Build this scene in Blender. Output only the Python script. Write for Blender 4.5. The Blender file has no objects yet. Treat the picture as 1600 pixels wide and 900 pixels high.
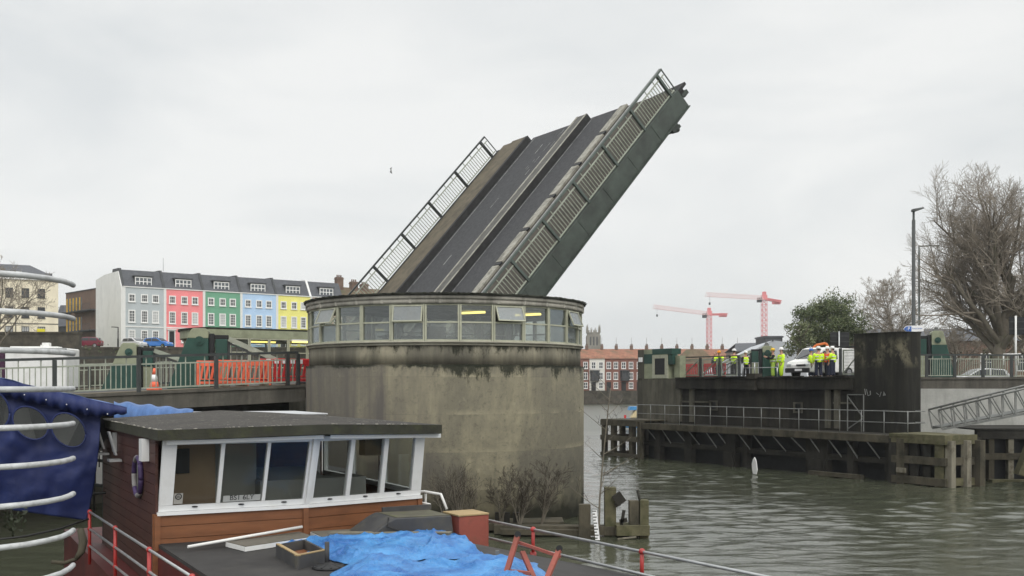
import bpy, bmesh, math, random
from mathutils import Vector, Matrix, noise as mnoise
SC = bpy.context.scene
COL = SC.collection
R = math.radians
H = 4.65                                   # eye height above the water
# ---------------------------------------------------------------- camera
cam = bpy.data.cameras.new('camera'); camo = bpy.data.objects.new('camera', cam); COL.objects.link(camo)
camo.location = (0, 0, H); camo.rotation_euler = (R(90), 0, 0)
cam.sensor_width = 36; cam.lens = 36; cam.shift_y = 0.09375; cam.clip_start = 0.05; cam.clip_end = 6000
SC.camera = camo
# ---------------------------------------------------------------- world: overcast daylight
SUN_EL, SUN_AZ = 40, 160
w = bpy.data.worlds.new('World'); SC.world = w; w.use_nodes = True
nt = w.node_tree; nt.nodes.clear()
def nn(t, **k):
    n = nt.nodes.new(t)
    for a, b in k.items(): setattr(n, a, b)
    return n
out = nn('ShaderNodeOutputWorld'); bg = nn('ShaderNodeBackground'); sky = nn('ShaderNodeTexSky')
sky.sky_type = 'NISHITA'; sky.sun_disc = False; sky.sun_elevation = R(SUN_EL); sky.sun_rotation = R(SUN_AZ)
sky.air_density = 1.0; sky.dust_density = 3.0
tc = nn('ShaderNodeTexCoord'); mp = nn('ShaderNodeMapping'); mp.inputs['Scale'].default_value = (1.0, 1.0, 3.2)
n1 = nn('ShaderNodeTexNoise'); n1.inputs['Scale'].default_value = 2.1; n1.inputs['Detail'].default_value = 7; n1.inputs['Roughness'].default_value = .52
n1.inputs['Distortion'].default_value = .4
cr = nn('ShaderNodeValToRGB')
cr.color_ramp.elements[0].position = .37; cr.color_ramp.elements[0].color = (7.5, 7.72, 7.75, 1)
cr.color_ramp.elements[1].position = .60; cr.color_ramp.elements[1].color = (8.95, 9.0, 8.85, 1)
mx = nn('ShaderNodeMix'); mx.data_type = 'RGBA'; mx.inputs[0].default_value = .93
nt.links.new(tc.outputs['Generated'], mp.inputs['Vector']); nt.links.new(mp.outputs[0], n1.inputs['Vector'])
nt.links.new(n1.outputs['Fac'], cr.inputs[0]); nt.links.new(sky.outputs[0], mx.inputs['A']); nt.links.new(cr.outputs[0], mx.inputs['B'])
sx = nn('ShaderNodeSeparateXYZ'); nt.links.new(tc.outputs['Generated'], sx.inputs[0])
zr_ = nn('ShaderNodeMapRange'); zr_.inputs[1].default_value = .37; zr_.inputs[2].default_value = .85; zr_.inputs[3].default_value = 1; zr_.inputs[4].default_value = 2.1
nt.links.new(sx.outputs['Z'], zr_.inputs[0])                 # an overcast sky is brightest overhead
vm = nn('ShaderNodeVectorMath', operation='SCALE'); nt.links.new(mx.outputs['Result'], vm.inputs[0]); nt.links.new(zr_.outputs[0], vm.inputs['Scale'])
nt.links.new(vm.outputs[0], bg.inputs['Color']); bg.inputs['Strength'].default_value = .105
nt.links.new(bg.outputs[0], out.inputs[0])
sl = bpy.data.lights.new('sun', 'SUN'); sl.energy = 1.4; sl.angle = R(50); sl.color = (1, .97, .92)
so = bpy.data.objects.new('sun', sl); COL.objects.link(so)
so.rotation_euler = (R(90 - SUN_EL), 0, R(180 - SUN_AZ))
SC.view_settings.view_transform = 'Standard'; SC.view_settings.look = 'None'
SC.view_settings.exposure = 0.0; SC.view_settings.gamma = 1
SC.cycles.max_bounces = 8; SC.cycles.transparent_max_bounces = 24; SC.cycles.use_denoising = True
SC.cycles.caustics_reflective = False; SC.cycles.caustics_refractive = False
SC.cycles.sample_clamp_indirect = 6

# ---------------------------------------------------------------- helpers
def P(px, py, Y):
    """world point seen at photo pixel (px, py) when it lies Y metres ahead of the camera"""
    return Vector(((px - 800) / 1600 * Y, Y, H + (600 - py) / 1600 * Y))
def V(*a): return Vector(a)
BC = Vector((-2.45, 38.0, 0)); BD = Vector((.834, .552, 0)); BN = Vector((-.552, .834, 0))
def B(u, v, z=0.0): return BC + BD * u + BN * v + Vector((0, 0, z))
BRZ = math.atan2(.552, .834)
MW = {}
class MB:
    def __init__(s): s.v = []; s.f = []; s.m = []; s.s = []
    def add(s, vs, fs, mi=0, sm=False):
        b = len(s.v); s.v += [Vector(p) for p in vs]
        for f in fs: s.f.append([b + i for i in f]); s.m.append(mi); s.s.append(sm)
        return s
    def obox(s, o, a, b, c, mi=0):
        """box spanned from corner o by the edge vectors a, b, c"""
        o, a, b, c = map(Vector, (o, a, b, c))
        vs = [o, o + a, o + a + b, o + b, o + c, o + a + c, o + a + b + c, o + b + c]
        fs = [(0, 3, 2, 1), (4, 5, 6, 7), (0, 1, 5, 4), (1, 2, 6, 5), (2, 3, 7, 6), (3, 0, 4, 7)]
        if a.cross(b).dot(c) < 0: fs = [f[::-1] for f in fs]
        return s.add(vs, fs, mi)
    def box(s, c, size, rz=0, mi=0):
        m = Matrix.Rotation(rz, 3, 'Z'); c = Vector(c)
        a, b, h = m @ Vector((size[0], 0, 0)), m @ Vector((0, size[1], 0)), Vector((0, 0, size[2]))
        return s.obox(c - (a + b + h) / 2, a, b, h, mi)
    def beam(s, p, q, w, h=None, mi=0, up=(0, 0, 1)):
        p, q = Vector(p), Vector(q); h = h or w; d = (q - p)
        if d.length < 1e-6: return s
        dn = d.normalized(); up = Vector(up)
        if abs(dn.dot(up.normalized())) > .98: up = Vector((1, 0, 0)) if abs(dn.x) < .9 else Vector((0, 1, 0))
        a = dn.cross(up).normalized() * w; b = a.cross(dn).normalized() * h
        return s.obox(p - a / 2 - b / 2, a, b, d, mi)
    def tube(s, pts, r, n=8, mi=0, cap=True, sm=True):
        pts = [Vector(p) for p in pts]; k = len(pts)
        rs = r if isinstance(r, (list, tuple)) else [r] * k
        b = len(s.v); ref = None
        for i, p in enumerate(pts):
            t = (pts[min(i + 1, k - 1)] - pts[max(i - 1, 0)]).normalized()
            if ref is None or abs(ref.dot(t)) > .95: ref = Vector((0, 0, 1)) if abs(t.z) < .9 else Vector((1, 0, 0))
            x = t.cross(ref).normalized(); y = x.cross(t).normalized(); ref = y
            for j in range(n):
                a = 2 * math.pi * j / n
                s.v.append(p + (x * math.cos(a) + y * math.sin(a)) * rs[i])
        for i in range(k - 1):
            for j in range(n):
                j2 = (j + 1) % n
                s.f.append([b + i * n + j, b + i * n + j2, b + (i + 1) * n + j2, b + (i + 1) * n + j]); s.m.append(mi); s.s.append(sm)
        if cap:
            s.f.append([b + j for j in range(n)][::-1]); s.m.append(mi); s.s.append(False)
            s.f.append([b + (k - 1) * n + j for j in range(n)]); s.m.append(mi); s.s.append(False)
        return s
    def ext(s, poly, vec, mi=0):
        """solid: planar polygon (3-D points) pushed along vec"""
        poly = [Vector(p) for p in poly]; vec = Vector(vec); n = len(poly)
        nor = Vector((0, 0, 0))
        for i in range(n): nor += (poly[i] - poly[0]).cross(poly[(i + 1) % n] - poly[0])
        if nor.dot(vec) < 0: poly = poly[::-1]
        fs = [list(range(n))[::-1], [n + i for i in range(n)]]
        fs += [[i, (i + 1) % n, n + (i + 1) % n, n + i] for i in range(n)]
        return s.add(poly + [p + vec for p in poly], fs, mi)
    def prism(s, poly, z0, z1, mi=0):
        return s.ext([(p[0], p[1], z0) for p in poly], (0, 0, z1 - z0), mi)
    def lathe(s, prof, c=(0, 0, 0), n=24, mi=0, sm=True):
        b = len(s.v); c = Vector(c)
        for (r, z) in prof:
            for j in range(n):
                a = 2 * math.pi * j / n
                s.v.append(c + Vector((r * math.cos(a), r * math.sin(a), z)))
        for i in range(len(prof) - 1):
            for j in range(n):
                j2 = (j + 1) % n
                s.f.append([b + i * n + j, b + i * n + j2, b + (i + 1) * n + j2, b + (i + 1) * n + j]); s.m.append(mi); s.s.append(sm)
        s.f.append([b + j for j in range(n)][::-1]); s.m.append(mi); s.s.append(False)
        s.f.append([b + (len(prof) - 1) * n + j for j in range(n)]); s.m.append(mi); s.s.append(False)
        return s
    def ell(s, c, rad, n=12, m=8, mi=0):
        c = Vector(c); b = len(s.v)
        for i in range(m + 1):
            t = math.pi * i / m
            for j in range(n):
                a = 2 * math.pi * j / n
                s.v.append(c + Vector((rad[0] * math.sin(t) * math.cos(a), rad[1] * math.sin(t) * math.sin(a), rad[2] * math.cos(t))))
        for i in range(m):
            for j in range(n):
                j2 = (j + 1) % n
                s.f.append([b + i * n + j, b + (i + 1) * n + j, b + (i + 1) * n + j2, b + i * n + j2]); s.m.append(mi); s.s.append(True)
        return s
    def build(s, name, mats, parent=None, local=False, bevel=0, solid=0):
        if not isinstance(mats, (list, tuple)): mats = [mats]
        me = bpy.data.meshes.new(name)
        o = bpy.data.objects.new(name, me); COL.objects.link(o)
        vs = s.v
        if parent is None:
            if local: M = Matrix.Identity(4)
            else:
                xs = [p.x for p in vs]; ys = [p.y for p in vs]; zs = [p.z for p in vs]
                c = Vector(((min(xs) + max(xs)) / 2, (min(ys) + max(ys)) / 2, min(zs)))
                M = Matrix.Translation(c); o.location = c; vs = [p - c for p in vs]
            MW[o.name] = M
        else:
            M = MW[parent.name]; o.parent = parent; MW[o.name] = M
            if not local:
                Mi = M.inverted(); vs = [Mi @ p for p in vs]
        me.from_pydata([tuple(p) for p in vs], [], s.f); 
        for m in mats: me.materials.append(m)
        me.polygons.foreach_set('material_index', s.m); me.polygons.foreach_set('use_smooth', s.s)
        me.update()
        if bevel:
            b = o.modifiers.new('edge', 'BEVEL'); b.width = bevel; b.segments = 1; b.limit_method = 'ANGLE'; b.angle_limit = R(40)
        if solid:
            b = o.modifiers.new('thick', 'SOLIDIFY'); b.thickness = solid; b.offset = 0
        return o
def tag(o, label=None, cat=None, group=None, kind=None):
    if label: o['label'] = label
    if cat: o['category'] = cat
    if group: o['group'] = group
    if kind: o['kind'] = kind
    return o
def thing(name, label, cat, loc=(0, 0, 0), rz=0, group=None, kind=None):
    o = bpy.data.objects.new(name, None); COL.objects.link(o); o.empty_display_size = .2
    o.location = loc; o.rotation_euler = (0, 0, rz)
    MW[o.name] = Matrix.Translation(Vector(loc)) @ Matrix.Rotation(rz, 4, 'Z')
    return tag(o, label, cat, group, kind)
def kids(o): return [c for c in bpy.data.objects if c.parent == o]
def dup(root, loc, rz=0, label=None, group=None):
    def cp(o, par):
        c = o.copy(); COL.objects.link(c); c.parent = par
        for ch in KIDS[o.name]: cp(ch, c)
        return c
    KIDS = {}
    st = [root]
    while st:
        o = st.pop(); KIDS[o.name] = list(o.children); st += KIDS[o.name]
    r = cp(root, None); r.location = loc; r.rotation_euler = (0, 0, rz)
    MW[r.name] = Matrix.Translation(Vector(loc)) @ Matrix.Rotation(rz, 4, 'Z')
    if label: r['label'] = label
    if group: r['group'] = group
    return r

# ---------------------------------------------------------------- materials
class NB:
    def __init__(s, name):
        s.mat = bpy.data.materials.new(name); s.mat.use_nodes = True; s.t = s.mat.node_tree; s.t.nodes.clear()
        s.out = s.n('ShaderNodeOutputMaterial'); s.p = s.n('ShaderNodeBsdfPrincipled'); s.l(s.p.outputs[0], s.out.inputs[0])
        s.tc = s.n('ShaderNodeTexCoord')
    def n(s, t, **k):
        n = s.t.nodes.new(t)
        for a, b in k.items(): setattr(n, a, b)
        return n
    def l(s, a, b): s.t.links.new(a, b)
    def noise(s, scale, detail=4, rough=.55, sc=(1, 1, 1), dist=0, co='Object'):
        m = s.n('ShaderNodeMapping'); m.inputs['Scale'].default_value = sc; s.l(s.tc.outputs[co], m.inputs[0])
        t = s.n('ShaderNodeTexNoise'); t.inputs['Scale'].default_value = scale; t.inputs['Detail'].default_value = detail
        t.inputs['Roughness'].default_value = rough; t.inputs['Distortion'].default_value = dist
        s.l(m.outputs[0], t.inputs['Vector']); return t.outputs['Fac']
    def ramp(s, x, a, b, va=0.0, vb=1.0):
        m = s.n('ShaderNodeMapRange'); m.inputs[1].default_value = a; m.inputs[2].default_value = b
        m.inputs[3].default_value = va; m.inputs[4].default_value = vb; s.l(x, m.inputs[0]); return m.outputs[0]
    def math(s, op, a, b=None):
        m = s.n('ShaderNodeMath', operation=op)
        for i, x in enumerate((a, b)):
            if x is None: continue
            if isinstance(x, (int, float)): m.inputs[i].default_value = x
            else: s.l(x, m.inputs[i])
        return m.outputs[0]
    def mix(s, f, a, b):
        m = s.n('ShaderNodeMix', data_type='RGBA')
        for k, x in ((0, f), ('A', a), ('B', b)):
            if isinstance(x, (int, float)): m.inputs[k].default_value = x
            elif isinstance(x, tuple): m.inputs[k].default_value = (*x[:3], 1)
            else: s.l(x, m.inputs[k])
        return m.outputs['Result']
    def z(s, co='Object'):
        x = s.n('ShaderNodeSeparateXYZ'); s.l(s.tc.outputs[co], x.inputs[0]); return x.outputs
    def bump(s, h, strength, dist=.02):
        b = s.n('ShaderNodeBump'); b.inputs['Strength'].default_value = strength; b.inputs['Distance'].default_value = dist
        s.l(h, b.inputs['Height']); s.l(b.outputs[0], s.p.inputs['Normal'])
    def fin(s, col=None, rough=.8, metal=0, spec=.35):
        if col is not None:
            if isinstance(col, tuple): s.p.inputs['Base Color'].default_value = (*col[:3], 1)
            else: s.l(col, s.p.inputs['Base Color'])
        if isinstance(rough, (int, float)): s.p.inputs['Roughness'].default_value = rough
        else: s.l(rough, s.p.inputs['Roughness'])
        s.p.inputs['Metallic'].default_value = metal; s.p.inputs['Specular IOR Level'].default_value = spec
        return s.mat
def k(c, f): return tuple(min(1, max(0, x * f)) for x in c)
def srgb(r, g, b):
    f = lambda x: (x / 255 / 12.92) if x / 255 <= .04045 else ((x / 255 + .055) / 1.055) ** 2.4
    return (f(r), f(g), f(b))
def mat(name, col, rough=.75, var=.2, scale=2.5, sc=(1, 1, 1), bump=0, bscale=40, metal=0, spec=.3, dirt=None, damt=.5, dscale=.9, dsc=(1, 1, 1)):
    b = NB(name)
    c = b.mix(b.ramp(b.noise(scale, 5, .6, sc), .28, .72), k(col, 1 - var), k(col, 1 + var))
    if dirt: c = b.mix(b.ramp(b.noise(dscale, 6, .65, dsc), .5, .68, 0, damt), c, dirt)
    if bump: b.bump(b.noise(bscale, 3, .6, sc), bump)
    return b.fin(c, rough, metal, spec)
def concrete(name, col, dark, moss=(.012, .014, .008), streak=.6, mz=None, wet=None, lines=0, mossamt=.9, blot=.5, mth=1.05, patch=0, pale=None, left=0):
    b = NB(name); zz = b.z()['Z']
    c = b.mix(b.ramp(b.noise(1.3, 6, .62), .3, .7), k(col, .82), k(col, 1.15))
    c = b.mix(b.ramp(b.noise(9, 5, .7), .45, .75, 0, .35), c, k(col, .6))
    c = b.mix(b.ramp(b.noise(.75, 6, .66, (1, 1, .10), .3), .44, .64, 0, streak), c, dark)
    c = b.mix(b.ramp(b.noise(2.6, 4, .6, (1, 1, .06)), .52, .66, 0, streak * .55), c, k(dark, .8))
    c = b.mix(b.ramp(b.noise(.34, 7, .7, (1, 1, .55), .6), .42, .60, 0, blot), c, dark)
    c = b.mix(b.ramp(b.noise(1.5, 7, .72, (1, 1, .7)), .52, .68, 0, .38), c, k(dark, .9))
    if patch: c = b.mix(b.ramp(b.noise(.85, 3, .5, (1, 1, .03)), .47, .52, 0, patch), c, dark)
    if pale:
        f = b.math('MULTIPLY', b.ramp(zz, pale[0], pale[0] + .5), b.ramp(zz, pale[1] - .4, pale[1], 1, 0))
        c = b.mix(b.math('MULTIPLY', f, b.ramp(b.noise(1.1, 7, .7, (1, 1, .6)), .50, .60, 0, .8)), c, pale[2])
    if lines:
        fr = b.math('FRACT', b.math('DIVIDE', zz, lines))
        c = b.mix(b.math('MULTIPLY', b.math('MULTIPLY', b.ramp(fr, .0, .018, 1, 0), .8), b.ramp(b.noise(.9, 4), .35, .6, .15, 1)), c, k(dark, .7))
        c = b.mix(b.math('MULTIPLY', b.ramp(fr, .02, .16, .5, 0), b.ramp(b.noise(.5, 4, .6, (1, 1, .3)), .5, .65)), c, k(col, 1.35))
        # each lift of formwork keeps a tone of its own
        fl = b.math('FLOOR', b.math('DIVIDE', zz, lines))
        w_ = b.n('ShaderNodeTexWhiteNoise', noise_dimensions='1D'); b.l(fl, w_.inputs['W'])
        c = b.mix(b.ramp(w_.outputs['Value'], 0, 1, 0, .34), c, k(col, .66))
        c = b.mix(b.ramp(b.noise(4.5, 8, .8), .56, .64, 0, .14), c, k(col, 1.4))
        c = b.mix(b.ramp(b.noise(6, 9, .85), .53, .60, 0, .42), c, k(dark, .5))
    if mz:
        for (z0, dep) in mz:
            m = b.ramp(zz, z0 - dep, z0, 0, 1)
            top = b.ramp(zz, z0 + .005, z0 + .02, 1, 0)
            nz = b.noise(2.6, 8, .78, (1, 1, .42))
            f = b.math('MULTIPLY', b.ramp(b.math('ADD', b.math('ADD', b.math('MULTIPLY', m, .30), nz), b.math('MULTIPLY', b.noise(.55, 3, .5, (1, 1, .2)), .5)), mth, mth + .10), top)
            f = b.math('MULTIPLY', f, b.ramp(m, .02, .2))
            c = b.mix(b.math('MULTIPLY', f, mossamt), c, moss)
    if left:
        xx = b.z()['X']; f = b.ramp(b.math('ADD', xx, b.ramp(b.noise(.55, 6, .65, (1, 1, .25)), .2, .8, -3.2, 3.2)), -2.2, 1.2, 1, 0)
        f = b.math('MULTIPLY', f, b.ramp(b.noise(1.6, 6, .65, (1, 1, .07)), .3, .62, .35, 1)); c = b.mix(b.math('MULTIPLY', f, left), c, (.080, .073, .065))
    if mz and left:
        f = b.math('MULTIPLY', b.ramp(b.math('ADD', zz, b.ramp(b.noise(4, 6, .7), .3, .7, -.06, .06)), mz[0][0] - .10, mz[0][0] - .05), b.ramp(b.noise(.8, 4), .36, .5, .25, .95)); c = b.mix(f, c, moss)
    if wet:
        f = b.ramp(b.math('ADD', zz, b.ramp(b.noise(1.1, 5), .3, .7, -.35, .35)), wet, wet + .5, .9, 0)
        c = b.mix(f, c, (.02, .021, .014))
    b.bump(b.noise(22, 6, .7), .35, .03)
    return b.fin(c, .88, 0, .2)
def glass(name, tint=(.85, .9, .88), refl=.12, haze=0.0, hcol=(.6, .62, .6), hz=None, rough=.03, top=.9):
    """window glass: clear sheet with a mirror share that grows at grazing angles, and a film of dirt"""
    b = NB(name); b.t.nodes.remove(b.p)
    tr = b.n('ShaderNodeBsdfTransparent'); tr.inputs[0].default_value = (*tint, 1)
    gl = b.n('ShaderNodeBsdfGlossy'); gl.inputs['Roughness'].default_value = rough; gl.inputs[0].default_value = (.9, .95, 1, 1)
    lw = b.n('ShaderNodeLayerWeight'); lw.inputs[0].default_value = .25
    f = b.ramp(lw.outputs['Fresnel'], 0, 1, refl, top)
    m = b.n('ShaderNodeMixShader'); b.l(f, m.inputs[0]); b.l(tr.outputs[0], m.inputs[1]); b.l(gl.outputs[0], m.inputs[2])
    o = m.outputs[0]
    if haze:
        df = b.n('ShaderNodeBsdfDiffuse'); df.inputs[0].default_value = (*hcol, 1)
        tl = b.n('ShaderNodeBsdfTranslucent'); tl.inputs[0].default_value = (*hcol, 1)
        m1 = b.n('ShaderNodeMixShader'); m1.inputs[0].default_value = .5; b.l(df.outputs[0], m1.inputs[1]); b.l(tl.outputs[0], m1.inputs[2])
        m2 = b.n('ShaderNodeMixShader'); b.l(b.ramp(b.noise(1.6, 6, .7), .25, .75, haze * .5, min(1, haze * 1.5)), m2.inputs[0])
        b.l(o, m2.inputs[1]); b.l(m1.outputs[0], m2.inputs[2]); o = m2.outputs[0]
    b.l(o, b.out.inputs[0]); return b.mat
def emis(name, col, st):
    b = NB(name); b.t.nodes.remove(b.p); e = b.n('ShaderNodeEmission'); e.inputs[0].default_value = (*col, 1); e.inputs[1].default_value = st
    b.l(e.outputs[0], b.out.inputs[0]); return b.mat

M = {}
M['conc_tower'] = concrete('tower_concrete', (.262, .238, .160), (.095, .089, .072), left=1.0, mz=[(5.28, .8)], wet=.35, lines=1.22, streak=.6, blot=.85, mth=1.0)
M['conc_band'] = concrete('band_concrete', (.31, .285, .21), (.085, .081, .067), mz=[(5.90, .62)], streak=.7, blot=.4, mth=1.0, patch=.5)
M['conc_rim'] = concrete('rim_concrete', (.46, .44, .385), (.15, .145, .125), streak=.75, blot=.3)
M['conc_sill'] = concrete('sill_concrete', (.42, .40, .33), (.20, .19, .15), streak=.4, blot=.3)
M['conc_top'] = concrete('moss_topped_concrete', (.04, .042, .033), (.018, .019, .014))
M['conc_dark'] = concrete('dark_concrete', (.052, .047, .037), (.015, .0145, .013), mz=[(5.0, 1.0)], streak=.9, blot=.8)
M['conc_mid'] = concrete('mid_concrete', (.15, .14, .108), (.045, .044, .036), mz=[(5.0, .8)], streak=.8, blot=.5)
M['conc_pylon'] = concrete('pylon_concrete', (.060, .056, .042), (.014, .014, .012), mz=[(7.25, 1.6)], wet=.2, streak=.9, blot=.8, mth=1.02, pale=(5.4, 7.05, (.17, .155, .105)))
M['conc_face'] = concrete('fascia_concrete', (.135, .125, .105), (.05, .048, .042), streak=.7)
M['conc_pale'] = concrete('pale_concrete', (.50, .50, .47), (.28, .28, .26), streak=.4, blot=.3)
M['asphalt'] = mat('asphalt', (.050, .051, .054), .85, .3, 6, bump=.3, bscale=90)
M['footway'] = mat('footway_surface', (.115, .098, .07), .9, .25, 2, bump=.2, dirt=(.05, .045, .035), damt=.6)
M['kerb'] = mat('kerb_stone', (.30, .29, .25), .85, .3, 5, dirt=(.08, .075, .06), damt=.7, dscale=2)
M['footway_dk'] = mat('dark_footway_surface', (.06, .053, .042), .9, .25, 2, bump=.2, dirt=(.03, .028, .024), damt=.6)
M['kerbdark'] = mat('dark_kerb_face', (.03, .03, .03), .85, .3, 3)
M['white_line'] = mat('road_paint', (.55, .55, .53), .7, .25, 6, dirt=(.1, .1, .1), damt=.85, dscale=2.5)
M['girder'] = mat('girder_green_paint', (.040, .052, .042), .5, .35, 1.5, bump=.05, dirt=(.020, .022, .018), damt=.7, dscale=.8, spec=.5)
M['rail_pale'] = mat('pale_green_paint', (.30, .325, .265), .5, .2, 3, dirt=(.12, .11, .08), damt=.5, dscale=4)
M['rail_dark'] = mat('dark_grey_paint', (.028, .033, .032), .45, .3, 3, spec=.5)
M['rail_lgrey'] = mat('grey_rail_paint', (.17, .19, .18), .45, .25, 3, spec=.5)
M['frame_green'] = mat('window_frame_paint', (.40, .405, .31), .5, .2, 3, dirt=(.11, .11, .08), damt=.5, dscale=3)
M['rail_grn'] = mat('grey_green_rail_paint', (.062, .080, .068), .45, .3, 3, spec=.5)
M['worn_line'] = mat('worn_road_paint', (.26, .26, .25), .8, .3, 6, dirt=(.06, .06, .06), damt=.95, dscale=2.5)
M['galv'] = mat('galvanised_steel', (.42, .43, .43), .42, .2, 5, metal=.75, spec=.5)
M['galv_dull'] = mat('weathered_galvanised_steel', (.15, .155, .145), .6, .3, 5, metal=.2, spec=.5)
M['white'] = mat('white_paint', (.74, .74, .72), .45, .06, 3, dirt=(.45, .44, .4), damt=.35, dscale=2)
M['black'] = mat('black_paint', (.012, .013, .014), .5, .3, 4)
M['dkgreen'] = mat('bottle_green_paint', (.020, .062, .048), .45, .2, 1.5, dirt=(.012, .03, .026), damt=.6)
M['palegreen'] = mat('lichen_green_paint', (.26, .28, .19), .55, .2, 2, dirt=(.14, .14, .09), damt=.6)
M['timber'] = mat('weathered_timber', (.075, .066, .046), .9, .4, 2, (1, 1, .3), bump=.6, bscale=18, dirt=(.022, .022, .016), damt=.8, dscale=1.0)
M['timber_dk'] = mat('wet_dark_timber', (.026, .024, .019), .8, .4, 2, (1, 1, .4), bump=.6, bscale=18, dirt=(.008, .009, .007), damt=.8)
M['timber_pale'] = mat('bleached_timber', (.19, .175, .135), .9, .4, 2, (1, 1, .3), bump=.6, bscale=18, dirt=(.06, .05, .03), damt=.8, dscale=2.2)
M['timber_moss'] = mat('mossy_timber', (.105, .097, .055), .9, .4, 2, bump=.6, bscale=18, dirt=(.045, .05, .02), damt=.8, dscale=2.2)
M['steel_red'] = mat('red_gloss_paint', (.36, .028, .025), .38, .2, 4, dirt=(.12, .03, .02), damt=.5, dscale=5, spec=.5)
M['rust_red'] = mat('faded_red_paint', (.27, .075, .055), .6, .2, 3, dirt=(.13, .06, .04), damt=.6, dscale=4)
M['orange'] = mat('orange_plastic', (.86, .165, .085), .5, .1, 3, dirt=(.40, .12, .07), damt=.4, dscale=4)
M['redpl'] = mat('red_plastic', (.55, .028, .03), .5, .12, 3, dirt=(.22, .03, .03), damt=.4, dscale=4)
M['refl_white'] = mat('reflective_white', (.8, .8, .8), .3, .05)
M['stone_dk'] = mat('dark_stone_wall', (.075, .066, .05), .95, .5, 1.1, bump=.8, bscale=3, dirt=(.022, .024, .015), damt=.85, dscale=.35)
M['twig_dk'] = mat('dark_stem_bark', (.045, .036, .028), .95, .3, 3)
M['bark'] = mat('bark', (.17, .15, .118), .95, .3, 3, dirt=(.06, .07, .03), damt=.6, dscale=1.5)
M['twig'] = mat('twig_bark', (.27, .235, .19), .95, .3, 3)
M['leafdk'] = mat('evergreen_leaf', (.075, .10, .038), .7, .45, .5)
M['leafmd'] = mat('olive_leaf', (.13, .15, .07), .7, .4, .5)
M['g_win'] = glass('house_window_glass', (.5, .54, .56), .12)
M['g_clear'] = glass('cabin_glass', (.86, .88, .85), .05, .035, (.42, .43, .38))
M['g_dirty'] = glass('dirty_cabin_glass', (.82, .85, .83), .06, .17, (.66, .68, .64))
M['g_boat'] = glass('wheelhouse_glass', (.9, .91, .9), .010, .0, top=.35)
M['dark_in'] = mat('dark_room', (.02, .021, .023), .9, .3, 1)
M['lamp_on'] = emis('lit_lamp_tube', (1, .80, .22), 2.4)
# ================================================================ WATER AND LAND
import numpy as np
def water():
    rng = np.random.default_rng(4)
    def lines(a, b, st, far):
        x = list(np.arange(a, b + st / 2, st)); s = st; y = b
        while y < far: s *= 1.25; y += s; x.append(y)
        s = st; y = a
        while y > -far: s *= 1.25; y -= s; x.insert(0, y)
        return np.array(x)
    X = lines(-14, 34, .15, 3000); Y0 = list(np.arange(-4, 9, .5)) + list(np.arange(9, 70, .095)); s = .095; y = Y0[-1]
    while y < 3000: s *= 1.12; y += s; Y0.append(y)
    Y = np.array(Y0)
    gx, gy = np.meshgrid(X, Y, indexing='ij'); z = np.zeros_like(gx)
    for i in range(110):
        lam = .30 * (2.2 / .30) ** rng.random(); th = math.radians(97) + rng.normal(0, .42)
        a = .0026 * lam ** .75
        kx, ky = math.cos(th) * 2 * math.pi / lam, math.sin(th) * 2 * math.pi / lam
        ph = rng.random() * 6.28
        z += a * np.sin(kx * gx + ky * gy + ph + .6 * np.sin(.31 * gx + .23 * gy + i))
    gust = .80 + .45 * np.sin(.13 * gx + .21 * gy + 1) * np.sin(.07 * gx - .11 * gy)
    fade = np.clip((85 - gy) / 20, 0, 1) * np.clip((gx + 30) / 15, 0, 1) * np.clip((50 - gx) / 12, 0, 1)
    z *= gust * fade
    nx, ny = gx.shape
    vs = np.stack([gx, gy, z], -1).reshape(-1, 3)
    i = np.arange(nx - 1)[:, None] * ny + np.arange(ny - 1)[None, :]
    f = np.stack([i, i + ny, i + ny + 1, i + 1], -1).reshape(-1, 4)
    me = bpy.data.meshes.new('water'); me.vertices.add(len(vs)); me.vertices.foreach_set('co', vs.ravel())
    me.loops.add(f.size); me.loops.foreach_set('vertex_index', f.ravel()); me.polygons.add(len(f))
    me.polygons.foreach_set('loop_start', np.arange(len(f)) * 4); me.polygons.foreach_set('use_smooth', np.ones(len(f), bool))
    me.update(calc_edges=True)
    b = NB('river_water')
    h1 = b.noise(4.2, 4, .62, (.5, 1.5, 1), .3); h2 = b.noise(11, 3, .6, (.55, 1.4, 1))
    bm_ = b.math('ADD', h1, b.math('MULTIPLY', h2, .28))
    far = b.ramp(b.z()['Y'], 42, 90, .015, .016)
    b.bump(b.math('MULTIPLY', bm_, far), .9, 1.0)
    c = b.mix(b.ramp(b.noise(.12, 3), .35, .65), (.044, .049, .032), (.062, .066, .044))
    b.p.inputs['IOR'].default_value = 1.40
    me.materials.append(b.fin(c, b.ramp(b.z()['Y'], 48, 105, .035, .34), 0, .85))
    o = bpy.data.objects.new('water', me); COL.objects.link(o); tag(o, 'rippled grey-green river water', kind='structure')
water()
M['ground'] = mat('bank_ground', (.085, .08, .062), .95, .3, .6, dirt=(.05, .06, .03), damt=.7, dscale=.2)
M['grassy'] = mat('grassy_slope', (.05, .065, .025), .95, .4, .8, dirt=(.07, .06, .035), damt=.7, dscale=.3)
def land(poly, z, name='ground', m='ground'):
    o = MB().prism(poly, -2, z).build(name, M[m]); tag(o, None, kind='structure'); return o
land([(-16, 40), (-13, 60), (-3, 100), (6, 160), (13, 240), (-700, 240), (-700, 30), (-30, 30), (-22, 34)], 4.0)
land([(-3000, 232.3), (3000, 232.3), (3000, 3000), (-3000, 3000)], 3.1)
land([(25.6, 68.2), (74, 56.4), (700, 44), (700, 232), (44, 232)], 4.3)
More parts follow.
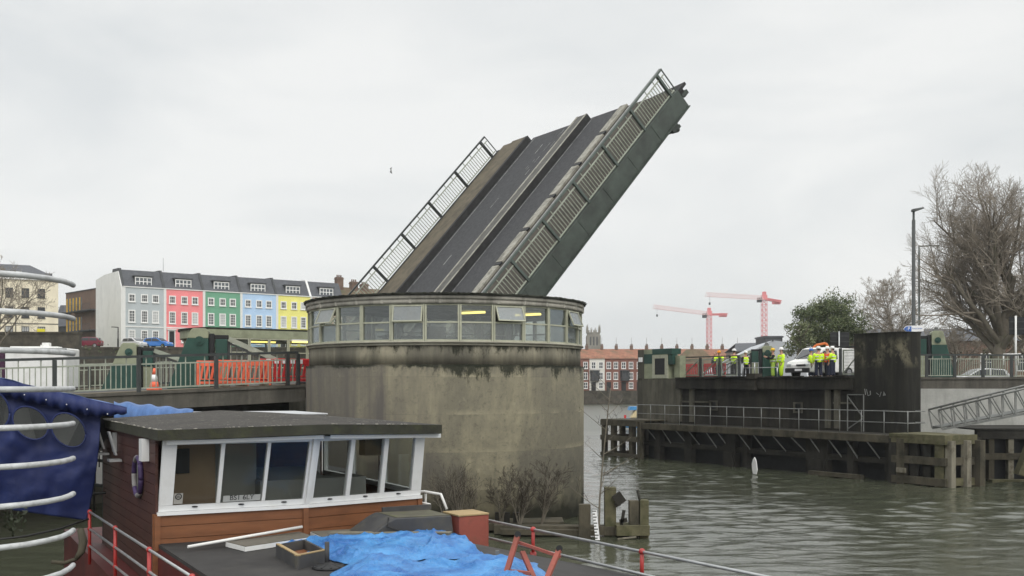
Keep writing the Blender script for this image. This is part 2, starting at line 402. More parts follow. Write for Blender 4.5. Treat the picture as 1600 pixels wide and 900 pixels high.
# terrace above the retaining wall on the left, carrying the painted houses
tz = 9.55
MB().prism([(-150, 136.5), (-36, 136.5), (-10, 150), (10, 232), (-300, 239.5), (-300, 136.5)], 3.5, tz).build('hill', M['grassy'])['kind'] = 'structure'
def stone_wall(name, label, a, b, z0, z1, th=.8, m='stone_dk', cope=True):
    t = thing(name, label, 'wall', (a[0], a[1], z0))
    d = (Vector((b[0], b[1], 0)) - Vector((a[0], a[1], 0))); nrm = Vector((-d.y, d.x, 0)).normalized() * th
    MB().obox((a[0], a[1], z0), d, nrm, (0, 0, z1 - z0)).build('wall_face', M[m], t)
    if cope: MB().obox(Vector((a[0], a[1], z1)) - nrm * .15 - d.normalized() * .05, d + d.normalized() * .1, nrm * 1.3, (0, 0, .22)).build('coping', M['stone_dk'], t)
    return t
stone_wall('retaining_wall', 'long dark ivy-stained stone retaining wall below the parked cars and painted houses', (-120, 135.4), (-20, 135.4), 3.6, 9.32)
stone_wall('garden_wall', 'taller dark stone wall with rounded top in front of the cream building', (-75, 122), (-51.6, 122), 3.6, 10.65)
stone_wall('quay_wall', 'dark stone quay wall at the waterline below the brick terrace across the river', (2, 231.6), (44, 231.6), -1, 2.95, .6)
o = stone_wall('abutment_wall', 'pale concrete river wall beneath the far approach span behind the gangway', (24.6, 67.7), (74, 55.6), -1, 4.6, .5, 'conc_pale', False)

# ================================================================ NEAR CONTROL TOWER
def arc(r, a0, a1, n, z=0, c=None):
    c = c or BC
    return [c + BD * (r * math.cos(R(a0 + (a1 - a0) * i / n))) + BN * (r * math.sin(R(a0 + (a1 - a0) * i / n))) + V(0, 0, z) for i in range(n + 1)]
def cutdisc(mb, r, vcut, z0, z1, n=110, mi=0):
    a = math.degrees(math.asin(vcut / r))
    pts = arc(r, 180 - a, 360 + a, n, z0)
    b = len(mb.v); m = len(pts)
    mb.ext(pts, (0, 0, z1 - z0), mi)
    for i in range(len(mb.s) - m, len(mb.s) - 1): mb.s[i] = True
tower = thing('control_tower', 'round concrete bridge control tower with a glazed band below its flat roof', 'tower', B(0, 0, 0))
VC = 2.5
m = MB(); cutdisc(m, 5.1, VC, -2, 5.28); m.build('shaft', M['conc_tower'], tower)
m = MB(); cutdisc(m, 4.98, VC, 5.28, 5.90); m.build('parapet_band', M['conc_band'], tower)
m = MB(); cutdisc(m, 5.02, VC + .03, 5.90, 5.985); cutdisc(m, 5.09, VC + .05, 5.985, 6.035); m.build('sill', M['conc_sill'], tower)
m = MB(); cutdisc(m, 5.07, VC + .04, 7.25, 7.40); cutdisc(m, 5.11, VC + .06, 7.40, 7.52)
for aa in range(150, 392, 11):
    p, q = arc(5.075, aa, aa + 1, 1, 7.262); m.beam(p, p + V(0, 0, .25), .02, .085)
m.build('roof_fascia', M['conc_rim'], tower)
m = MB(); cutdisc(m, 5.17, VC + .08, 7.52, 7.59)
rng = random.Random(5)
for i in range(260):                                        # clumps of moss along the roof edge
    a = rng.uniform(152, 388); p = arc(5.10 + rng.uniform(-.02, .05), a, a, 1, 7.585)[0]
    m.ell(p, (rng.uniform(.03, .1), rng.uniform(.03, .1), rng.uniform(.008, .03)), 6, 4)
m.build('roof_slab', M['conc_top'], tower)
m = MB(); cutdisc(m, 4.86, VC - .12, 6.036, 6.06); m.build('floor', M['conc_mid'], tower)
m = MB(); cutdisc(m, 4.86, VC - .12, 7.21, 7.249); m.build('ceiling', M['conc_rim'], tower)
ZT, ZM, ZB = 7.245, 6.655, 6.04
def rect_frame(mb, o, a, b, nrm, wd, th):
    """four bars round the rectangle o, o+a, o+a+b, o+b"""
    au, bu = a.normalized(), b.normalized(); t = nrm.normalized() * th
    mb.obox(o - t / 2, a, bu * wd, t); mb.obox(o + b - bu * wd - t / 2, a, bu * wd, t)
    mb.obox(o + bu * wd - t / 2, au * wd, b - bu * wd * 2, t); mb.obox(o + a - au * wd + bu * wd - t / 2, au * wd, b - bu * wd * 2, t)
OPENW = {-4: 24, -1: 13, 2: 25, 5: 22}
def bay(p0, p1, parent, opened=None, dirty=True):
    a = p1 - p0; a.z = 0; nrm = Vector((a.y, -a.x, 0)).normalized(); au = a.normalized()
    o = p0.copy(); o.z = ZB
    mb = MB()
    g = .0
    for s_ in (0, 1):                                        # the two half mullions, transom, head and foot rail
        q = o + a * s_ - au * (.055 * s_)
        mb.obox(q - nrm * .06, au * .055, nrm * .13, (0, 0, ZT - ZB))
    for z in (ZB, ZM - .03, ZT - .05): mb.obox(Vector((o.x, o.y, z)) + au * .057 - nrm * .04, a - au * .114, nrm * .085, (0, 0, .05))
    f = mb.build('window', M['frame_green'], parent)
    o2 = o + au * .057; a2 = a - au * .114
    MB().obox(o2 + V(0, 0, .05), a2, nrm * .008, (0, 0, ZM - ZB - .08)).build('pane', M['g_dirty' if dirty else 'g_clear'], f)
    if opened is None:
        MB().obox(o2 + V(0, 0, ZM - ZB + .02), a2, nrm * .008, (0, 0, ZT - ZM - .07)).build('pane', M['g_clear'], f)
    else:
        th = R(opened); top = o2 + V(0, 0, ZT - ZB - .05) + nrm * .07
        dn = (V(0, 0, -1) * math.cos(th) + nrm * math.sin(th)) * (ZT - ZM - .04)
        nn_ = a2.cross(dn).normalized()
        mb = MB(); rect_frame(mb, top + dn, a2, -dn, nn_, .04, .04)
        c = mb.build('casement', M['frame_green'], parent); c['label'] = 'casement swung open at the bottom'
        MB().obox(top + dn + a2.normalized() * .04 - dn.normalized() * .04, a2 - a2.normalized() * .08, -dn + dn.normalized() * .08, nn_ * .006).build('pane', M['g_open'], c)
M['g_open'] = glass('open_casement_glass', (.72, .75, .72), .22, .42, (.5, .51, .48))
A0, ST = 238.8, 12.857
for kx in range(-6, 12):
    a0, a1 = A0 + ST * (kx - .5), A0 + ST * (kx + .5)
    if a1 > 389.5: break
    p = arc(4.97, a0, a1, 1)
    bay(p[0], p[1], tower, OPENW.get(kx))
ue = math.sqrt(4.9 ** 2 - VC ** 2)
for i in range(7):
    ua, ub = ue - 2 * ue * i / 7, ue - 2 * ue * (i + 1) / 7
    bay(B(ua, VC - .1), B(ub, VC - .1), tower, None, False)
m = MB()
for (u, v) in ((-2.6, -1.2), (0, -2.2), (2.6, -1.2), (-2.4, 1.6), (2.4, 1.6)): m.box(B(u, v, 6.63), (.16, .16, 1.16), BRZ)
m.build('column', M['rail_lgrey'], tower)
m = MB(); m.box(B(-.5, .9, 6.4), (3.4, .7, .06), BRZ); m.box(B(-2, .9, 6.2), (.05, .6, .34), BRZ); m.box(B(1, .9, 6.2), (.05, .6, .34), BRZ); m.box(B(0, .95, 6.62), (.9, .35, .38), BRZ)
m.build('control_desk', M['black'], tower)
for (px, py, Y) in ((737, 484, 34.6), (825, 487, 35.6), (636, 487, 35.2)):
    c = P(px, py, Y); c.z = 7.09
    if px < 700: continue
    e = V(.93, .37, 0) * .42
    f = MB().obox(c - e - V(-.37, .93, 0) * .09 + V(0, 0, .035), e * 2, V(-.37, .93, 0) * .18, (0, 0, .05)).build('lamp_holder', M['white'], tower)
    MB().tube([c - e * 1.15 - V(0, 0, .06), c + e * 1.15 + V(0, 0, .0)], .042, 10).build('lamp_tube', M['lamp_on'], f)

# ================================================================ RAISED BASCULE LEAF
CA, SA = math.cos(R(48.3)), math.sin(R(48.3))
def L(l, s, q=0.0): return B(13.65 + l * CA - q * SA, 2.6 + s, 18.1 + l * SA + q * CA)
def lbox(mb, l0, l1, s0, s1, q0, q1, mi=0):
    o = L(l0, s0, q0); return mb.obox(o, L(l1, s0, q0) - o, L(l0, s1, q0) - o, L(l0, s0, q1) - o, mi)
LB = -17.6
leaf = thing('bascule_leaf', 'raised green steel lifting bridge leaf with tarmac lanes tilted towards the sky', 'bridge', B(2, 10, 4.6))
def railing(parent, F, ts, topm, postm, barm, h=1.12, bars=.165, pw=.15, stub=True, drop=.26, wd=None, part=True, endpost=True, handw=.1, endw=None):
    """F(t, q) -> world point. Handrail, posts and barred panels, each a mesh of its own."""
    up = (F(ts[0], 1) - F(ts[0], 0)).normalized()
    hr = MB(); 
    for i in range(len(ts) - 1): hr.beam(F(ts[i], h), F(ts[i + 1], h), handw, .085, up=up)
    hr = hr.build('handrail', topm, parent) if part else hr.build('railing', topm, parent)
    root = parent if part else hr
    for i, t in enumerate(ts):
        w_ = endw if endw and i == 0 else pw
        MB().beam(F(t, -.02), F(t, h - .045), w_, w_ * .8, up=(F(ts[1], 0) - F(ts[0], 0))).build('post', postm, root)
    for i in range(len(ts) - 1):
        mb = MB(); a, b = ts[i], ts[i + 1]; Ln = (F(b, 0) - F(a, 0)).length; e = pw / 2 / Ln
        ta, tb = a + (b - a) * e, b - (b - a) * e; ht = h - drop
        mb.beam(F(ta, ht), F(tb, ht), .055, .05, up=up); mb.beam(F(ta, .11), F(tb, .11), .055, .05, up=up)
        n = max(2, int(round(Ln / bars)))
        for j in range(1, n):
            t = ta + (tb - ta) * j / n
            mb.beam(F(t, .135), F(t, ht - .025), .030, .030, up=(F(b, 0) - F(a, 0)))
            if stub and j % 4 == 2: mb.beam(F(t, ht + .025), F(t, h - .043), .034, .034, up=(F(b, 0) - F(a, 0)))
        mb.build('bar_panel', barm, root)
    return root
m = MB(); lbox(m, LB, .30, .13, 14.4, -.36, -.004); m.build('deck_slab', M['girder'], leaf)
m = MB(); m.ext([L(.31, .0, -.05), L(1.05, .0, -.05), L(.42, 3.4, -.05), L(.31, 3.4, -.05)], L(0, 0, -.14) - L(0, 0, 0)); m.ext([L(.35, .1, -.2), L(.8, .1, -.2), L(.45, 2.5, -.2), L(.35, 2.5, -.2)], L(0, 0, -.15) - L(0, 0, 0)); m.build('nose_plate', M['kerbdark'], leaf)
m = MB(); lbox(m, LB, .33, -.10, .12, -.9, .02); lbox(m, LB, .30, -.22, .2, -.95, -.90)
for i in range(8): lbox(m, -2.2 - 2.1 * i, -2.17 - 2.1 * i, -.115, -.10, -.9, 0)
for i in range(26): lbox(m, .2 - .67 * i - .02, .2 - .67 * i + .02, -.112, -.10, -.88, -.80)
m.build('girder', M['girder'], leaf)
for s in (4.9, 9.5, 14.2):
    m = MB(); lbox(m, LB, .1, s, s + .2, -.9, -.37); m.build('girder', M['girder'], leaf)
for i in range(8):
    m = MB(); lbox(m, -1 - 2.1 * i, -.8 - 2.1 * i, .14, 14.1, -.75, -.37); m.build('cross_beam', M['girder'], leaf)
m = MB(); lbox(m, -1.25, -.75, .0, .5, -1.22, -.96); lbox(m, -1.05, -.6, .1, .4, -1.35, -1.2); m.ell(L(-.85, .25, -1.3), (.2, .2, .14)); m.build('end_bearing', M['girder'], leaf)
m = MB(); lbox(m, .5, .85, .05, .5, -.50, -.36); lbox(m, .62, .98, .1, .4, -.6, -.4); m.build('locking_bolt', M['girder'], leaf)
m = MB(); lbox(m, LB, .32, .14, 3.45, .0, .10); m.build('footway', M['footway_dk'], leaf)
for i in range(8):
    m = MB(); lbox(m, LB + .10 + i * 2.27, LB + 2.11 + i * 2.27, 3.47, 4.0, .0, .19); m.build('kerb', M['kerb'], leaf)
for i in range(1, 8):
    m = MB(); lbox(m, LB - .08 + i * 2.27, LB + .08 + i * 2.27, 3.47, 4.0, .0, .17); m.build('drain_gap', M['black'], leaf)
m = MB(); lbox(m, LB, .55, 4.02, 6.58, .0, .03); m.build('carriageway', M['asphalt'], leaf)
m = MB(); lbox(m, LB, .6, 7.54, 11.98, .0, .03); m.build('carriageway', M['asphalt'], leaf)
m = MB(); lbox(m, LB, .5, 6.6, 7.52, .0, .36); m.build('median', M['kerbdark'], leaf)
m = MB(); lbox(m, LB, .49, 6.62, 6.74, .362, .385); m.build('median_edge', M['kerb'], leaf)
m = MB(); lbox(m, LB, .49, 7.36, 7.50, .362, .385); m.build('median_edge', M['kerb'], leaf)
M['median_top'] = mat('median_topping', (.10, .098, .09), .9, .25, 3)
m = MB(); lbox(m, LB, .48, 6.76, 7.34, .3615, .37); m.build('median_top', M['median_top'], leaf)
for (s0, s1) in ((11.72, 11.79), (6.40, 6.46)):
    m = MB(); lbox(m, LB, .5, s0, s1, .0302, .033); m.build('edge_line', M['worn_line'], leaf)
for i in range(4):
    m = MB(); l = -14.2 + i * 4.3; lbox(m, l, l + .75, 9.95, 10.02, .0302, .033); m.build('lane_dash', M['worn_line'], leaf)
m = MB()
rng = random.Random(8)
for i in range(12):
    l = rng.uniform(-3.5, .2); s = rng.uniform(8.0, 9.6); lbox(m, l, l + rng.uniform(.2, .8), s, s + rng.uniform(.02, .05), .0302, .0325)
o = m.build('worn_marking', M['worn_line'], leaf); o['kind'] = 'stuff'
m = MB(); lbox(m, LB, .42, 12.0, 12.25, .0, .36); m.build('kerb', M['kerbdark'], leaf)
m = MB(); lbox(m, LB, .30, 12.26, 14.4, .0, .34); lbox(m, .3, .44, 12.26, 13.6, .0, .34); m.build('footway', M['footway'], leaf)
m = MB(); lbox(m, LB, -.1, 14.42, 14.6, -.5, .36); m.build('edge_beam', M['kerbdark'], leaf)
rn = railing(leaf, lambda t, q: L(t, .02, q), [.33] + [-.1 - 2.42 * i for i in range(8)], M['rail_grn'], M['rail_grn'], M['rail_pale'], h=1.27, part=False, handw=.12, bars=.185, endw=.05)
m = MB(); m.beam(L(.33, .10, 1.325), L(-17, .10, 1.325), .03, .025); m.build('rail_edge', M['galv'], rn)
rf = railing(leaf, lambda t, q: L(t, 14.72, q + .30), [-.12] + [-.58 - 2.55 * i for i in range(7)], M['rail_dark'], M['rail_dark'], M['rail_pale'], h=1.15, part=False, handw=.10, bars=.185, endw=.05)

# ================================================================ NEAR (LEFT) APPROACH
def zr(u): return 4.62 + .042 * (u + 5)
ap = thing('approach_span', 'near concrete approach span with dark weathered fascia joining the round tower', 'bridge', B(-14, 10, 3.5))
U0, U1 = -34, -4.55
def ubox(mb, u0, u1, v0, v1, d0, d1, mi=0):
    """box following the road gradient: d0, d1 are heights above road level"""
    vs = [B(u, v, zr(u) + d) for d in (d0, d1) for (u, v) in ((u0, v0), (u1, v0), (u1, v1), (u0, v1))]
    return mb.add(vs, [(0, 3, 2, 1), (4, 5, 6, 7), (0, 1, 5, 4), (1, 2, 6, 5), (2, 3, 7, 6), (3, 0, 4, 7)], mi)
m = MB(); ubox(m, U0, U1, 2.42, 2.8, -.62, -.03); ubox(m, U0, U1, 2.36, 2.86, -.10, -.02); m.build('fascia', M['conc_face'], ap)
m = MB(); ubox(m, U0, 2.2, 2.81, 19.2, -.5, -.09); m.build('deck_slab', M['conc_dark'], ap)
m = MB()
for v in (4, 7, 10, 13, 16): ubox(m, U0, U1, v, v + .4, -1.1, -.51)
m.build('girder', M['conc_dark'], ap)
m = MB(); m.obox(B(-16, 3.0, -2), BD * -20, BN * 16, (0, 0, 5.2)); m.build('abutment', M['conc_dark'], ap)
m = MB(); ubox(m, U0, 2.2, 2.81, 5.4, -.086, .0); m.build('footway', M['footway'], ap)
m = MB(); ubox(m, U0, 2.2, 5.42, 16.8, -.086, -.06); o = m.build('road', M['asphalt']); o['kind'] = 'structure'
m = MB(); ubox(m, U0, 2.2, 16.82, 19.2, -.086, .0); m.build('footway', M['footway'], ap)
# long ground ramp carrying the road off to the left
land([tuple(B(-34, 2.4).xy), tuple(B(-34, 19.2).xy), tuple(B(-140, 40).xy), tuple(B(-140, -6).xy)], 3.0, 'road', 'asphalt')
posts = [-5.15 - 2.62 * i for i in range(9)]
fr = thing('bridge_railing', 'grey post railing with pale bars along the near approach left of the tower', 'railing', B(-14, 2.6, 4.2))
railing(fr, lambda t, q: B(t, 2.6, zr(t) + q), [-4.75] + posts, M['rail_dark'], M['rail_dark'], M['rail_pale'], h=1.18, bars=.175, handw=.13)
fr = thing('bridge_railing', 'second railing across the road seen through the bars left of the green gate boxes', 'railing', B(-14, 19, 4.2))
railing(fr, lambda t, q: B(t, 19.0, zr(t) + q), [-3.5 - 2.62 * i for i in range(10)], M['rail_pale'], M['rail_dark'], M['rail_pale'], h=1.12, bars=.2, handw=.1)

# ---------------------------------------------------------------- cabin across the road
cab = thing('control_cabin', 'flat-roofed glazed control cabin with lit lamps on the far side of the road', 'building', B(2, 21.6, 4.6))
C2 = B(1.6, 22.2)
def hd(mb, r, z0, z1):                                       # half disc, flat side towards the road
    a = math.degrees(math.asin(2.4 / r)); pts = arc(r, -a, 180 + a, 60, z0, C2); mb.ext(pts, (0, 0, z1 - z0))
m = MB(); hd(m, 5.0, 7.08, 7.50); m.build('roof_fascia', M['palegreen'], cab)
m = MB(); hd(m, 5.1, 7.50, 7.6); m.build('roof_slab', M['conc_top'], cab)
m = MB(); hd(m, 4.95, -1, 5.5); m.build('plinth', M['conc_mid'], cab)
for i in range(8):
    u0 = -2.75 + 1.08 * i
    mb = MB(); rect_frame(mb, B(u0, 19.85, 5.5), BD * 1.06, V(0, 0, 1.57), BN, .06, .08); mb.obox(B(u0 + .06, 19.81, 6.3), BD * .94, BN * .08, (0, 0, .05))
    f = mb.build('window', M['frame_green'], cab)
    MB().obox(B(u0 + .06, 19.85, 5.56), BD * .94, BN * .01, (0, 0, 1.45)).build('pane', M['g_clear'], f)
for aa in range(0, 181, 15): p = arc(4.75, aa, aa, 1, 5.5, C2)[0]; MB().beam(p, p + V(0, 0, 1.57), .09, .09).build('mullion', M['frame_green'], cab)
for px in (411, 476):
    c = P(px, 521, 55.5); c.z = 6.93
    f = MB().obox(c - BD * .75 - BN * .1 + V(0, 0, .04), BD * 1.5, BN * .2, (0, 0, .08)).build('lamp_holder', M['white'], cab)
    MB().tube([c - BD * .7, c + BD * .7], .05, 8).build('lamp_tube', M['lamp_on'], f)
# ================================================================ FAR (RIGHT) PIER
UF = 25.4; ZD = 5.05
M['galv_mid'] = mat('dull_rail_steel', (.22, .225, .215), .5, .25, 6, metal=.4, spec=.5)
pier = thing('bridge_pier', 'dark streaked concrete bridge pier with two end pylons facing the open gap', 'bridge pier', B(27, 8, 0))
m = MB(); m.obox(B(UF, 1.64, -2), BD * 5.6, BN * 13.3, (0, 0, 6.4)); m.build('abutment_face', M['conc_dark'], pier)
m = MB(); m.obox(B(UF - .28, 1.66, 4.36), BD * .9, BN * 13.26, (0, 0, .62)); m.build('bearing_beam', M['conc_dark'], pier)
m = MB(); m.obox(B(UF - .36, 1.68, 4.985), BD * .95, BN * 13.2, (0, 0, .075))
rng = random.Random(3)
for i in range(26):
    v = rng.uniform(2, 14.6); m.box(B(UF - .3 + rng.uniform(-.05, .05), v, 5.075), (rng.uniform(.1, .3), rng.uniform(.2, .7), rng.uniform(.03, .07)), BRZ + rng.uniform(-.2, .2))
m.build('deck_nosing', M['timber_dk'], pier)
for v in (14.6, 13.5, 3.1, 2.5): MB().obox(B(UF - .16, v, 2.3), BD * .2, BN * .3, (0, 0, 2.04)).build('rib', M['conc_mid'], pier)
MB().obox(B(UF - .1, 12.2, 3.5), BD * .12, BN * 2.7, (0, 0, .1)).build('ledge', M['conc_mid'], pier); MB().obox(B(UF - .1, 1.7, 3.6), BD * .12, BN * 1.2, (0, 0, .1)).build('ledge', M['conc_mid'], pier)
m = MB(); rng = random.Random(77); g0 = lambda v, z: B(UF - .026, v, z)
for a_, b_ in (((.95, 4.4), (.9, 4.1)), ((.85, 4.38), (.75, 4.05)), ((.75, 4.05), (.6, 4.1)), ((.6, 4.1), (.62, 4.3)), ((.25, 4.2), (.1, 4.1)), ((.05, 4.0), (-.05, 4.25))): m.beam(g0(*a_), g0(*b_), .02, .03)
m.ext([g0(-.15, 4.05), g0(-.33, 4.08), g0(-.2, 4.28)], -BD * .012)
m.build('paint_mark', M['galv_mid'], pier)
for v in (11.5, 5.0):
    m = MB(); rect_frame(m, B(UF - .05, v, 3.05), BN * .62, V(0, 0, .6), BD, .09, .1); f = m.build('recess', M['conc_mid'], pier)
    MB().obox(B(UF - .012, v + .09, 3.14), BD * .01, BN * .44, (0, 0, .42)).build('opening', M['black'], f)
m = MB(); m.obox(B(UF - .55, 8.0, 4.95), BD * .6, BN * .7, (0, 0, .3)); m.obox(B(UF - .5, 8.1, 4.3), BD * .3, BN * .5, (0, 0, .65)); m.build('lock_housing', M['conc_dark'], pier)
# the near pylon has a rounded nose
def rr(u0, u1, v0, v1, r, n=8):
    out_ = []
    for cu, cv, a0 in ((u1 - r, v0 + r, -90), (u1 - r, v1 - .05, 0), (u0 + .05, v1 - .05, 90), (u0 + r, v0 + r, 180)):
        rad = r if cv == v0 + r else .05
        for i in range(n + 1):
            a = R(a0 + 90 * i / n); out_.append(B(cu + rad * math.cos(a), cv + rad * math.sin(a)).xy)
    return out_
m = MB(); m.prism(rr(UF - .02, 27.1, -1.45, 1.64, .7), -2, 7.22); m.prism(rr(UF - .05, 27.12, -1.48, 1.66, .7), 7.22, 7.27); m.build('pylon', M['conc_pylon'], pier)
m = MB(); m.prism([B(u, v).xy for u, v in ((UF, 14.98), (29, 14.98), (29, 18.9), (UF, 18.9))], -2, 5.0); m.prism([B(u, v).xy for u, v in ((UF + .02, 18.3), (26.6, 18.3), (26.6, 18.88), (UF + .02, 18.88))], 5.0, 6.9); m.build('pylon', M['conc_mid'], pier)
m = MB(); m.obox(B(UF + .05, 16.0, 5.0), BD * .9, BN * 2.28, (0, 0, 1.9)); m.build('machine_room', M['palegreen'], pier)
m = MB(); m.obox(B(UF + .03, 17.42, 5.98), BD * .1, BN * .86, (0, 0, .62)); m.obox(B(UF + .02, 15.6, 6.56), BD * .8, BN * 1.85, (0, 0, .36)); m.obox(B(UF + .06, 15.56, 5.9), BD * .4, BN * .42, (0, 0, .64)); m.build('green_panel', M['dkgreen'], pier)
m = MB(); rect_frame(m, B(UF + .04, 15.98, 5.02), BN * 1.42, V(0, 0, 1.5), BD, .22, .14); m.build('door_frame', M['frame_green'], pier)
m = MB(); m.obox(B(UF + .005, 16.22, 5.26), BD * .06, BN * .95, (0, 0, 1.04)); m.build('dark_opening', M['black'], pier)
m = MB(); m.obox(B(UF + .3, 15.15, 5.0), BD * .5, BN * .5, (0, 0, 1.45)); m.build('side_panel', M['palegreen'], pier)
m = MB(); m.box(B(UF - .02, 18.55, 6.25), (.12, .3, .3), BRZ); m.build('lamp_box', M['refl_white'], pier)
m = MB()
for (a, b) in (((-.45, 2.2), (-.45, 4.1)), ((.55, 2.2), (.55, 4.1)), ((.55, 4.1), (-.45, 4.1)), ((.55, 4.0), (-.45, 2.9)), ((.55, 2.3), (-.45, 2.9))):
    m.beam(B(UF - .12, 1.4 + a[0], a[1]), B(UF - .12, 1.4 + b[0], b[1]), .05)
m.build('ladder_guard', M['galv_dull'], pier)

fa = thing('approach_span', 'far concrete approach span with dark fascia joining the black pylon to the right bank', 'bridge', (30, 58, 4.4))
DE = [(17.9, 53.55), (20.6, 55.1), (27, 54.0), (44, 50.4), (45.6, 55.6), (28.2, 59.8), (10.6, 64.7)]
m = MB(); m.prism(DE, 4.5, 4.93); m.build('deck_slab', M['conc_dark'], fa)
m = MB(); 
for a, b in zip(DE[1:3], DE[2:4]): m.obox((a[0], a[1] - .12, 4.40), (b[0] - a[0], b[1] - a[1], 0), (0, .4, 0), (0, 0, .60)); m.obox((a[0], a[1] - .18, 4.9), (b[0] - a[0], b[1] - a[1], 0), (0, .5, 0), (0, 0, .11))
m.build('fascia', M['conc_face'], fa)
m = MB(); m.prism(DE, 4.935, 5.02); o = m.build('road', M['asphalt']); o['kind'] = 'structure'
def FR(t, q):
    for (a, b) in zip(DE[1:3], DE[2:4]):
        Ln = math.dist(a, b)
        if t <= Ln or b == DE[3]: f = t / Ln; return V(a[0] + (b[0] - a[0]) * f, a[1] + (b[1] - a[1]) * f, 4.99 - .012 * max(0, t - 3) + q)
        t -= Ln
fr = thing('bridge_railing', 'pale barred railing with dark posts along the far approach right of the black pylon', 'railing', (28, 54, 4.9))
railing(fr, FR, [.2 + 1.42 * i for i in range(12)], M['rail_dark'], M['rail_dark'], M['rail_pale'], h=1.22, bars=.135, handw=.08, drop=.22, pw=.17)

# ---------------------------------------------------------------- timber fender
def uf(v): return 22.6 + (v + 5.5) * .016
fen = thing('timber_fender', 'long dark timber fender with a walkway and raking struts around the far pier', 'fender', B(23.5, 6, 0))
m = MB(); m.ext([B(uf(-5.3) + .02, -5.3, 2.08), B(uf(16) + .02, 16, 2.08), B(UF + .3, 16, 2.08), B(UF + .3, -5.3, 2.08)], (0, 0, .1)); m.build('walkway_deck', M['timber_dk'], fen)
m = MB(); m.obox(B(uf(-2.6), -2.6, 1.86), B(uf(16), 16) - B(uf(-2.6), -2.6), BD * .3, (0, 0, .36)); m.build('edge_beam', M['timber'], fen)
m = MB(); m.obox(B(uf(-2.6) + .5, -2.6, .82), B(uf(16), 16) - B(uf(-2.6), -2.6), BD * .3, (0, 0, .28)); m.build('waler', M['timber_dk'], fen)
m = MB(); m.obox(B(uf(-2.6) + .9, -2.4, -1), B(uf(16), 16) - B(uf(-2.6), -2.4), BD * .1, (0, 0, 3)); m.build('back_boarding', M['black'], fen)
rng = random.Random(12)
for i in range(14):
    v = 15.2 - 1.27 * i + rng.uniform(-.2, .2)
    MB().beam(B(uf(v) + .08, v, 1.88), B(uf(v) + .55, v - rng.uniform(.35, .6), rng.uniform(.9, 1.1)), .06, .06).build('strut', M['galv_dull'], fen)
for (v, wd) in ((14.4, .5), (11.6, .6), (8.0, .9), (7.1, .3), (2.4, .5), (1.5, 1.0), (-.1, .35), (-2.4, .45)):
    mb = MB(); mb.obox(B(uf(v) + .42, v, -1.5), BN * wd, BD * .4, (0, 0, 3.3))
    if wd > .6: mb.obox(B(uf(v) + .3, v + .1, -1.5), BN * (wd - .2), BD * .2, (0, 0, 2.3))
    mb.build('pile', M['timber_dk'], fen)
m = MB(); m.obox(B(uf(-.5) - .05, -.9, .02), B(0, 3.2) - B(0, 0), BD * .3, (0, 0, .2)); m.build('low_beam', M['timber'], fen)
# near corner dolphin
m = MB()
c0, c1, c2 = (22.55, -2.7), (22.45, -5.45), (24.4, -5.85)
def bar2(mb, a, b, z, h, t=.32, e=.12):
    A, Bq = B(*a), B(*b); d = (Bq - A).normalized(); nr = Vector((d.y, -d.x, 0)) * t
    mb.obox(A - d * e + V(0, 0, z), (Bq - A) + d * 2 * e, -nr, (0, 0, h))
for z, h, mm in ((1.92, .42, 'timber_moss'), (.98, .34, 'timber'), (.05, .34, 'timber')):
    m = MB(); bar2(m, c0, (c1[0], c1[1] - .02), z, h, e=.1); m.build('waler', M[mm], fen)
    m = MB(); bar2(m, (c1[0] + .1, c1[1] - .12), c2, z + .004, h, e=.06); m.build('waler', M[mm if z != .05 else 'timber_moss'], fen)
def post2(mm, u, v, w=.3, z1=2.1, z0=-1.5): MB().box(B(u, v, (z0 + z1) / 2), (w, w, z1 - z0), BRZ).build('pile', M[mm], fen)
for u, v, mm in ((22.75, -2.75, 'timber_dk'), (22.72, -3.2, 'timber'), (22.85, -4.5, 'timber_dk'), (22.72, -5.2, 'timber_moss'), (22.78, -5.62, 'timber_pale'), (23.75, -5.76, 'timber_pale'), (24.5, -5.9, 'timber'), (24.5, -5.0, 'timber_dk'), (22.9, -3.8, 'timber_dk')): post2(mm, u, v, .32 if 'pale' in mm else .4)
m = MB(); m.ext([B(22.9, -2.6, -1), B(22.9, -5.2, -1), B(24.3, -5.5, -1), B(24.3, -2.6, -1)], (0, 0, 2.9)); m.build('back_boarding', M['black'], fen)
m = MB(); m.ext([B(22.5, -2.6, 2.2), B(22.5, -5.4, 2.2), B(24.4, -5.8, 2.2), B(25.3, -2.6, 2.2)], (0, 0, .13)); m.build('corner_deck', M['timber_moss'], fen)
m = MB(); m.box(B(22.4, -3.35, .65), (.06, .5, .22), BRZ); m.build('pale_plank', M['timber_pale'], fen)
# far end dolphin: open timber grid
for z, h in ((1.98, .36), (1.02, .32), (.02, .22)):
    m = MB(); m.obox(B(22.75, 15.9, z), BN * 3.6, BD * .3, (0, 0, h)); m.obox(B(22.9, 19.2, z + .004), BD * 2.6, BN * .3, (0, 0, h)); m.build('waler', M['timber'], fen)
for u, v in ((23.0, 19.35), (23.0, 18.4), (23.0, 16.6), (23.0, 15.8), (24.5, 19.35), (25.4, 19.35), (24.6, 17.5), (24.8, 16.4)): post2('timber', u, v, .3, 2.3)
m = MB(); m.ext([B(22.8, 16.0, 2.3), B(22.8, 19.5, 2.3), B(25.4, 19.5, 2.3), B(25.4, 16.0, 2.3)], (0, 0, .08)); m.build('end_deck', M['timber'], fen)
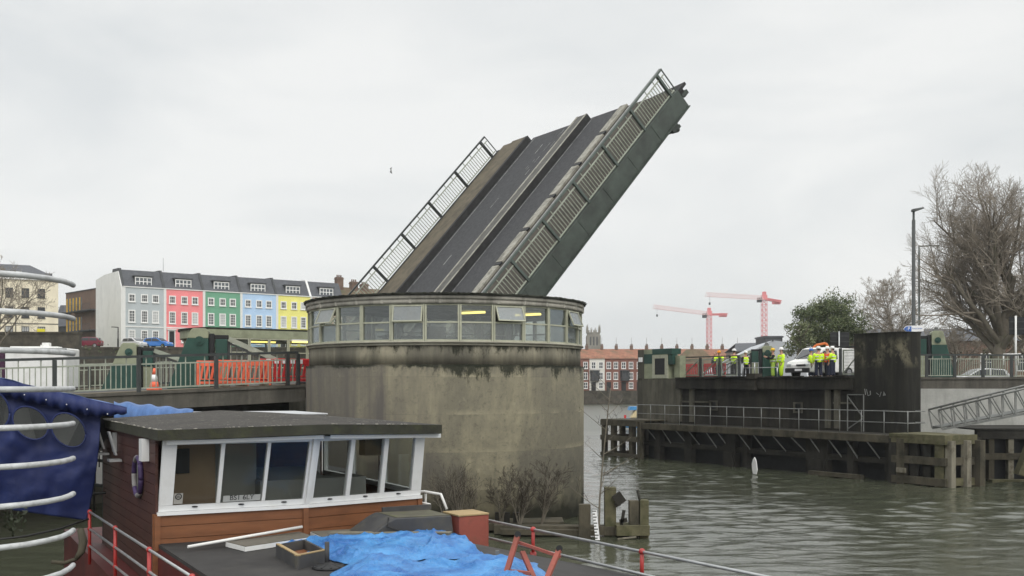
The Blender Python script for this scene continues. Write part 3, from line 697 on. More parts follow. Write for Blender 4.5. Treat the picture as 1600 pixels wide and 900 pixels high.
# ragged white sheet standing in for bright light through a gap in the timbers
m = MB(); rng = random.Random(2)
q = P(1179, 741, 52.6); pts = []
prof = [(-.12, 0), (.10, -.02), (.17, .2), (.13, .45), (.08, .7), (-.02, .86), (-.13, .72), (-.2, .5), (-.17, .2)]
m.ext([q + BN * -a * 1 + V(0, 0, b + .02) for a, b in prof], BD * .05)
o = m.build('light_gap_patch', M['refl_white'])
o.location -= BD * .0
tag(o, 'ragged white patch standing in for light through a gap in the dark timbers', 'sheet')

wr = thing('walkway_railing', 'thin galvanised two-bar handrail along the timber walkway of the far pier', 'railing', B(22.8, 6, 2.2))
def W(v, z): return B(uf(v) + .12, v, z)
vs_ = [16.2 - 1.31 * i for i in range(16)]
MB().tube([W(v, 3.36) for v in vs_], .024, 6).build('top_rail', M['galv_mid'], wr)
MB().tube([W(v, 2.82) for v in vs_], .018, 6).build('mid_rail', M['galv_mid'], wr)
for v in vs_: MB().tube([W(v, 2.2), W(v, 3.39)], .024, 6).build('post', M['galv_mid'], wr)
m = MB(); a = W(vs_[-1], 0)
for z in (3.36, 2.82): m.tube([a + V(0, 0, z), a + V(1.0, .5, z), a + V(1.0, 1.6, z)], .024, 6)
m.build('return_rail', M['galv_mid'], wr)

# gangway
gw = thing('gangway', 'grey metal truss gangway sloping up to the right from the walkway', 'gangway', (21, 48.5, 2.3))
ta, tb = P(1466, 641, 48.6), P(1600, 607.5, 46.6); ba, bb = P(1472, 671, 48.6), P(1600, 646.5, 46.6)
off = V(.05, 1.25, 0)
for j, o_ in enumerate((V(0, 0, 0), off)):
    mb = MB(); e1, e2 = tb + (tb - ta) * .8 + o_, bb + (bb - ba) * .8 + o_
    mb.tube([ta + o_, e1], .055, 6); f = mb.build('handrail', M['galv_mid'], gw)
    MB().beam(ba + o_, e2, .1, .1).build('bottom_chord', M['galv_mid'], gw)
    mb = MB(); n = 12
    for i in range(n + 1):
        f_ = i / n * 1.8; a, b = ta + (tb - ta) * f_ + o_, ba + (bb - ba) * f_ + o_
        mb.beam(a, b, .055, .055)
    mb.build('uprights', M['galv_mid'], gw)
    mb = MB()
    for i in range(n):
        a = ta + (tb - ta) * (i / n * 1.8) + o_; b = ba + (bb - ba) * ((i + .92) / n * 1.8) + o_
        mb.beam(a, b, .07, .05)
    mb.build('bracing', M['galv_dull'], gw)
MB().ext([ba + V(0, .06, .06), bb + (bb - ba) * .8 + V(0, .06, .06), bb + (bb - ba) * .8 + off + V(0, -.06, .06), ba + off + V(0, -.06, .06)], (0, 0, .06)).build('tread', M['galv_dull'], gw)
# jetty on the right edge
jt = thing('timber_jetty', 'dark timber jetty with pale posts beyond the gangway at the right', 'jetty', (26, 50.5, 0))
ja, jb = V(22.4, 49.3, 0), V(34, 49.9, 0); jd = jb - ja
for z, h, mm in ((2.0, .42, 'timber_dk'), (1.0, .3, 'timber')):
    MB().obox(ja + V(0, 0, z), jd, (0, .3, 0), (0, 0, h)).build('waler', M[mm], jt)
for i in range(12):
    p = ja + jd * (i / 12 + .02); MB().box(p + V(.5, .22, .4), (.26, .3, 3.6)).build('pile', M['timber_pale' if i % 3 == 1 else 'timber'], jt)
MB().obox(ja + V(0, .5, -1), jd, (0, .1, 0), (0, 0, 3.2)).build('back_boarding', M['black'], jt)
MB().obox(ja + V(-.1, -.05, 2.43), jd, (0, 4, 0), (0, 0, .08)).build('deck', M['timber_dk'], jt)
m = MB(); m.obox(ja + V(.4, -.7, -.1), V(3.4, -.25, 0), (0, .5, 0), (0, 0, .2)); o = m.build('driftwood_beam', M['timber_moss']); tag(o, 'mossy half-sunk timber baulk floating beside the right jetty', 'timber')
m = MB(); m.beam(P(1592, 742, 48), P(1612, 690, 48), .5, .3); o = m.build('fallen_plank', M['timber_moss']); tag(o, 'mossy plank leaning out of the water at the right edge', 'plank')

# ---------------------------------------------------------------- tower apron with posts
tp = thing('tower_fender', 'broken timber fender stub with mossy posts at the foot of the round tower', 'fender', (2, 31, 0))
m = MB(); a, b = V(-.55, 31.4, .05), V(4.1, 31.0, .05)
rng = random.Random(9)
m.obox(a, b - a, (0, .5, 0), (0, 0, .26)); m.obox(a + V(.2, -.28, .02), (b - a) * .62, (0, .26, 0), (0, 0, .16)); m.obox(a + V(-.8, .6, 0), V(3, .5, 0), (0, 1.2, 0), (0, 0, .22)); m.build('base_beam', M['timber'], tp)
MB().obox(b + V(-.95, -.2, .03), (1.0, .05, 0), (0, .8, 0), (0, 0, .30)).build('broken_end', M['timber_moss'], tp)
def tpost(px, y0, y1, Y, wd, mm, dp=.35):
    c = P(px, y1, Y); z1 = c.z; MB().obox((c.x - wd / 2, Y, -.5), (wd, 0, 0), (0, dp, 0), (0, 0, z1 + .5)).build('post', M[mm], tp)
tpost(914, 0, 789, 30.6, .34, 'timber'); tpost(954, 0, 762, 31.2, .34, 'timber_moss'); tpost(991, 0, 783, 31.0, .28, 'timber'); tpost(1007, 0, 782, 31.0, .26, 'timber_moss')
m = MB(); m.beam(P(962, 772, 31.15), P(972, 786, 31.15), .2, .3); m.beam(P(969, 786, 31.15), P(961, 790, 31.15), .12, .12); m.build('broken_timber', M['timber_dk'], tp); m = MB(); m.beam(P(971, 820, 31), P(975, 797, 31), .09, .09); m.beam(P(968, 815, 31), P(980, 812, 31), .09, .12); m.build('stump', M['timber_dk'], tp); MB().beam(P(1000, 783, 31.1), P(996, 766, 31.2), .05, .06).build('spike', M['timber_dk'], tp)
MB().beam(P(965, 842, 30.7), P(994, 839, 30.7), .05, .04).build('waterline_board', M['timber_pale'], tp)
m = MB(); 
for px in (778, 792, 806): tpost(px, 0, 800 + (px % 7), 32.3, .18, 'timber_dk', .2)
gb = thing('depth_gauge', 'white tide gauge board with black marks fixed to a mossy post', 'gauge board', P(929, 843, 30.4))
a, b = P(925.5, 797, 30.45), P(930.5, 844, 30.4)
MB().obox(a, (.13, 0, 0), (0, .03, 0), b - a).build('board', M['refl_white'], gb)
m = MB()
for i in range(10):
    f = i / 10; p = a + (b - a) * f
    m.obox(p + V(.0, -.006, -.045), ((.07 if i % 2 else .11), 0, 0), (0, .005, 0), (0, 0, .03))
m.build('marks', M['black'], gb)
# ================================================================ BUILDINGS ON THE LEFT HILL
def paint(name, c): return mat(name, c, .7, .06, .8, dirt=k(c, .72), damt=.35, dscale=.5, dsc=(1, 1, .3))
M['slate'] = mat('slate_roof', (.085, .09, .10), .7, .25, 3, (1, 1, 3), dirt=(.05, .05, .05), damt=.5, dscale=.6)
M['rooftile'] = mat('clay_tile_roof', (.27, .125, .08), .85, .3, 1.2, dirt=(.14, .10, .06), damt=.8, dscale=.35)
M['tile_brown'] = mat('brown_tile_roof', (.13, .095, .06), .9, .3, 1.2, dirt=(.08, .085, .045), damt=.8, dscale=.35)
M['lead'] = mat('lead_capping', (.05, .053, .055), .6, .2, 2)
M['pf'] = mat('white_window_frame', (.78, .78, .76), .5, .04, 2)
M['trim'] = paint('white_render', (.74, .74, .72))
def brick(name, c, mortar=(.3, .27, .22)):
    b = NB(name); t = b.n('ShaderNodeTexBrick'); b.l(b.tc.outputs['Object'], t.inputs['Vector'])
    m_ = b.n('ShaderNodeMapping'); m_.inputs['Rotation'].default_value = (R(90), 0, 0); b.l(b.tc.outputs['Object'], m_.inputs[0]); b.l(m_.outputs[0], t.inputs['Vector'])
    t.inputs['Color1'].default_value = (*k(c, .8), 1); t.inputs['Color2'].default_value = (*k(c, 1.25), 1); t.inputs['Mortar'].default_value = (*mortar, 1)
    t.inputs['Scale'].default_value = 4; t.inputs['Mortar Size'].default_value = .012
    c2 = b.mix(b.ramp(b.noise(.5, 5), .4, .7, 0, .5), t.outputs['Color'], k(c, .5))
    return b.fin(c2, .9)
M['brick_red'] = brick('red_brick', (.22, .075, .05)); M['brick_brown'] = brick('brown_brick', (.15, .09, .065))
class Fac:
    """a facade: o = lower left corner, f = along it, n = outward"""
    def __init__(s, o, f):
        s.o = Vector(o); s.f = Vector(f).normalized(); s.n = Vector((s.f.y, -s.f.x, 0))
    def p(s, x, z, d=0): return s.o + s.f * x + s.n * d + V(0, 0, z)
    def bx(s, mb, x0, x1, z0, z1, d0, d1, mi=0): return mb.obox(s.p(x0, z0, d0), s.f * (x1 - x0), s.n * (d1 - d0), V(0, 0, z1 - z0), mi)
def fwin(F, par, x, z0, z1, w_, sur=.15, nx=2, nz=3, fm='pf', glassm='g_win', bar=.045, sill=True, d=0, label=None):
    mb = MB(); h = z1 - z0
    F.bx(mb, x - w_ / 2, x - w_ / 2 + sur, z0, z1, d - .02, d + .07); F.bx(mb, x + w_ / 2 - sur, x + w_ / 2, z0, z1, d - .02, d + .07)
    F.bx(mb, x - w_ / 2 + sur, x + w_ / 2 - sur, z1 - sur, z1, d - .02, d + .07); F.bx(mb, x - w_ / 2 + sur, x + w_ / 2 - sur, z0, z0 + sur * .8, d - .02, d + .07)
    if sill: F.bx(mb, x - w_ / 2 - .05, x + w_ / 2 + .05, z0 - .09, z0, d - .02, d + .14)
    iw, ih = w_ - 2 * sur, h - 1.8 * sur; x0, zz = x - iw / 2, z0 + .8 * sur
    for i in range(1, nx): F.bx(mb, x0 + iw * i / nx - bar / 2, x0 + iw * i / nx + bar / 2, zz, zz + ih, d + .005, d + .032)
    for i in range(1, nz): F.bx(mb, x0, x0 + iw, zz + ih * i / nz - bar / 2, zz + ih * i / nz + bar / 2, d + .005, d + .034)
    f = mb.build('window', M[fm], par)
    mb = MB(); F.bx(mb, x0, x0 + iw, zz, zz + ih, d + .004, d + .012); mb.build('pane', M[glassm], f)
    return f
M['g_house'] = mat('reflecting_window_pane', (.05, .055, .06), .15, .5, .7, spec=.35)
M['g_blind'] = mat('blinded_window_pane', (.42, .43, .43), .3, .25, .8, spec=.5)
TF = Vector((.806, .592, 0)); TO = P(192, 600, 150); TO.z = 10.3
HWID = 5.95
cols = [('grey', (.46, .50, .515), 'tall blue-grey painted terrace house at the left end with a blank white gable'),
        ('pink', (.88, .27, .28), 'tall coral pink painted terrace house between the grey and green ones'),
        ('green', (.16, .37, .245), 'tall green painted terrace house between the pink and blue ones'),
        ('blue', (.46, .63, .85), 'tall sky blue painted terrace house between the green and yellow ones'),
        ('yellow', (.85, .80, .24), 'tall yellow painted terrace house beside the round tower roof'),
        ('cream', (.62, .50, .42), 'terrace house whose slate roof and dormer just show above the tower roof')]
EV, MT = 8.7, 11.3
for i, (cn, c, lab) in enumerate(cols):
    F = Fac(TO + TF * HWID * i, TF)
    t = thing('town_house', lab, 'house', F.o, 0, 'painted terrace houses on the hill')
    wm = paint('%s_render' % cn, c); dn = k(c, .9)
    mb = MB(); F.bx(mb, .0, HWID, -.5, EV, -12, 0); mb.build('wall', wm, t)
    mb = MB(); F.bx(mb, .0, HWID, 2.72, 2.9, .003, .06); F.bx(mb, 0, HWID, EV - .12, EV + .02, .003, .12)
    F.bx(mb, -.02, .36, -.4, EV - .125, .004, .08); 
    if i == 5 or i == 0: pass
    mb.build('trim', M['trim'], t)
    if i == 0:
        mb = MB(); mb.ext([F.p(-.005, -.5, .0), F.p(-.005, EV, .0), F.p(-.005, MT - .25, -1.75), F.p(-.005, MT - .2, -9), F.p(-.005, MT - .6, -14), F.p(-.005, -.5, -14)], -TF * .25)
        mb.build('gable', M['trim'], t)
    mb = MB(); mb.ext([F.p(.25, EV + .02, -.05), F.p(.25, MT, -1.75), F.p(.25, MT + .15, -5), F.p(.25, EV + .02, -11.5)], TF * (HWID - .26)); r_ = mb.build('roof', M['slate'], t)
    mb = MB(); mb.ext([F.p(-.12, EV + .0, .08), F.p(-.12, MT + .22, -1.75), F.p(-.12, MT + .3, -5), F.p(-.12, EV + .02, -6)], TF * .34); mb.build('party_wall', M['trim' if i == 5 else 'lead'], r_)
    F2 = Fac(F.p(0, 0, -.35), TF)
    mb = MB(); F2.bx(mb, 1.75, 4.35, EV + .05, EV + 1.58, -1.6, -.02); F2.bx(mb, 1.6, 4.5, EV + 1.58, EV + 1.72, -1.9, .15); d_ = mb.build('dormer', M['lead'], t)
    fwin(F2, t, 3.05, EV + .22, EV + 1.5, 2.45, .12, 4, 2, bar=.12, sill=False)
    for jx, x in enumerate((1.28, 3.1, 4.72)):
        for jr, (z0, z1) in enumerate(((.62, 2.35), (3.42, 5.28), (6.45, 7.66))):
            if i > 0 and jr == 0 and jx == 0: continue
            gm = 'g_blind' if (i * 7 + jx * 3 + jr * 5) % 11 == 0 or (i == 4 and jr == 1 and jx < 2) or (i == 1 and jr == 1 and jx == 2) else 'g_house'
            fwin(F, t, x, z0, z1, 1.02, .17, 3 if jr else 3, 2 if jr == 2 else 4, glassm=gm, bar=.05)
    if i > 0:
        mb = MB(); F.bx(mb, .62, 1.72, -.3, 2.5, .003, .1); F.bx(mb, .5, 1.84, 2.46, 2.62, .004, .25); d_ = mb.build('door_surround', M['trim'], t)
        mb = MB(); F.bx(mb, .78, 1.56, -.3, 2.3, .102, .12); mb.build('door', M['black'], t)
ant = MB().tube([F.p(0, 0, 0) * 0 + P(255, 424, 158), P(255, 403, 158)], .03, 4).build('roof_aerial', M['galv_dull']); tag(ant, 'thin aerial mast standing on the slate roofs', 'aerial')
# older houses with chimneys beyond the terrace
F = Fac(TO + TF * (HWID * 6 + .3), TF)
t = thing('chimney_house', 'brown tiled house with brick chimney stacks behind the tower roof', 'house', F.o)
mb = MB(); F.bx(mb, 0, 9, -.5, EV - .6, -9, 0); mb.build('wall', M['brick_brown'], t)
mb = MB(); mb.ext([F.p(-.1, EV - .6, .2), F.p(-.1, EV + 2.3, -4.5), F.p(-.1, EV - .6, -9.2)], TF * 9.2); r_ = mb.build('roof', M['tile_brown'], t)
for x, hh in ((.4, 3.9), (3.2, 3.3), (5.2, 3.0)):
    mb = MB(); F.bx(mb, x, x + 1.2, EV, EV + hh, -4.6, -3.6); F.bx(mb, x - .08, x + 1.28, EV + hh - .35, EV + hh - .2, -4.68, -3.52)
    for q in (.25, .6, .95): mb.tube([F.p(x + q, EV + hh, -4.1), F.p(x + q, EV + hh + .4, -4.1)], .13, 6)
    mb.build('chimney', M['brick_brown'], r_)
# cream building
cb = thing('cream_building', 'cream rendered building with grey hipped roof behind the bare tree at the left edge', 'building', P(40, 540, 142))
M['cream'] = paint('cream_render', (.80, .73, .56))
a = P(91, 600, 143); a.z = 9.6
F = Fac(a - V(20, 10.4, 0), V(20, 10.4, 0)); WB = (V(20, 10.4, 0)).length
mb = MB(); F.bx(mb, 0, WB, -.5, 9.4, -11, 0); mb.build('wall', M['cream'], cb)
mb = MB(); F.bx(mb, -.2, WB + .2, 9.4, 9.62, -11.2, .25); mb.build('cornice', M['trim'], cb)
e = .25
vs = [F.p(-e, 9.62, e), F.p(WB + e, 9.62, e), F.p(WB + e, 9.62, -11.3), F.p(-e, 9.62, -11.3), F.p(3, 11.9, -4.5), F.p(WB - 3.4, 11.9, -4.5)]
mb = MB().add(vs, [(0, 1, 5, 4), (1, 2, 5), (2, 3, 4, 5), (3, 0, 4), (0, 3, 2, 1)]); r_ = mb.build('roof', M['slate'], cb)
mb = MB(); F.bx(mb, WB - 1.6, WB - .5, 9.7, 10.9, -6, -4.6); mb.build('chimney', M['slate'], r_)
for x in (WB - 2.15, WB - 4.15, WB - 6.15, WB - 8.2, WB - 10.2):
    for z0, z1, gm in ((7.0, 8.25, 'g_house'), (4.2, 5.7, 'g_house'), (1.6, 3.0, 'g_blind')): fwin(F, cb, x, z0, z1, .95, .07, 3, 2, bar=.06, glassm=gm, fm='lead')
mb = MB(); F.bx(mb, WB - 12, WB, 3.35, 3.45, .003, .05); F.bx(mb, WB - 5.4, WB - 5.3, 1, 5.2, .003, .1); mb.build('drain_pipe', M['lead'], cb)
mb = MB(); F.bx(mb, WB - 2.7, WB - 1.7, 1.5, 2.7, .08, .1); o = mb.build('yellow_notice', mat('yellow_board', (.70, .62, .02), .6, .15, 3)); tag(o, 'yellow notice board fixed over a ground floor window of the cream building', 'notice')
mb = MB()
for q in range(5): F.bx(mb, WB - 11 + q * 1.35, WB - 10 + q * 1.35, 9.75, 10.5, -.55, .2)
mb.build('dormer', M['pf'], cb)
# brown flats with yellow panels
M['ochre'] = mat('ochre_panel', (.62, .38, .05), .6, .15, 2)
bf = thing('brown_apartments', 'dark brown brick flats with narrow windows and ochre yellow shutters', 'building', P(126, 540, 165))
a, b = P(103, 600, 180), P(153, 600, 170); a.z = b.z = 9.6; F = Fac(a, b - a); WB = (b - a).length
mb = MB(); F.bx(mb, 0, WB, -.5, 10.9, -8, 0); mb.build('wall', M['brick_brown'], bf)
mb = MB(); F.bx(mb, -.1, WB + .1, 10.9, 11.05, -8.1, .1); mb.build('parapet', M['lead'], bf)
for r0 in (.8, 4.2, 7.6):
    for q in range(5):
        x = .9 + q * 1.42
        mb = MB(); F.bx(mb, x, x + .55, r0, r0 + 2.3, .003, .04); f = mb.build('window', M['g_house'], bf)
        mb = MB(); F.bx(mb, x - .5, x - .01, r0, r0 + 2.3, .003, .09); mb.build('shutter', M['ochre'], f)
    mb = MB(); F.bx(mb, -.4, 2.5, r0 - .3, r0 - .12, .0, 1.3); F.bx(mb, 4.2, WB, r0 - .3, r0 - .12, 0, 1.3); mb.build('balcony_slab', M['lead'], bf)
    for xa, xb in ((-.4, 2.5), (4.2, WB)):
        mb = MB(); F.bx(mb, xa, xb, r0 + .86, r0 + .9, 1.25, 1.29)
        for x in np.arange(xa, xb, .33): F.bx(mb, x, x + .02, r0 - .12, r0 + .86, 1.26, 1.28)
        mb.build('balcony_rail', M['lead'], bf)
sh = thing('slate_house', 'small grey house with slate roof squeezed between the cream and brown buildings', 'house', P(98, 540, 185))
a, b = P(84, 600, 186), P(112, 600, 186); a.z = b.z = 9.6; F = Fac(a, b - a)
mb = MB(); F.bx(mb, 0, 3.3, -.5, 5.5, -6, 0); mb.build('wall', M['lead'], sh)
mb = MB(); mb.ext([F.p(-.1, 5.5, .2), F.p(-.1, 9.6, -3), F.p(-.1, 5.5, -6.2)], V(3.5, 0, 0)); mb.build('roof', M['slate'], sh)

# ================================================================ ACROSS THE WATER
FF = V(1, .04, 0)
def far_house(px0, px1, c, lab, oriel=None, Yb=238, eave=10.55, ridge=12.9, roofm='rooftile', chim=True, win=True):
    a, b = P(px0, 600, Yb), P(px1, 600, Yb); a.z = b.z = 3.1
    F = Fac(a, V(1, 0, 0)); W_ = (b - a).length
    t = thing('terrace_house', lab, 'house', a, 0, 'brick terrace across the river')
    mb = MB(); F.bx(mb, 0, W_, -.2, eave - 3.1, -7, 0); mb.build('wall', c, t)
    mb = MB(); mb.ext([F.p(-.0, eave - 3.1, .25), F.p(-.0, ridge - 3.1, -3.5), F.p(-.0, eave - 3.1, -7.2)], V(W_, 0, 0)); r_ = mb.build('roof', M[roofm], t)
    if chim:
        mb = MB(); F.bx(mb, W_ - .75, W_ - .05, ridge - 3.5, ridge - 2.3, -3.9, -3.1)
        for q in (.25, .55): mb.tube([F.p(W_ - .75 + q, ridge - 2.3, -3.5), F.p(W_ - .75 + q, ridge - 1.9, -3.5)], .12, 6)
        mb.tube([F.p(W_ - .4, ridge - 2.3, -3.4), F.p(W_ - .4, ridge - .4, -3.4)], .03, 4)
        mb.build('chimney', M['brick_brown'], r_)
    if win:
        for q, x in enumerate((W_ * .27, W_ * .75)):
            for z0, z1 in ((5.1, 6.7), (2.6, 4.3)) + (((.5, 2.0),) if q else ()):
                if oriel is not None and q == 0 and z0 == 2.6: continue
                fwin(F, t, x, z0, z1, 1.05, .14, 2, 2, bar=.1, glassm='g_house')
        mb = MB(); F.bx(mb, W_ * .12, W_ * .42, -.1, 2.0, .003, .06); mb.build('door', M['black'], t)
        if oriel is not None:
            x0 = W_ * .05
            mb = MB(); mb.ext([F.p(x0, 2.3, .0), F.p(x0 + .4, 2.3, .9), F.p(x0 + 1.75, 2.3, .9), F.p(x0 + 2.15, 2.3, 0)], V(0, 0, .9)); mb.ext([F.p(x0 - .1, 4.5, .0), F.p(x0 + .35, 4.5, 1.0), F.p(x0 + 1.8, 4.5, 1.0), F.p(x0 + 2.25, 4.5, 0)], V(0, 0, .25))
            for u_ in (.0, .4, 1.07, 1.7, 2.05): mb.obox(F.p(x0 + u_, 3.2, 0), V(.1, 0, 0), F.n * (.9 if .3 < u_ < 1.8 else .1), V(0, 0, 1.3))
            o_ = mb.build('oriel', M['lead'], t)
            mb = MB(); mb.ext([F.p(x0 + .1, 3.2, .0), F.p(x0 + .42, 3.2, .85), F.p(x0 + 1.73, 3.2, .85), F.p(x0 + 2.05, 3.2, 0)], V(0, 0, 1.3)); mb.build('pane', M['g_house'], o_)
    return t
M['far_white'] = paint('far_white_render', (.70, .68, .62))
xs = [873, 897, 921, 945, 968, 992, 1016, 1040, 1064, 1088, 1112, 1136, 1160]
for i in range(len(xs) - 1):
    wc = M['far_white'] if i == 2 else M['brick_red']
    lab = {1: 'red brick terrace house left of the white one across the river', 2: 'white rendered terrace house with dark oriel across the river',
           3: 'red brick terrace house just right of the white one across the river', 4: 'red brick terrace house with blue-panelled oriel beside the far pylon'}.get(i)
    if i == 0 or i in (5, 6, 7): 
        if i == 0: continue
        lab = 'red brick terrace house mostly hidden behind the far pylon'
    if i > 7: lab = 'red tiled terrace house whose roof shows above the workers and gates'
    far_house(xs[i], xs[i + 1] - .05, wc, lab, oriel=1 if i in (2, 4, 6) else None, win=i < 6)
# hipped brown roof nearer than the terrace
hh = thing('hipped_house', 'house with mossy brown hipped roof behind the mesh gates', 'house', P(1088, 600, 190))
a = P(1056, 600, 190); a.z = 4; F = Fac(a, V(1, 0, 0)); W_ = 12.6 * .62
mb = MB(); F.bx(mb, 0, W_, -1, 4.2, -7, 0); mb.build('wall', M['brick_red'], hh)
vs = [F.p(-.3, 4.2, .3), F.p(W_ + .3, 4.2, .3), F.p(W_ + .3, 4.2, -7.3), F.p(-.3, 4.2, -7.3), F.p(2.6, 7.2, -3.5), F.p(W_ - 2.2, 7.2, -3.5)]
MB().add(vs, [(0, 1, 5, 4), (1, 2, 5), (2, 3, 4, 5), (3, 0, 4), (0, 3, 2, 1)]).build('roof', M['tile_brown'], hh)
# pale metal sheet roof and grey sheds behind the workers
M['sheet'] = mat('pale_grey_metal_roof', (.40, .42, .445), .5, .06, 1)
q = thing('pale_shed', 'large shed with pale grey sloping metal roof behind the workers', 'shed', P(1190, 600, 150))
A = [P(1112, 581, 150), P(1207, 531.5, 150), P(1246, 537, 150), P(1262, 590, 150)]
mb = MB(); mb.ext(A + [V(A[-1].x, 150, 4), V(A[0].x, 150, 4)], V(3, 26, 0)); mb.build('roof', M['sheet'], q)
mb = MB(); mb.obox((A[1].x - .1, 149.9, 10.9), (.25, 0, 0), (2.9, 25, 0), (0, 0, .25)); mb.build('ridge', M['lead'], q)
q = thing('dark_shed', 'dark flat-topped roof plant room above the pale shed', 'building', P(1208, 600, 215))
a = P(1195, 600, 215); mb = MB(); F = Fac((a.x, 215, 4), V(1, 0, 0)); F.bx(mb, 0, 3.7, 0, 10.4, -8, 0); mb.build('wall', M['lead'], q)
mb = MB(); F.bx(mb, -.2, 3.9, 10.4, 10.75, -8.2, .2); F.bx(mb, .2, 3.4, 9.4, 10.1, .003, .05); mb.build('roof', M['slate'], q)
q = thing('grey_shed', 'long grey roofed warehouse right of the red roofs', 'building', P(1172, 600, 225))
a = P(1148, 600, 225); F = Fac((a.x, 225, 3.5), V(1, 0, 0)); mb = MB(); F.bx(mb, 0, 8, 0, 8.2, -9, 0); mb.build('wall', M['brick_brown'], q)
mb = MB(); mb.ext([F.p(-.3, 8.2, .3), F.p(1.2, 10.1, -4.5), F.p(8, 10.3, -4.5), F.p(8.2, 8.2, .3)], V(0, 0, .15)); mb.ext([F.p(-.3, 8.2, -9.3), F.p(1.2, 10.1, -4.5), F.p(8, 10.3, -4.5), F.p(8.2, 8.2, -9.3)], V(0, 0, .15)); mb.build('roof', M['slate'], q)
q = thing('brick_warehouse', 'long low brick building with grey roof behind the bare trees', 'building', P(1480, 600, 125))
a = P(1335, 600, 125); F = Fac((a.x, 125, 4), V(1, -.03, 0)); mb = MB(); F.bx(mb, 0, 40, 0, 5.9, -9, 0); mb.build('wall', M['brick_brown'], q)
mb = MB(); mb.ext([F.p(-.4, 5.9, .4), F.p(-.4, 7.6, -4.5), F.p(-.4, 5.9, -9.4)], F.f * 41); mb.build('roof', M['slate'], q)
for i in range(9): fwin(F, q, 3 + i * 4.3, 2.2, 4.4, 1.5, .12, 2, 2, sill=False, glassm='g_house')
# church tower
ch = thing('church_tower', 'distant grey stone church tower with pinnacles above the red roofs', 'church tower', P(927, 600, 430))
M['stone_gy'] = mat('grey_limestone', (.24, .225, .19), .9, .2, .6)
cx = P(927, 600, 430).x; s_ = 2.55
mb = MB(); mb.box((cx, 430, 14), (s_ * 2, s_ * 2, 24)); 
for dx in (-1, 1):
    for dy in (-1, 1): mb.box((cx + dx * s_, 430 + dy * s_, 13), (.7, .7, 24))
mb.box((cx, 430, 20.2), (s_ * 2 + .3, s_ * 2 + .3, .4)); mb.box((cx, 430, 26.1), (s_ * 2 + .4, s_ * 2 + .4, .35)); mb.build('tower_wall', M['stone_gy'], ch)
mb = MB()
for dx in (-1.35, 0, 1.35): mb.box((cx + dx, 430 - s_ - .02, 22.6), (.62, .1, 3.6)); mb.box((cx + dx, 430 - s_ - .02, 17.6), (.5, .1, 2.6))
mb.build('belfry_opening', M['lead'], ch)
mb = MB()
for dx in (-1, -.33, .33, 1):
    for dy in (-1, -.33, .33, 1):
        if abs(dx) < 1 and abs(dy) < 1: continue
        big = abs(dx) == 1 and abs(dy) == 1; hh_ = 3.6 if big else 2.2
        mb = MB(); mb.lathe([(.34 if big else .2, 0), (.3 if big else .17, hh_ * .5), (.02, hh_)], (cx + dx * s_, 430 + dy * s_, 26.2), 6, sm=False); mb.build('pinnacle', M['stone_gy'], ch)
mb = MB()
for a_ in range(-5, 6):
    if a_ % 2 == 0:
        mb.box((cx + a_ * .5, 430 - s_, 26.7), (.45, .2, .9))
mb.build('battlement', M['stone_gy'], ch)
# tower cranes
M['crane_red'] = mat('crane_red_paint', (.72, .24, .25), .5, .1, 1); M['crane_white'] = mat('crane_pale_paint', (.80, .62, .62), .5, .05, 1)
def truss(mb, a, b, w_, h_, n, r, tri=False):
    a, b = Vector(a), Vector(b); d = (b - a).normalized(); up = V(0, 0, 1) if abs(d.z) < .9 else V(0, 1, 0)
    x = d.cross(up).normalized() * w_ / 2; y = x.normalized().cross(d).normalized() * h_
    ch_ = [lambda f, o=o: a + (b - a) * f + o for o in ((x - y / 2, -x - y / 2, y / 2) if tri else (x - y / 2, -x - y / 2, x + y / 2, -x + y / 2))]
    for c in ch_: mb.beam(c(0), c(1), r * 1.5)
    m_ = len(ch_)
    for i in range(n):
        for j in range(m_):
            p_, q_ = ch_[j], ch_[(j + 1) % m_]; f0, f1 = i / n, (i + 1) / n
            mb.beam(p_(f0), q_(f1), r); mb.beam(p_(f1), q_(f1), r)
def crane(lab, pm, ym, pt, yt, Yt, pc, yc, Yc, Ym):
    base = P(pm, 600, Ym); top = P(pm, ym, Ym); tip = P(pt, yt, Yt); ctr = P(pc, yc, Yc)
    t = thing('tower_crane', lab, 'crane', (base.x, base.y, 3), 0, 'tower cranes on the skyline')
    mb = MB(); truss(mb, (base.x, base.y, 3), top, 2.2, 2.2, 17, .13); mb.build('mast', M['crane_red'], t)
    mb = MB(); truss(mb, top + V(0, 0, .8), tip, 1.5, 1.7, 26, .095, True); mb.build('jib', M['crane_white'], t)
    mb = MB(); truss(mb, top + V(0, 0, .3), ctr, 1.5, .8, 9, .16); mb.build('counter_jib', M['crane_red'], t)
    mb = MB(); mb.box(ctr - V(1.8, 0, .4), (3.6, 1.6, 1.8), .3); mb.build('counterweight', M['crane_red'], t)
    mb = MB(); mb.box(top + V(0, 0, .9), (2.4, 2.2, 2.2)); truss(mb, top + V(0, 0, 1.5), top + V(0, 0, 3.4), 1.2, 1.2, 2, .2); mb.build('slewing_unit', M['crane_red'], t)
    mb = MB(); mb.box(top + V(-2.4, -1, -.3), (2, 1.6, 2.1)); mb.build('driver_cab', M['lead'], t)
    h_ = top + (tip - top) * .95; mb = MB(); mb.beam(h_, h_ - V(0, 0, 3.6), .07); mb.box(h_ - V(0, 0, 3.8), (.7, .5, 1.0)); mb.build('hook', M['lead'], t)
crane('red tower crane on the left, lower of the two, pale jib pointing left', 1108, 492.5, 1022, 479, 455, 1135, 491, 507, 490)
crane('red tower crane on the right, taller of the two, pale jib pointing left', 1194, 468, 1104, 460, 432, 1219, 471, 474, 460)

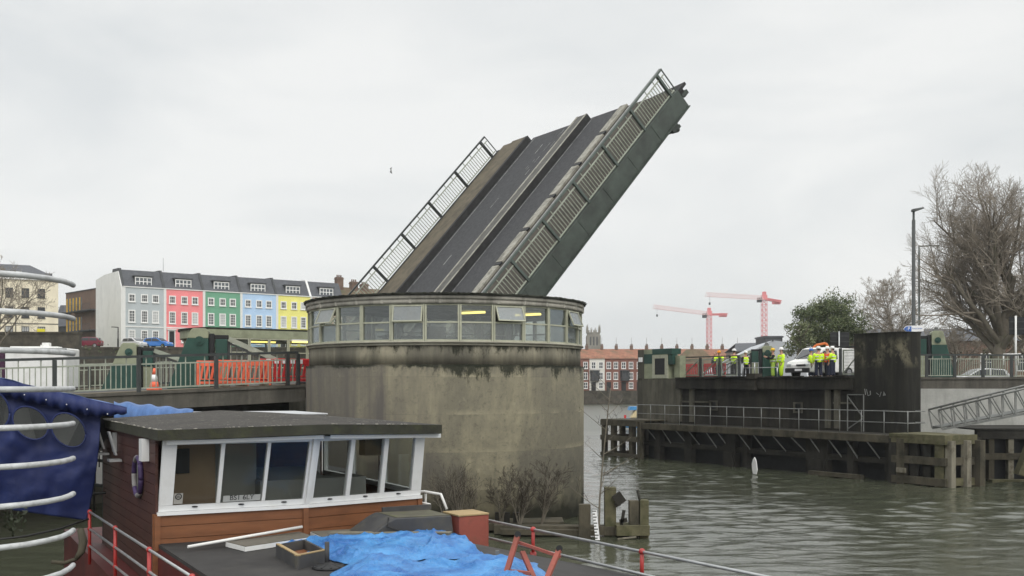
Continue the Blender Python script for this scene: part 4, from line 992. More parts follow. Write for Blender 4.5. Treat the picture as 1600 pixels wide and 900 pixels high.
# ================================================================ TREES
def grow(seed, base, height, trunk_r, levels, r1=None, nc0=None, sp2=None, spread=.55, nchild=(4, 6), up=.25, first=.3, lean=(0, 0), ratio=.62, sides=(8, 6, 4, 3, 3, 3), stems=1, minr=.008, wig=.18, maxseg=14000):
    rng = random.Random(seed); tr, cr_ = MB(), MB(); cnt = [0]
    def rv(s): return V(rng.gauss(0, s), rng.gauss(0, s), rng.gauss(0, s))
    def branch(p, d, ln, r, lv):
        if cnt[0] > maxseg: return
        n = 5 if lv < 2 else 4 if lv < 4 else 3
        pts, rs = [p], [r]; dd = d.copy(); q = p.copy()
        for i in range(n):
            dd = (dd + rv(wig * (.6 if lv == 0 else 1)) + V(0, 0, up * (.25 if lv == 0 else .5))).normalized()
            q = q + dd * (ln / n); pts.append(q); rs.append(max(minr, r * (1 - .72 * (i + 1) / n) if lv else r * (1 - .6 * (i + 1) / n)))
        cnt[0] += n
        (tr if lv < 2 else cr_).tube(pts, rs, sides[min(lv, 5)], cap=False)
        if lv >= levels: return
        k_ = rng.randint(*nchild) + (3 if lv == 0 else 0)
        if lv == 0 and nc0: k_ = nc0
        for j in range(k_):
            f = first + (1 - first) * (j + rng.random()) / k_ if lv == 0 else .2 + .8 * (j + rng.random()) / k_
            i = min(n - 1, int(f * n)); g = f * n - i
            pp = pts[i].lerp(pts[i + 1], g); ax = (pts[i + 1] - pts[i]).normalized()
            side = ax.cross(rv(1)).normalized()
            nd = (ax * (1 - (spread if lv < 1 or not sp2 else sp2)) + side * (spread if lv < 1 or not sp2 else sp2) + V(0, 0, up * .3)).normalized()
            l2 = ln * (r1 if r1 and lv == 0 else ratio) * rng.uniform(.75, 1.15) * (1.15 - .45 * f if lv else 1.05 - .2 * f)
            branch(pp, nd, l2, max(minr, rs[i] * .55), lv + 1)
    for s_ in range(stems):
        a = rng.random() * 6.28
        d0 = V(lean[0], lean[1], 1) + (V(math.cos(a), math.sin(a), 0) * rng.uniform(.1, .45) if stems > 1 else V(0, 0, 0))
        branch(Vector(base) + (V(math.cos(a), math.sin(a), 0) * trunk_r if stems > 1 else V(0, 0, 0)), d0.normalized(), height * (rng.uniform(.7, 1) if stems > 1 else 1), trunk_r, 0)
    return tr, cr_
def bare_tree(name, lab, cat, base, seed, height, r, levels, twig='twig', group=None, **kw):
    t = thing(name, lab, cat, base, 0, group); tr, cr_ = grow(seed, base, height, r, levels, **kw)
    tr.build('trunk', M['bark'], t)
    if cr_.v: cr_.build('crown', M[twig], t)
    if twig == 'twig_dk': t.children[0].data.materials[0] = M[twig]
    return t
b_ = P(1556, 566, 78); b_.z = 4.4
bare_tree('bare_tree', 'large leafless tree spreading over the right edge behind the barred railing', 'tree', b_, 52, 8.6, .55, 4, r1=.98, nc0=24, spread=.55, sp2=.52, nchild=(8, 10), up=.13, first=.20, ratio=.54, minr=.010, wig=.10, maxseg=120000)
b_ = P(1401, 560, 115); b_.z = 4.3
bare_tree('bare_tree', 'smaller leafless tree between the green tree and the street lamps', 'tree', b_, 5, 9.0, .20, 4, r1=.58, nc0=20, spread=.55, sp2=.5, nchild=(6, 8), up=.10, first=.22, ratio=.5, minr=.014, wig=.10, maxseg=40000)
b_ = P(1490, 560, 100); b_.z = 4.3
bare_tree('bare_tree', 'low leafless brown tree left of the large bare tree trunk', 'tree', b_, 15, 3.4, .22, 4, r1=1.1, nc0=10, spread=.5, sp2=.58, nchild=(6, 8), up=.08, first=.2, ratio=.5, minr=.013, wig=.12, maxseg=40000)
b_ = P(1625, 560, 90); b_.z = 4.3
bare_tree('bare_tree', 'leafless tree cut off by the right edge of the view', 'tree', b_, 33, 6, .35, 4, r1=1.2, nc0=11, spread=.5, sp2=.56, nchild=(6, 8), up=.09, first=.25, ratio=.5, minr=.013, wig=.11, maxseg=40000)
b_ = P(-4, 545, 112); b_.z = 7
bare_tree('bare_tree', 'leafless tree at the left edge in front of the cream building', 'tree', b_, 8, 6.5, .24, 4, r1=.95, nc0=12, spread=.5, sp2=.58, nchild=(5, 7), up=.08, first=.25, ratio=.5, minr=.016, wig=.12, maxseg=40000)
def leafy(name, lab, cat, c, rad, seed, n, mats, leaf=.22, trunk_h=2.5, clumps=60):
    t = thing(name, lab, cat, (c[0], c[1], c[2] - rad[2] - trunk_h * .3)); rng = random.Random(seed); base = V(c[0], c[1], c[2] - rad[2] - trunk_h * .3)
    tr, _ = grow(seed, base, rad[2] * 1.7, .2, 2, spread=.6, nchild=(4, 5), first=.25); tr.build('trunk', M['bark'], t)
    mb = MB(); cl = []
    for i in range(clumps):
        while True:
            p = V(rng.uniform(-1, 1), rng.uniform(-1, 1), rng.uniform(-1, 1))
            if .25 < p.length < 1: break
        p = p.normalized() * (.45 + .5 * rng.random()) 
        if p.z < -.2: p.x *= .9; p.y *= .9
        cl.append((V(p.x * rad[0], p.y * rad[1], p.z * rad[2]) + Vector(c), rng.uniform(.18, .34) * rad[2], rng.random()))
    for i in range(n):
        cp, cr2, tone = rng.choice(cl)
        d = V(rng.gauss(0, 1), rng.gauss(0, 1), rng.gauss(0, .8)).normalized() * cr2 * rng.random() ** .45
        p = cp + d; nrm = (d.normalized() + V(rng.gauss(0, .6), rng.gauss(0, .6), rng.gauss(0, .6) + .3)).normalized()
        x = nrm.cross(V(rng.gauss(0, 1), rng.gauss(0, 1), rng.gauss(0, 1))).normalized() * leaf * rng.uniform(.5, 1.1); y = nrm.cross(x).normalized() * leaf * rng.uniform(.3, .6)
        mb.add([p - x, p - y, p + x, p + y], [(0, 1, 2, 3)], 0 if rng.random() < .35 + .5 * tone else 1)
    mb.build('crown', mats, t); return t
c = P(1294, 512, 100); leafy('green_tree', 'rounded dark green tree in leaf behind the white van', 'tree', c, (3.65, 3.4, 3.35), 3, 26000, [M['leafdk'], M['leafmd']], .13, 2, 120)
M['leafpale'] = mat('pale_leaf', (.16, .18, .09), .7, .4, .5)
c = P(1246, 532, 92); leafy('green_tree', 'pale loose green bush left of the rounded green tree', 'bush', c, (1.6, 1.5, 1.9), 6, 1500, [M['leafmd'], M['leafpale']], .15, 1.5, 30)
rng = random.Random(31)
for i, (px, Y, rx, rz, lab) in enumerate(((1478, 122, 2.5, 1.2, 'low dark hedge mass behind the green gate box'), (1590, 118, 5, 1.6, 'brown shrub bank under the large bare tree'), )):
    c = P(px, 545, Y); leafy('shrub', lab, 'shrub', c, (rx, 1.5, rz), 40 + i, 1600, [mat('brown_leaf%d' % i, (.09, .06, .04), .9, .4, .5), M['leafdk']], .2, 1, 20)
# ivy and weeds along the stone walls
mb = MB()
for i in range(500):
    x = rng.uniform(-100, -40); z = 9.7 - abs(rng.gauss(0, 1.2)) + .25; p = V(x, 135.3 + rng.uniform(-.2, .1), z)
    if mnoise.noise(V(x * .15, z * .3, 2)) < .02: continue
    a = rng.random() * 6.28; l_ = rng.uniform(.1, .28); mb.add([p, p + V(math.cos(a) * l_, -.1, math.sin(a) * l_), p + V(math.cos(a + 1.2) * l_, -.15, math.sin(a + 1.2) * l_)], [(0, 1, 2)])
o = mb.build('ivy', M['leafdk']); tag(o, 'dark ivy hanging over the stone retaining wall', 'ivy', kind='stuff')
# bare saplings at the tower foot
def shrub(px, Y, zb, seed, h_, r, lab, stems, levels=2, **kw):
    b_ = P(px, 600, Y); b_.z = zb
    return bare_tree('bare_shrub', lab, 'shrub', b_, seed, h_, r, levels, twig='twig_dk', stems=stems, minr=.0035, group='leafless shrubs at the tower foot', **{**dict(spread=.45, nchild=(4, 6), up=.12, first=.2, ratio=.48, wig=.07), **kw})
shrub(812, 31.6, .25, 3, 1.7, .022, 'tallest leafless bush against the middle of the tower base', 6, 3)
shrub(845, 31.9, .25, 14, 1.75, .022, 'thin leafless bush right of the tallest one at the tower base', 5, 3)
shrub(783, 32.1, .25, 24, 1.4, .02, 'low leafless bush left of the tallest one at the tower base', 4, 3)
shrub(715, 31.8, .3, 7, 1.5, .018, 'leafless seed-headed bush beside the white boat rail', 8, 2)
shrub(694, 32.0, .4, 9, 1.5, .016, 'leafless weed stems just right of the wheelhouse window', 6, 2)
shrub(738, 32.2, .3, 11, 1.2, .016, 'small leafless bush above the red locker', 5, 2)
b_ = P(936, 600, 31.3); b_.z = .25
bare_tree('bare_sapling', 'tall thin leafless sapling rising beside the mossy posts', 'sapling', b_, 42, 4.3, .032, 3, twig='twig_dk', r1=.33, nc0=14, spread=.66, nchild=(2, 4), up=.06, first=.12, ratio=.45, minr=.0035, wig=.05, maxseg=4000)
# ================================================================ BRIDGE GATE MACHINES, BARRIERS, CONE
def gate_machine(name, lab, loc, rz, h, split, mir=1, wb=1.5, wt=.62, brace=(2.0, .9), arm=True):
    t = thing(name, lab, 'gate machine', loc, rz, 'gate machines at the bridge ends')
    def q(x, y, z): return V(x * mir, y, z)
    def xl(z): return (wb - wt) * z / h
    zc = h * split
    MB().ext([q(0, 0, 0), q(wb, 0, 0), q(wb, 0, zc), q(xl(zc), 0, zc)], (0, .9, 0)).build('lower_casing', M['dkgreen'], t, local=True, bevel=.02)
    MB().ext([q(xl(zc), 0, zc), q(wb, 0, zc), q(wb, 0, h - .08), q(wb - .1, 0, h), q(xl(h) + .05, 0, h), q(xl(h - .08), 0, h - .08)], (0, .9, 0)).build('upper_casing', M['palegreen'], t, local=True, bevel=.02)
    m = MB(); c = q(wb - .32, -.03, h * .80); m.tube([c, c + V(0, -.03, 0)], .17, 14); m.tube([c + V(0, -.03, 0), c + V(0, -.1, 0)], .06, 8); m.build('pivot_cap', M['dkgreen'], t, local=True)
    m = MB(); m.obox(q(wb + .02, .1, 0), q(.18, 0, 0), (0, .5, 0), (0, 0, h * .92)); m.obox(q(wb + .1, .2, h * .83), q(.62, 0, 0), (0, .12, 0), (0, 0, h * .07)); m.build('guide_post', M['black'], t, local=True, bevel=.015)
    m = MB(); m.obox(q(wb + .24, .15, h * .50), q(.44, 0, 0), (0, .4, 0), (0, 0, h * .33)); m.build('counterweight', M['dkgreen'], t, local=True, bevel=.02)
    m = MB(); m.obox(q(wb + .26, .2, 0), q(.40, 0, 0), (0, .4, 0), (0, 0, h * .49)); m.build('pedestal', M['palegreen'], t, local=True, bevel=.02)
    m = MB(); m.beam(q(wb + .72, .3, h * .84), q(wb + .72 + brace[0], .3, h * .84 - brace[1]), .12, .18); m.build('brace_arm', M['rail_pale'], t, local=True)
    m = MB(); m.beam(q(wb + .72, .33, h * .84 - .16), q(wb + .67 + brace[0], .33, h * .84 - brace[1] - .16), .1, .08); m.beam(q(wb + .725, .33, 0), q(wb + .725, .33, h * .82), .1); m.beam(q(wb + .72, .33, .3), q(wb + .72 + brace[0], .33, .3), .08); m.build('arm_frame', M['rail_dark'], t, local=True)
    m = MB(); n = 10
    for i in range(n):
        x = wb + .82 + brace[0] * i / n; m.beam(q(x, .33, .3), q(x, .33, h * .84 - brace[1] * i / n - .2), .03)
    m.build('mesh_infill', M['galv_dull'], t, local=True)
    if not arm: return t
    m = MB(); m.box(q(wb - .3, .45, h + .06), (.3, .4, .12)); m.lathe([(.09, 0), (.12, .1), (.02, .16)], q(wb - .3, .45, h + .1), 8); m.build('signal_lamp', M['galv_dull'], t, local=True)
    return t
o = B(-8.6, 5.9, zr(-8.6) - .05); gate_machine('gate_machine', 'dark green gate machine casing with lichen-pale top nearest the orange barriers', (o.x, o.y, o.z), R(12), 2.32, .84, arm=False)
o = B(-9.0, 15.2, zr(-9) - .05); gate_machine('gate_machine', 'pale topped green gate machine further left across the road', (o.x, o.y, o.z), R(12), 2.1, .52, brace=(1.4, .5), arm=False)
o = P(1221, 600, 66.8); o.z = 5.0; gate_machine('gate_machine', 'green gate machine with sloping brace behind the workers on the far pier', (o.x, o.y, o.z), R(-8), 2.15, .8, mir=-1, wb=1.2)
o = P(1493, 600, 57.5); gate_machine('gate_machine', 'bottle green gate machine with pale sloping cap right of the black pylon', (o.x, o.y, 5.0), R(-14), 2.65, .70, mir=-1, wb=1.25, wt=.6, brace=(2.2, 1.1))
M['mesh_fill'] = glass('gate_mesh', (.72, .72, .70), .0, .22, (.3, .3, .27))
def gate(name, lab, a, b, n, h=1.28, m_='rail_pale'):
    t = thing(name, lab, 'gate', a); a, b = Vector(a), Vector(b); d = (b - a) / n; du = d.normalized()
    MB().beam(a + V(0, 0, h + .05), b + V(0, 0, h + .05), .1, .07).build('top_rail', M['rail_dark'], t)
    MB().beam(a + V(0, 0, .06), b + V(0, 0, .06), .1, .08).build('bottom_rail', M['rail_dark'], t)
    for i in range(n + 1): MB().beam(a + d * i, a + d * i + V(0, 0, h), .14, .1, up=du).build('post', M['rail_dark'], t)
    for i in range(n):
        o = a + d * i + du * .16 + V(0, 0, .12); e = d - du * .32; mb = MB(); rect_frame(mb, o, e, V(0, 0, h - .2), Vector((e.y, -e.x, 0)), .07, .05)
        mb.beam(o + V(0, 0, .05), o + e + V(0, 0, h - .25), .07, .04); f = mb.build('frame', M[m_], t)
        mb = MB(); nw = 16
        for j in range(1, nw):
            mb.beam(o + e * j / nw, o + e * j / nw + V(0, 0, h - .2), .012)
        for j in range(1, 8): mb.beam(o + V(0, 0, (h - .2) * j / 8), o + e + V(0, 0, (h - .2) * j / 8), .010)
        mb.build('mesh_infill', M['galv_dull'], f)
    return t
gate('road_gate', 'pale framed mesh road gate with diagonal braces closed across the far deck', B(26.7, 16.0, 5.03), B(26.7, 11.0, 5.03), 3)
gate('road_gate', 'single mesh gate leaf standing against the black pylon', B(26.4, 3.3, 5.03), B(26.4, 1.75, 5.03), 1, 1.55)
m = MB(); a, b = B(26.9, 10.9, 5.62), B(26.9, 8.2, 5.62); m.tube([a, b], .022, 6); 
for f in (0, .35, 1): p = a + (b - a) * f; m.tube([V(p.x, p.y, 5.03), p + V(0, 0, .3 if f < .5 else 0)], .035, 6)
o = m.build('hand_rail', M['galv']); tag(o, 'thin horizontal guard rail with posts in front of the two small vest-wearing workers', 'rail')
def barrier(lab, c, rz, col, white=False):
    t = thing('road_barrier', lab, 'barrier', c, rz, 'plastic pedestrian barriers on the near approach')
    m = MB(); m.box((0, 0, .86), (1.96, .05, .20)); m.box((0, 0, .16), (1.9, .06, .09)); m.box((0, 0, .29), (1.9, .035, .04))
    m.box((-.94, 0, .5), (.09, .07, .9)); m.box((.94, 0, .5), (.09, .07, .9))
    for i in range(9):
        x = -.8 + i * .2; m.beam((x - .045, 0, .3), (x + .05, 0, .78), .085, .04, up=(0, 1, 0))
    m.build('panel', M[col], t, local=True, bevel=.008)
    for s in (-1, 1):
        MB().box((s * .72, 0, .05), (.16, .72, .10)).build('foot', M['timber_pale'] if col == 'orange' else M['black'], t, local=True, bevel=.01)
    if white:
        m = MB()
        for i in range(5): m.box((-.64 + i * .32, -.031, .87), (.17, .006, .16))
        m.build('reflector', M['refl_white'], t, local=True)
    return t
def onb(u, v, d=0): p = B(u, v, zr(u) + d); return (p.x, p.y, p.z)
barrier('orange plastic barrier with slanted bars just left of the red ones', onb(-6.5, 3.35), BRZ - .06, 'orange')
barrier('second orange plastic barrier overlapping the first, nearest the green casing', onb(-7.1, 3.95), BRZ + .10, 'orange')
barrier('red plastic barrier with white reflectors beside the orange barrier', onb(-4.85, 3.7), BRZ + .04, 'redpl', True)
barrier('red plastic barrier set behind the reflectored one against the tower', onb(-4.0, 4.3), BRZ - .12, 'redpl')
for i, (u, v) in enumerate(((29, 17.6), (29, 15.4))):
    p = B(u, v, 5.03); t = barrier(['red plastic barrier behind the mesh gate on the far deck, nearer the pylon', 'red plastic barrier behind the mesh gate on the far deck, nearer the workers'][i], (p.x, p.y, p.z), BRZ + R(90), 'redpl'); t['group'] = 'plastic barriers on the far deck'
cn = thing('traffic_cone', 'orange and white traffic cone on the footway behind the near railing', 'cone', onb(-9.5, 4.1))
MB().box((0, 0, .03), (.42, .42, .06)).build('base', M['orange'], cn, local=True, bevel=.02)
MB().lathe([(.17, .06), (.125, .3)], (0, 0, 0), 18).build('lower_cone', M['orange'], cn, local=True)
MB().lathe([(.126, .302), (.08, .55)], (0, 0, 0), 18).build('white_sleeve', M['refl_white'], cn, local=True)
MB().lathe([(.079, .552), (.035, .78)], (0, 0, 0), 18).build('upper_cone', M['orange'], cn, local=True)

# ================================================================ VEHICLES
M['tyre'] = mat('tyre_rubber', (.012, .012, .012), .85, .2, 8); M['alloy'] = mat('wheel_metal', (.35, .35, .36), .35, .15, 5, metal=.6)
M['carglass'] = mat('dark_car_glass', (.03, .035, .04), .06, .3, 1, spec=.7); M['trimblack'] = mat('black_bumper', (.02, .02, .021), .6, .2, 5)
M['headlamp'] = mat('headlamp_lens', (.45, .47, .48), .1, .3, 6, spec=.7); M['redlamp'] = mat('tail_lamp', (.35, .02, .02), .2, .2, 5)
def wheel(t, x, y, r, w_=.2):
    s = 1 if y > 0 else -1
    f = MB().tube([(x, y - w_ / 2, r), (x, y + w_ / 2, r)], r, 20).build('wheel', M['tyre'], t, local=True)
    MB().tube([(x, y + s * (w_ / 2 - .01), r), (x, y + s * (w_ / 2 + .012), r)], r * .62, 14).build('rim', M['alloy'], f, local=True)
def vehicle(name, lab, cat, loc, rz, prof, wdt, paint_, glassq, wheels, r=.32, group=None, taper=.12, zt=1.0, plate=None):
    """prof: side outline (x forward, z); cabin above zt narrows by taper"""
    t = thing(name, lab, cat, loc, rz, group)
    n = len(prof); vs = []
    for s in (-1, 1):
        for x, z in prof: vs.append(V(x, s * (wdt / 2 - max(0, z - zt) * taper), z))
    fs = [list(range(n))[::-1], [n + i for i in range(n)]] + [[i, (i + 1) % n, n + (i + 1) % n, n + i] for i in range(n)]
    b = MB().add(vs, [f[::-1] for f in fs]); o = b.build('body', paint_, t, local=True, bevel=.06); o.modifiers[0].segments = 3
    for g in glassq:                                         # side glass outline plus front / rear glass
        for s in (-1, 1):
            pts = [V(x, s * (wdt / 2 - max(0, z - zt) * taper + .006), z) for x, z in g]
            MB().ext(pts, (0, s * .012, 0)).build('side_window', M['carglass'], t, local=True)
    for (x0, z0, x1, z1, nm) in wheels['screens']:
        w0, w1 = wdt / 2 - max(0, z0 - zt) * taper - .1, wdt / 2 - max(0, z1 - zt) * taper - .1
        up = V(x1 - x0, 0, z1 - z0); nr = V(up.z, 0, -up.x).normalized() * (1 if nm == 'windscreen' else -1)
        MB().ext([V(x0, -w0, z0) + nr * .008, V(x0, w0, z0) + nr * .008, V(x1, w1, z1) + nr * .008, V(x1, -w1, z1) + nr * .008], nr * .012).build(nm, M['carglass'], t, local=True)
    for x in wheels['x']:
        for s in (-1, 1): wheel(t, x, s * (wdt / 2 - .09), r)
    return t
CARP = [(-1.95, .28), (-2.0, .75), (-1.9, .98), (-1.55, 1.42), (-.2, 1.5), (.35, 1.42), (1.05, .98), (1.85, .82), (2.0, .6), (1.98, .28)]
CG = [[(-1.62, .99), (-1.42, 1.36), (-.55, 1.42), (-.55, .98)], [(-.45, .98), (-.45, 1.42), (.25, 1.37), (.88, .99)]]
CW = {'x': (-1.25, 1.28), 'screens': [(1.02, 1.0, .38, 1.40, 'windscreen'), (-1.87, 1.02, -1.56, 1.40, 'rear_window')]}
def car(lab, px, y, Y, rz, c, sc=1.0):
    p = P(px, y, Y)
    t = vehicle('parked_car', lab, 'car', (p.x, p.y, tz), rz, CARP, 1.7, mat('car_paint_%d' % px, c, .25, .04, 2, spec=.6), CG, CW, .31, 'cars parked above the stone wall')
    m = MB(); m.box((1.95, -.55, .66), (.1, .34, .13)); m.box((1.95, .55, .66), (.1, .34, .13)); m.build('headlight', M['headlamp'], t, local=True)
    m = MB(); m.box((-1.98, -.6, .85), (.06, .2, .25)); m.box((-1.98, .6, .85), (.06, .2, .25)); m.build('tail_light', M['redlamp'], t, local=True)
    t.scale = (sc, sc, sc); return t
car('dark red hatchback parked beside the blank white gable', 136, 543, 139, R(186), (.16, .012, .03), .98)
car('silver car partly hidden behind the dark red hatchback', 106, 543, 142, R(175), (.45, .46, .47), .9)
car('white car with dark roof glass parked below the grey house', 211, 543, 140, R(-28), (.6, .6, .6), .95)
car('bright blue hatchback parked in front of the pink house', 247, 543, 140, R(-14), (.03, .17, .52), .95)
# white works van, front towards the tower
VP = [(-2.3, .35), (-2.32, 1.5), (-2.2, 1.88), (.6, 1.93), (.95, 1.85), (1.6, 1.18), (2.2, 1.02), (2.36, .8), (2.38, .35)]
p = B(33.7, 10.55, 5.03)
van = vehicle('works_van', 'white works van with black bumper standing behind the workers on the far deck', 'van', (p.x, p.y, p.z), BRZ + R(180), VP, 1.9, M['white'],
    [[(.75, 1.2), (.75, 1.72), (.95, 1.7), (1.45, 1.2)], [(-.3, 1.2), (-.3, 1.74), (.62, 1.74), (.62, 1.2)]], {'x': (-1.4, 1.5), 'screens': [(1.58, 1.22, .98, 1.82, 'windscreen')]}, .34, None, .14, 1.05)
MB().box((2.37, 0, .48), (.14, 1.92, .30)).build('bumper', M['trimblack'], van, local=True, bevel=.04)
MB().box((2.38, .30, .80), (.06, .72, .10)).build('grille', M['trimblack'], van, local=True)
for s in (-1, 1): MB().box((2.31, s * .70, .80), (.14, .42, .2)).build('headlight', M['headlamp'], van, local=True, bevel=.04)
MB().box((2.45, .15, .5), (.02, .55, .13)).build('number_plate', M['refl_white'], van, local=True)
for s in (-1, 1): MB().box((1.25, s * 1.06, 1.22), (.14, .2, .24)).build('mirror', M['trimblack'], van, local=True, bevel=.03)
MB().beam((1.6, -.6, 1.22), (1.35, .1, 1.50), .03).build('wiper', M['trimblack'], van, local=True)
# pale car behind the right railing
p = P(1530, 586, 75); t = vehicle('parked_car', 'pale car half hidden behind the far right railing', 'car', (p.x, p.y, 4.3), R(176), CARP, 1.7, mat('pale_car_paint', (.5, .51, .52), .25, .04, 2, spec=.6), CG, CW, .31)
# white box lorry with purple cab on the left
p = P(56, 600, 44.5)
bt = thing('box_van', 'white box van body with dark purple cab behind the left railing', 'van', (p.x, p.y, zr(-18)), R(6))
M['purple'] = mat('dark_purple_paint', (.045, .008, .035), .35, .2, 2, spec=.5)
L_ = 2.55
MB().box((0, .9, 1.27), (L_, 1.9, 1.75)).build('box_body', M['white'], bt, local=True, bevel=.05)
m = MB(); m.box((0, -.065, 2.09), (L_ + .06, .06, .1)); m.box((0, -.065, .42), (L_ + .06, .06, .08)); m.build('trim', M['galv'], bt, local=True)
m = MB(); m.box((-.15, .5, 2.18), (2.0, .6, .07)); m.box((.25, .6, 2.26), (.3, .3, .26)); m.tube([(.05, .5, 2.14), (.05, .5, 2.3)], .03, 6); m.build('roof_vent', M['white'], bt, local=True, bevel=.01)
MB().ext([(-1.28, .0, .35), (-1.28, 0, 2.0), (-2.2, 0, 1.95), (-2.8, 0, 1.3), (-3.2, 0, 1.1), (-3.25, 0, .35)], (0, 1.8, 0)).build('cab', M['purple'], bt, local=True, bevel=.05)
MB().ext([(-1.5, -.01, 1.25), (-1.5, -.01, 1.85), (-2.1, -.01, 1.82), (-2.6, -.01, 1.25)], (0, .008, 0)).build('cab_window', M['carglass'], bt, local=True)
for x in (.7, -2.4): wheel(bt, x, .1, .36)
# small digger / platform with orange arm right of the van
M['yellowp'] = mat('yellow_plant_paint', (.55, .33, .02), .45, .15, 3, dirt=(.2, .14, .05), damt=.5, dscale=3); M['orangep'] = mat('orange_plant_paint', (.62, .16, .04), .45, .15, 3, dirt=(.2, .1, .05), damt=.5, dscale=3)
p = P(1333, 600, 68); dg = thing('compact_digger', 'yellow and orange compact digger behind the mesh gate beside the black pylon', 'digger', (p.x, p.y, 5.03), R(10))
m = MB(); m.box((0, .4, .22), (1.7, .3, .42)); m.box((0, 1.5, .22), (1.7, .3, .42)); m.build('track', M['tyre'], dg, local=True, bevel=.1)
m = MB(); m.box((.1, .95, .85), (1.5, 1.3, .75)); m.ext([(-.7, .4, 1.2), (.2, .4, 1.2), (.1, .4, 1.45), (-.5, .4, 1.45)], (0, 1.1, 0)); m.build('body', M['yellowp'], dg, local=True, bevel=.06)
m = MB()
for x in (-.6, .5):
    for y in (.35, 1.5): m.beam((x, y, 1.2), (x, y, 2.1), .06)
m.box((-.05, .93, 2.13), (1.3, 1.35, .07)); m.build('cab_frame', M['trimblack'], dg, local=True)
m = MB(); m.beam((-.7, .9, 1.1), (-1.5, .9, 2.35), .14, .18); m.beam((-1.5, .9, 2.35), (-2.2, .9, 2.22), .12, .16); m.beam((-2.2, .9, 2.22), (-2.5, .9, 1.9), .1, .14); m.build('arm', M['orangep'], dg, local=True, bevel=.03)
MB().ext([(-2.4, .65, 1.95), (-2.7, .65, 1.85), (-2.75, .65, 1.5), (-2.45, .65, 1.6)], (0, .5, 0)).build('bucket', M['orangep'], dg, local=True, bevel=.02)
# little ferry bow behind the far pylon
fb = thing('ferry_boat', 'small blue and cream ferry bow showing beside the far pylon at water level', 'boat', P(990, 654, 100))
a = P(976, 655, 104); a.z = 0
M['ferry_blue'] = mat('ferry_blue_paint', (.07, .27, .55), .4, .15, 2); M['ferry_cream'] = mat('ferry_cream_paint', (.66, .55, .33), .45, .1, 2)
m = MB(); m.ext([a + V(0, 0, .2), a + V(.3, -.6, .2), a + V(5, -1.2, .2), a + V(5, 1.2, .2), a + V(.3, .6, .2)], (.0, 0, 1.0)); m.build('hull', M['ferry_blue'], fb, bevel=.1)
m = MB(); m.ext([a + V(.5, -.8, 1.2), a + V(1.1, -.8, 2.2), a + V(5, -.8, 2.2), a + V(5, -.8, 1.2)], (0, 1.6, 0)); m.build('cabin', M['ferry_cream'], fb, bevel=.08)
m = MB(); m.ext([a + V(.35, -.85, 2.0), a + V(.5, -.85, 2.36), a + V(5, -.85, 2.4), a + V(5, -.85, 2.2)], (0, 1.7, 0)); m.build('cabin_roof', M['ferry_blue'], fb)
m = MB()
for q in range(3): m.obox(a + V(1.4 + q * 1.1, -.83, 1.45), (.8, 0, 0), (0, .02, 0), (0, 0, .5))
m.build('window', M['carglass'], fb)
MB().tube([a + V(.05, 0, .7), a + V(.05, 0, 1.5)], .12, 8).build('bow_fender', M['redpl'], fb)

# ================================================================ LAMPS AND SIGNS
def lamp(lab, px, Y, ytop, arm, r0=.11, zb=4.95, m_='rail_dark', thin=.6, arc_=False):
    c = P(px, ytop, Y); t = thing('street_lamp', lab, 'street lamp', (c.x, c.y, zb))
    ht = c.z
    MB().tube([(c.x, c.y, zb), (c.x, c.y, zb + 1.6), (c.x, c.y, zb + 1.62), (c.x, c.y, ht - .5), (c.x, c.y, ht - .48), (c.x, c.y, ht)], [r0 * 1.25, r0 * 1.25, r0, r0 * .9, r0 * thin, r0 * thin], 12).build('pole', M[m_], t)
    if arc_:
        MB().tube([(c.x, c.y, ht - .05), (c.x + arm, c.y, ht + .02)], .06, 8).build('bracket', M[m_], t)
        MB().box((c.x + arm + .3, c.y, ht), (.7, .25, .1)).build('lamp_head', M[m_], t, bevel=.03)
    else:
        m = MB(); m.ext([(c.x - .12, c.y - .14, ht), (c.x + .12, c.y - .15, ht + .02), (c.x + arm, c.y - .12, ht + .2), (c.x + arm - .05, c.y - .10, ht + .28), (c.x - .1, c.y - .13, ht + .16)], (0, .28, 0)); m.build('lamp_head', M[m_], t, bevel=.02)
    return t
lamp('tall black street lamp with flat slanted head behind the black pylon', 1427.5, 62, 331, .62, .115)
lamp('grey street lamp with straight arm further back among the bare branches', 1436, 84, 384, 1.0, .10, 4.5, 'rail_lgrey', .8, True)
lamp('small street lamp against the white gable above the parked cars', 184.5, 146, 511, -.9, .09, 9.5, 'black', .8, True)
MB().tube([P(1469, 560, 90), P(1469, 470, 90)], .06, 6)
# direction sign
sp = P(1436, 600, 56.5); sg = thing('direction_sign', 'white arrow sign with a blue parking panel above the black pylon', 'sign', (sp.x, sp.y, 5))
MB().tube([(sp.x, sp.y + .08, 5.0), (sp.x, sp.y + .08, 7.85)], .05, 8).build('post', M['galv_dull'], sg)
a, b = P(1411, 514, 56.4), P(1443, 513, 56.4); x0, x1, z0 = a.x, b.x, a.z
MB().ext([(x0, 56.38, z0), (x0 + .18, 56.38, z0 - .17), (x1, 56.38, z0 - .12), (x1, 56.38, z0 + .2), (x0 + .18, 56.38, z0 + .17)], (0, .03, 0)).build('board', M['refl_white'], sg)
M['blue_sign'] = mat('blue_sign_face', (.03, .12, .42), .4, .05, 2)
MB().obox((x0 + .17, 56.36, z0 - .13), (.28, 0, 0), (0, .012, 0), (0, 0, .27)).build('blue_panel', M['blue_sign'], sg)
MB().ext([(x0 + .03, 56.355, z0), (x0 + .15, 56.355, z0 - .12), (x0 + .15, 56.355, z0 + .12)], (0, .01, 0)).build('arrow_head', M['blue_sign'], sg)
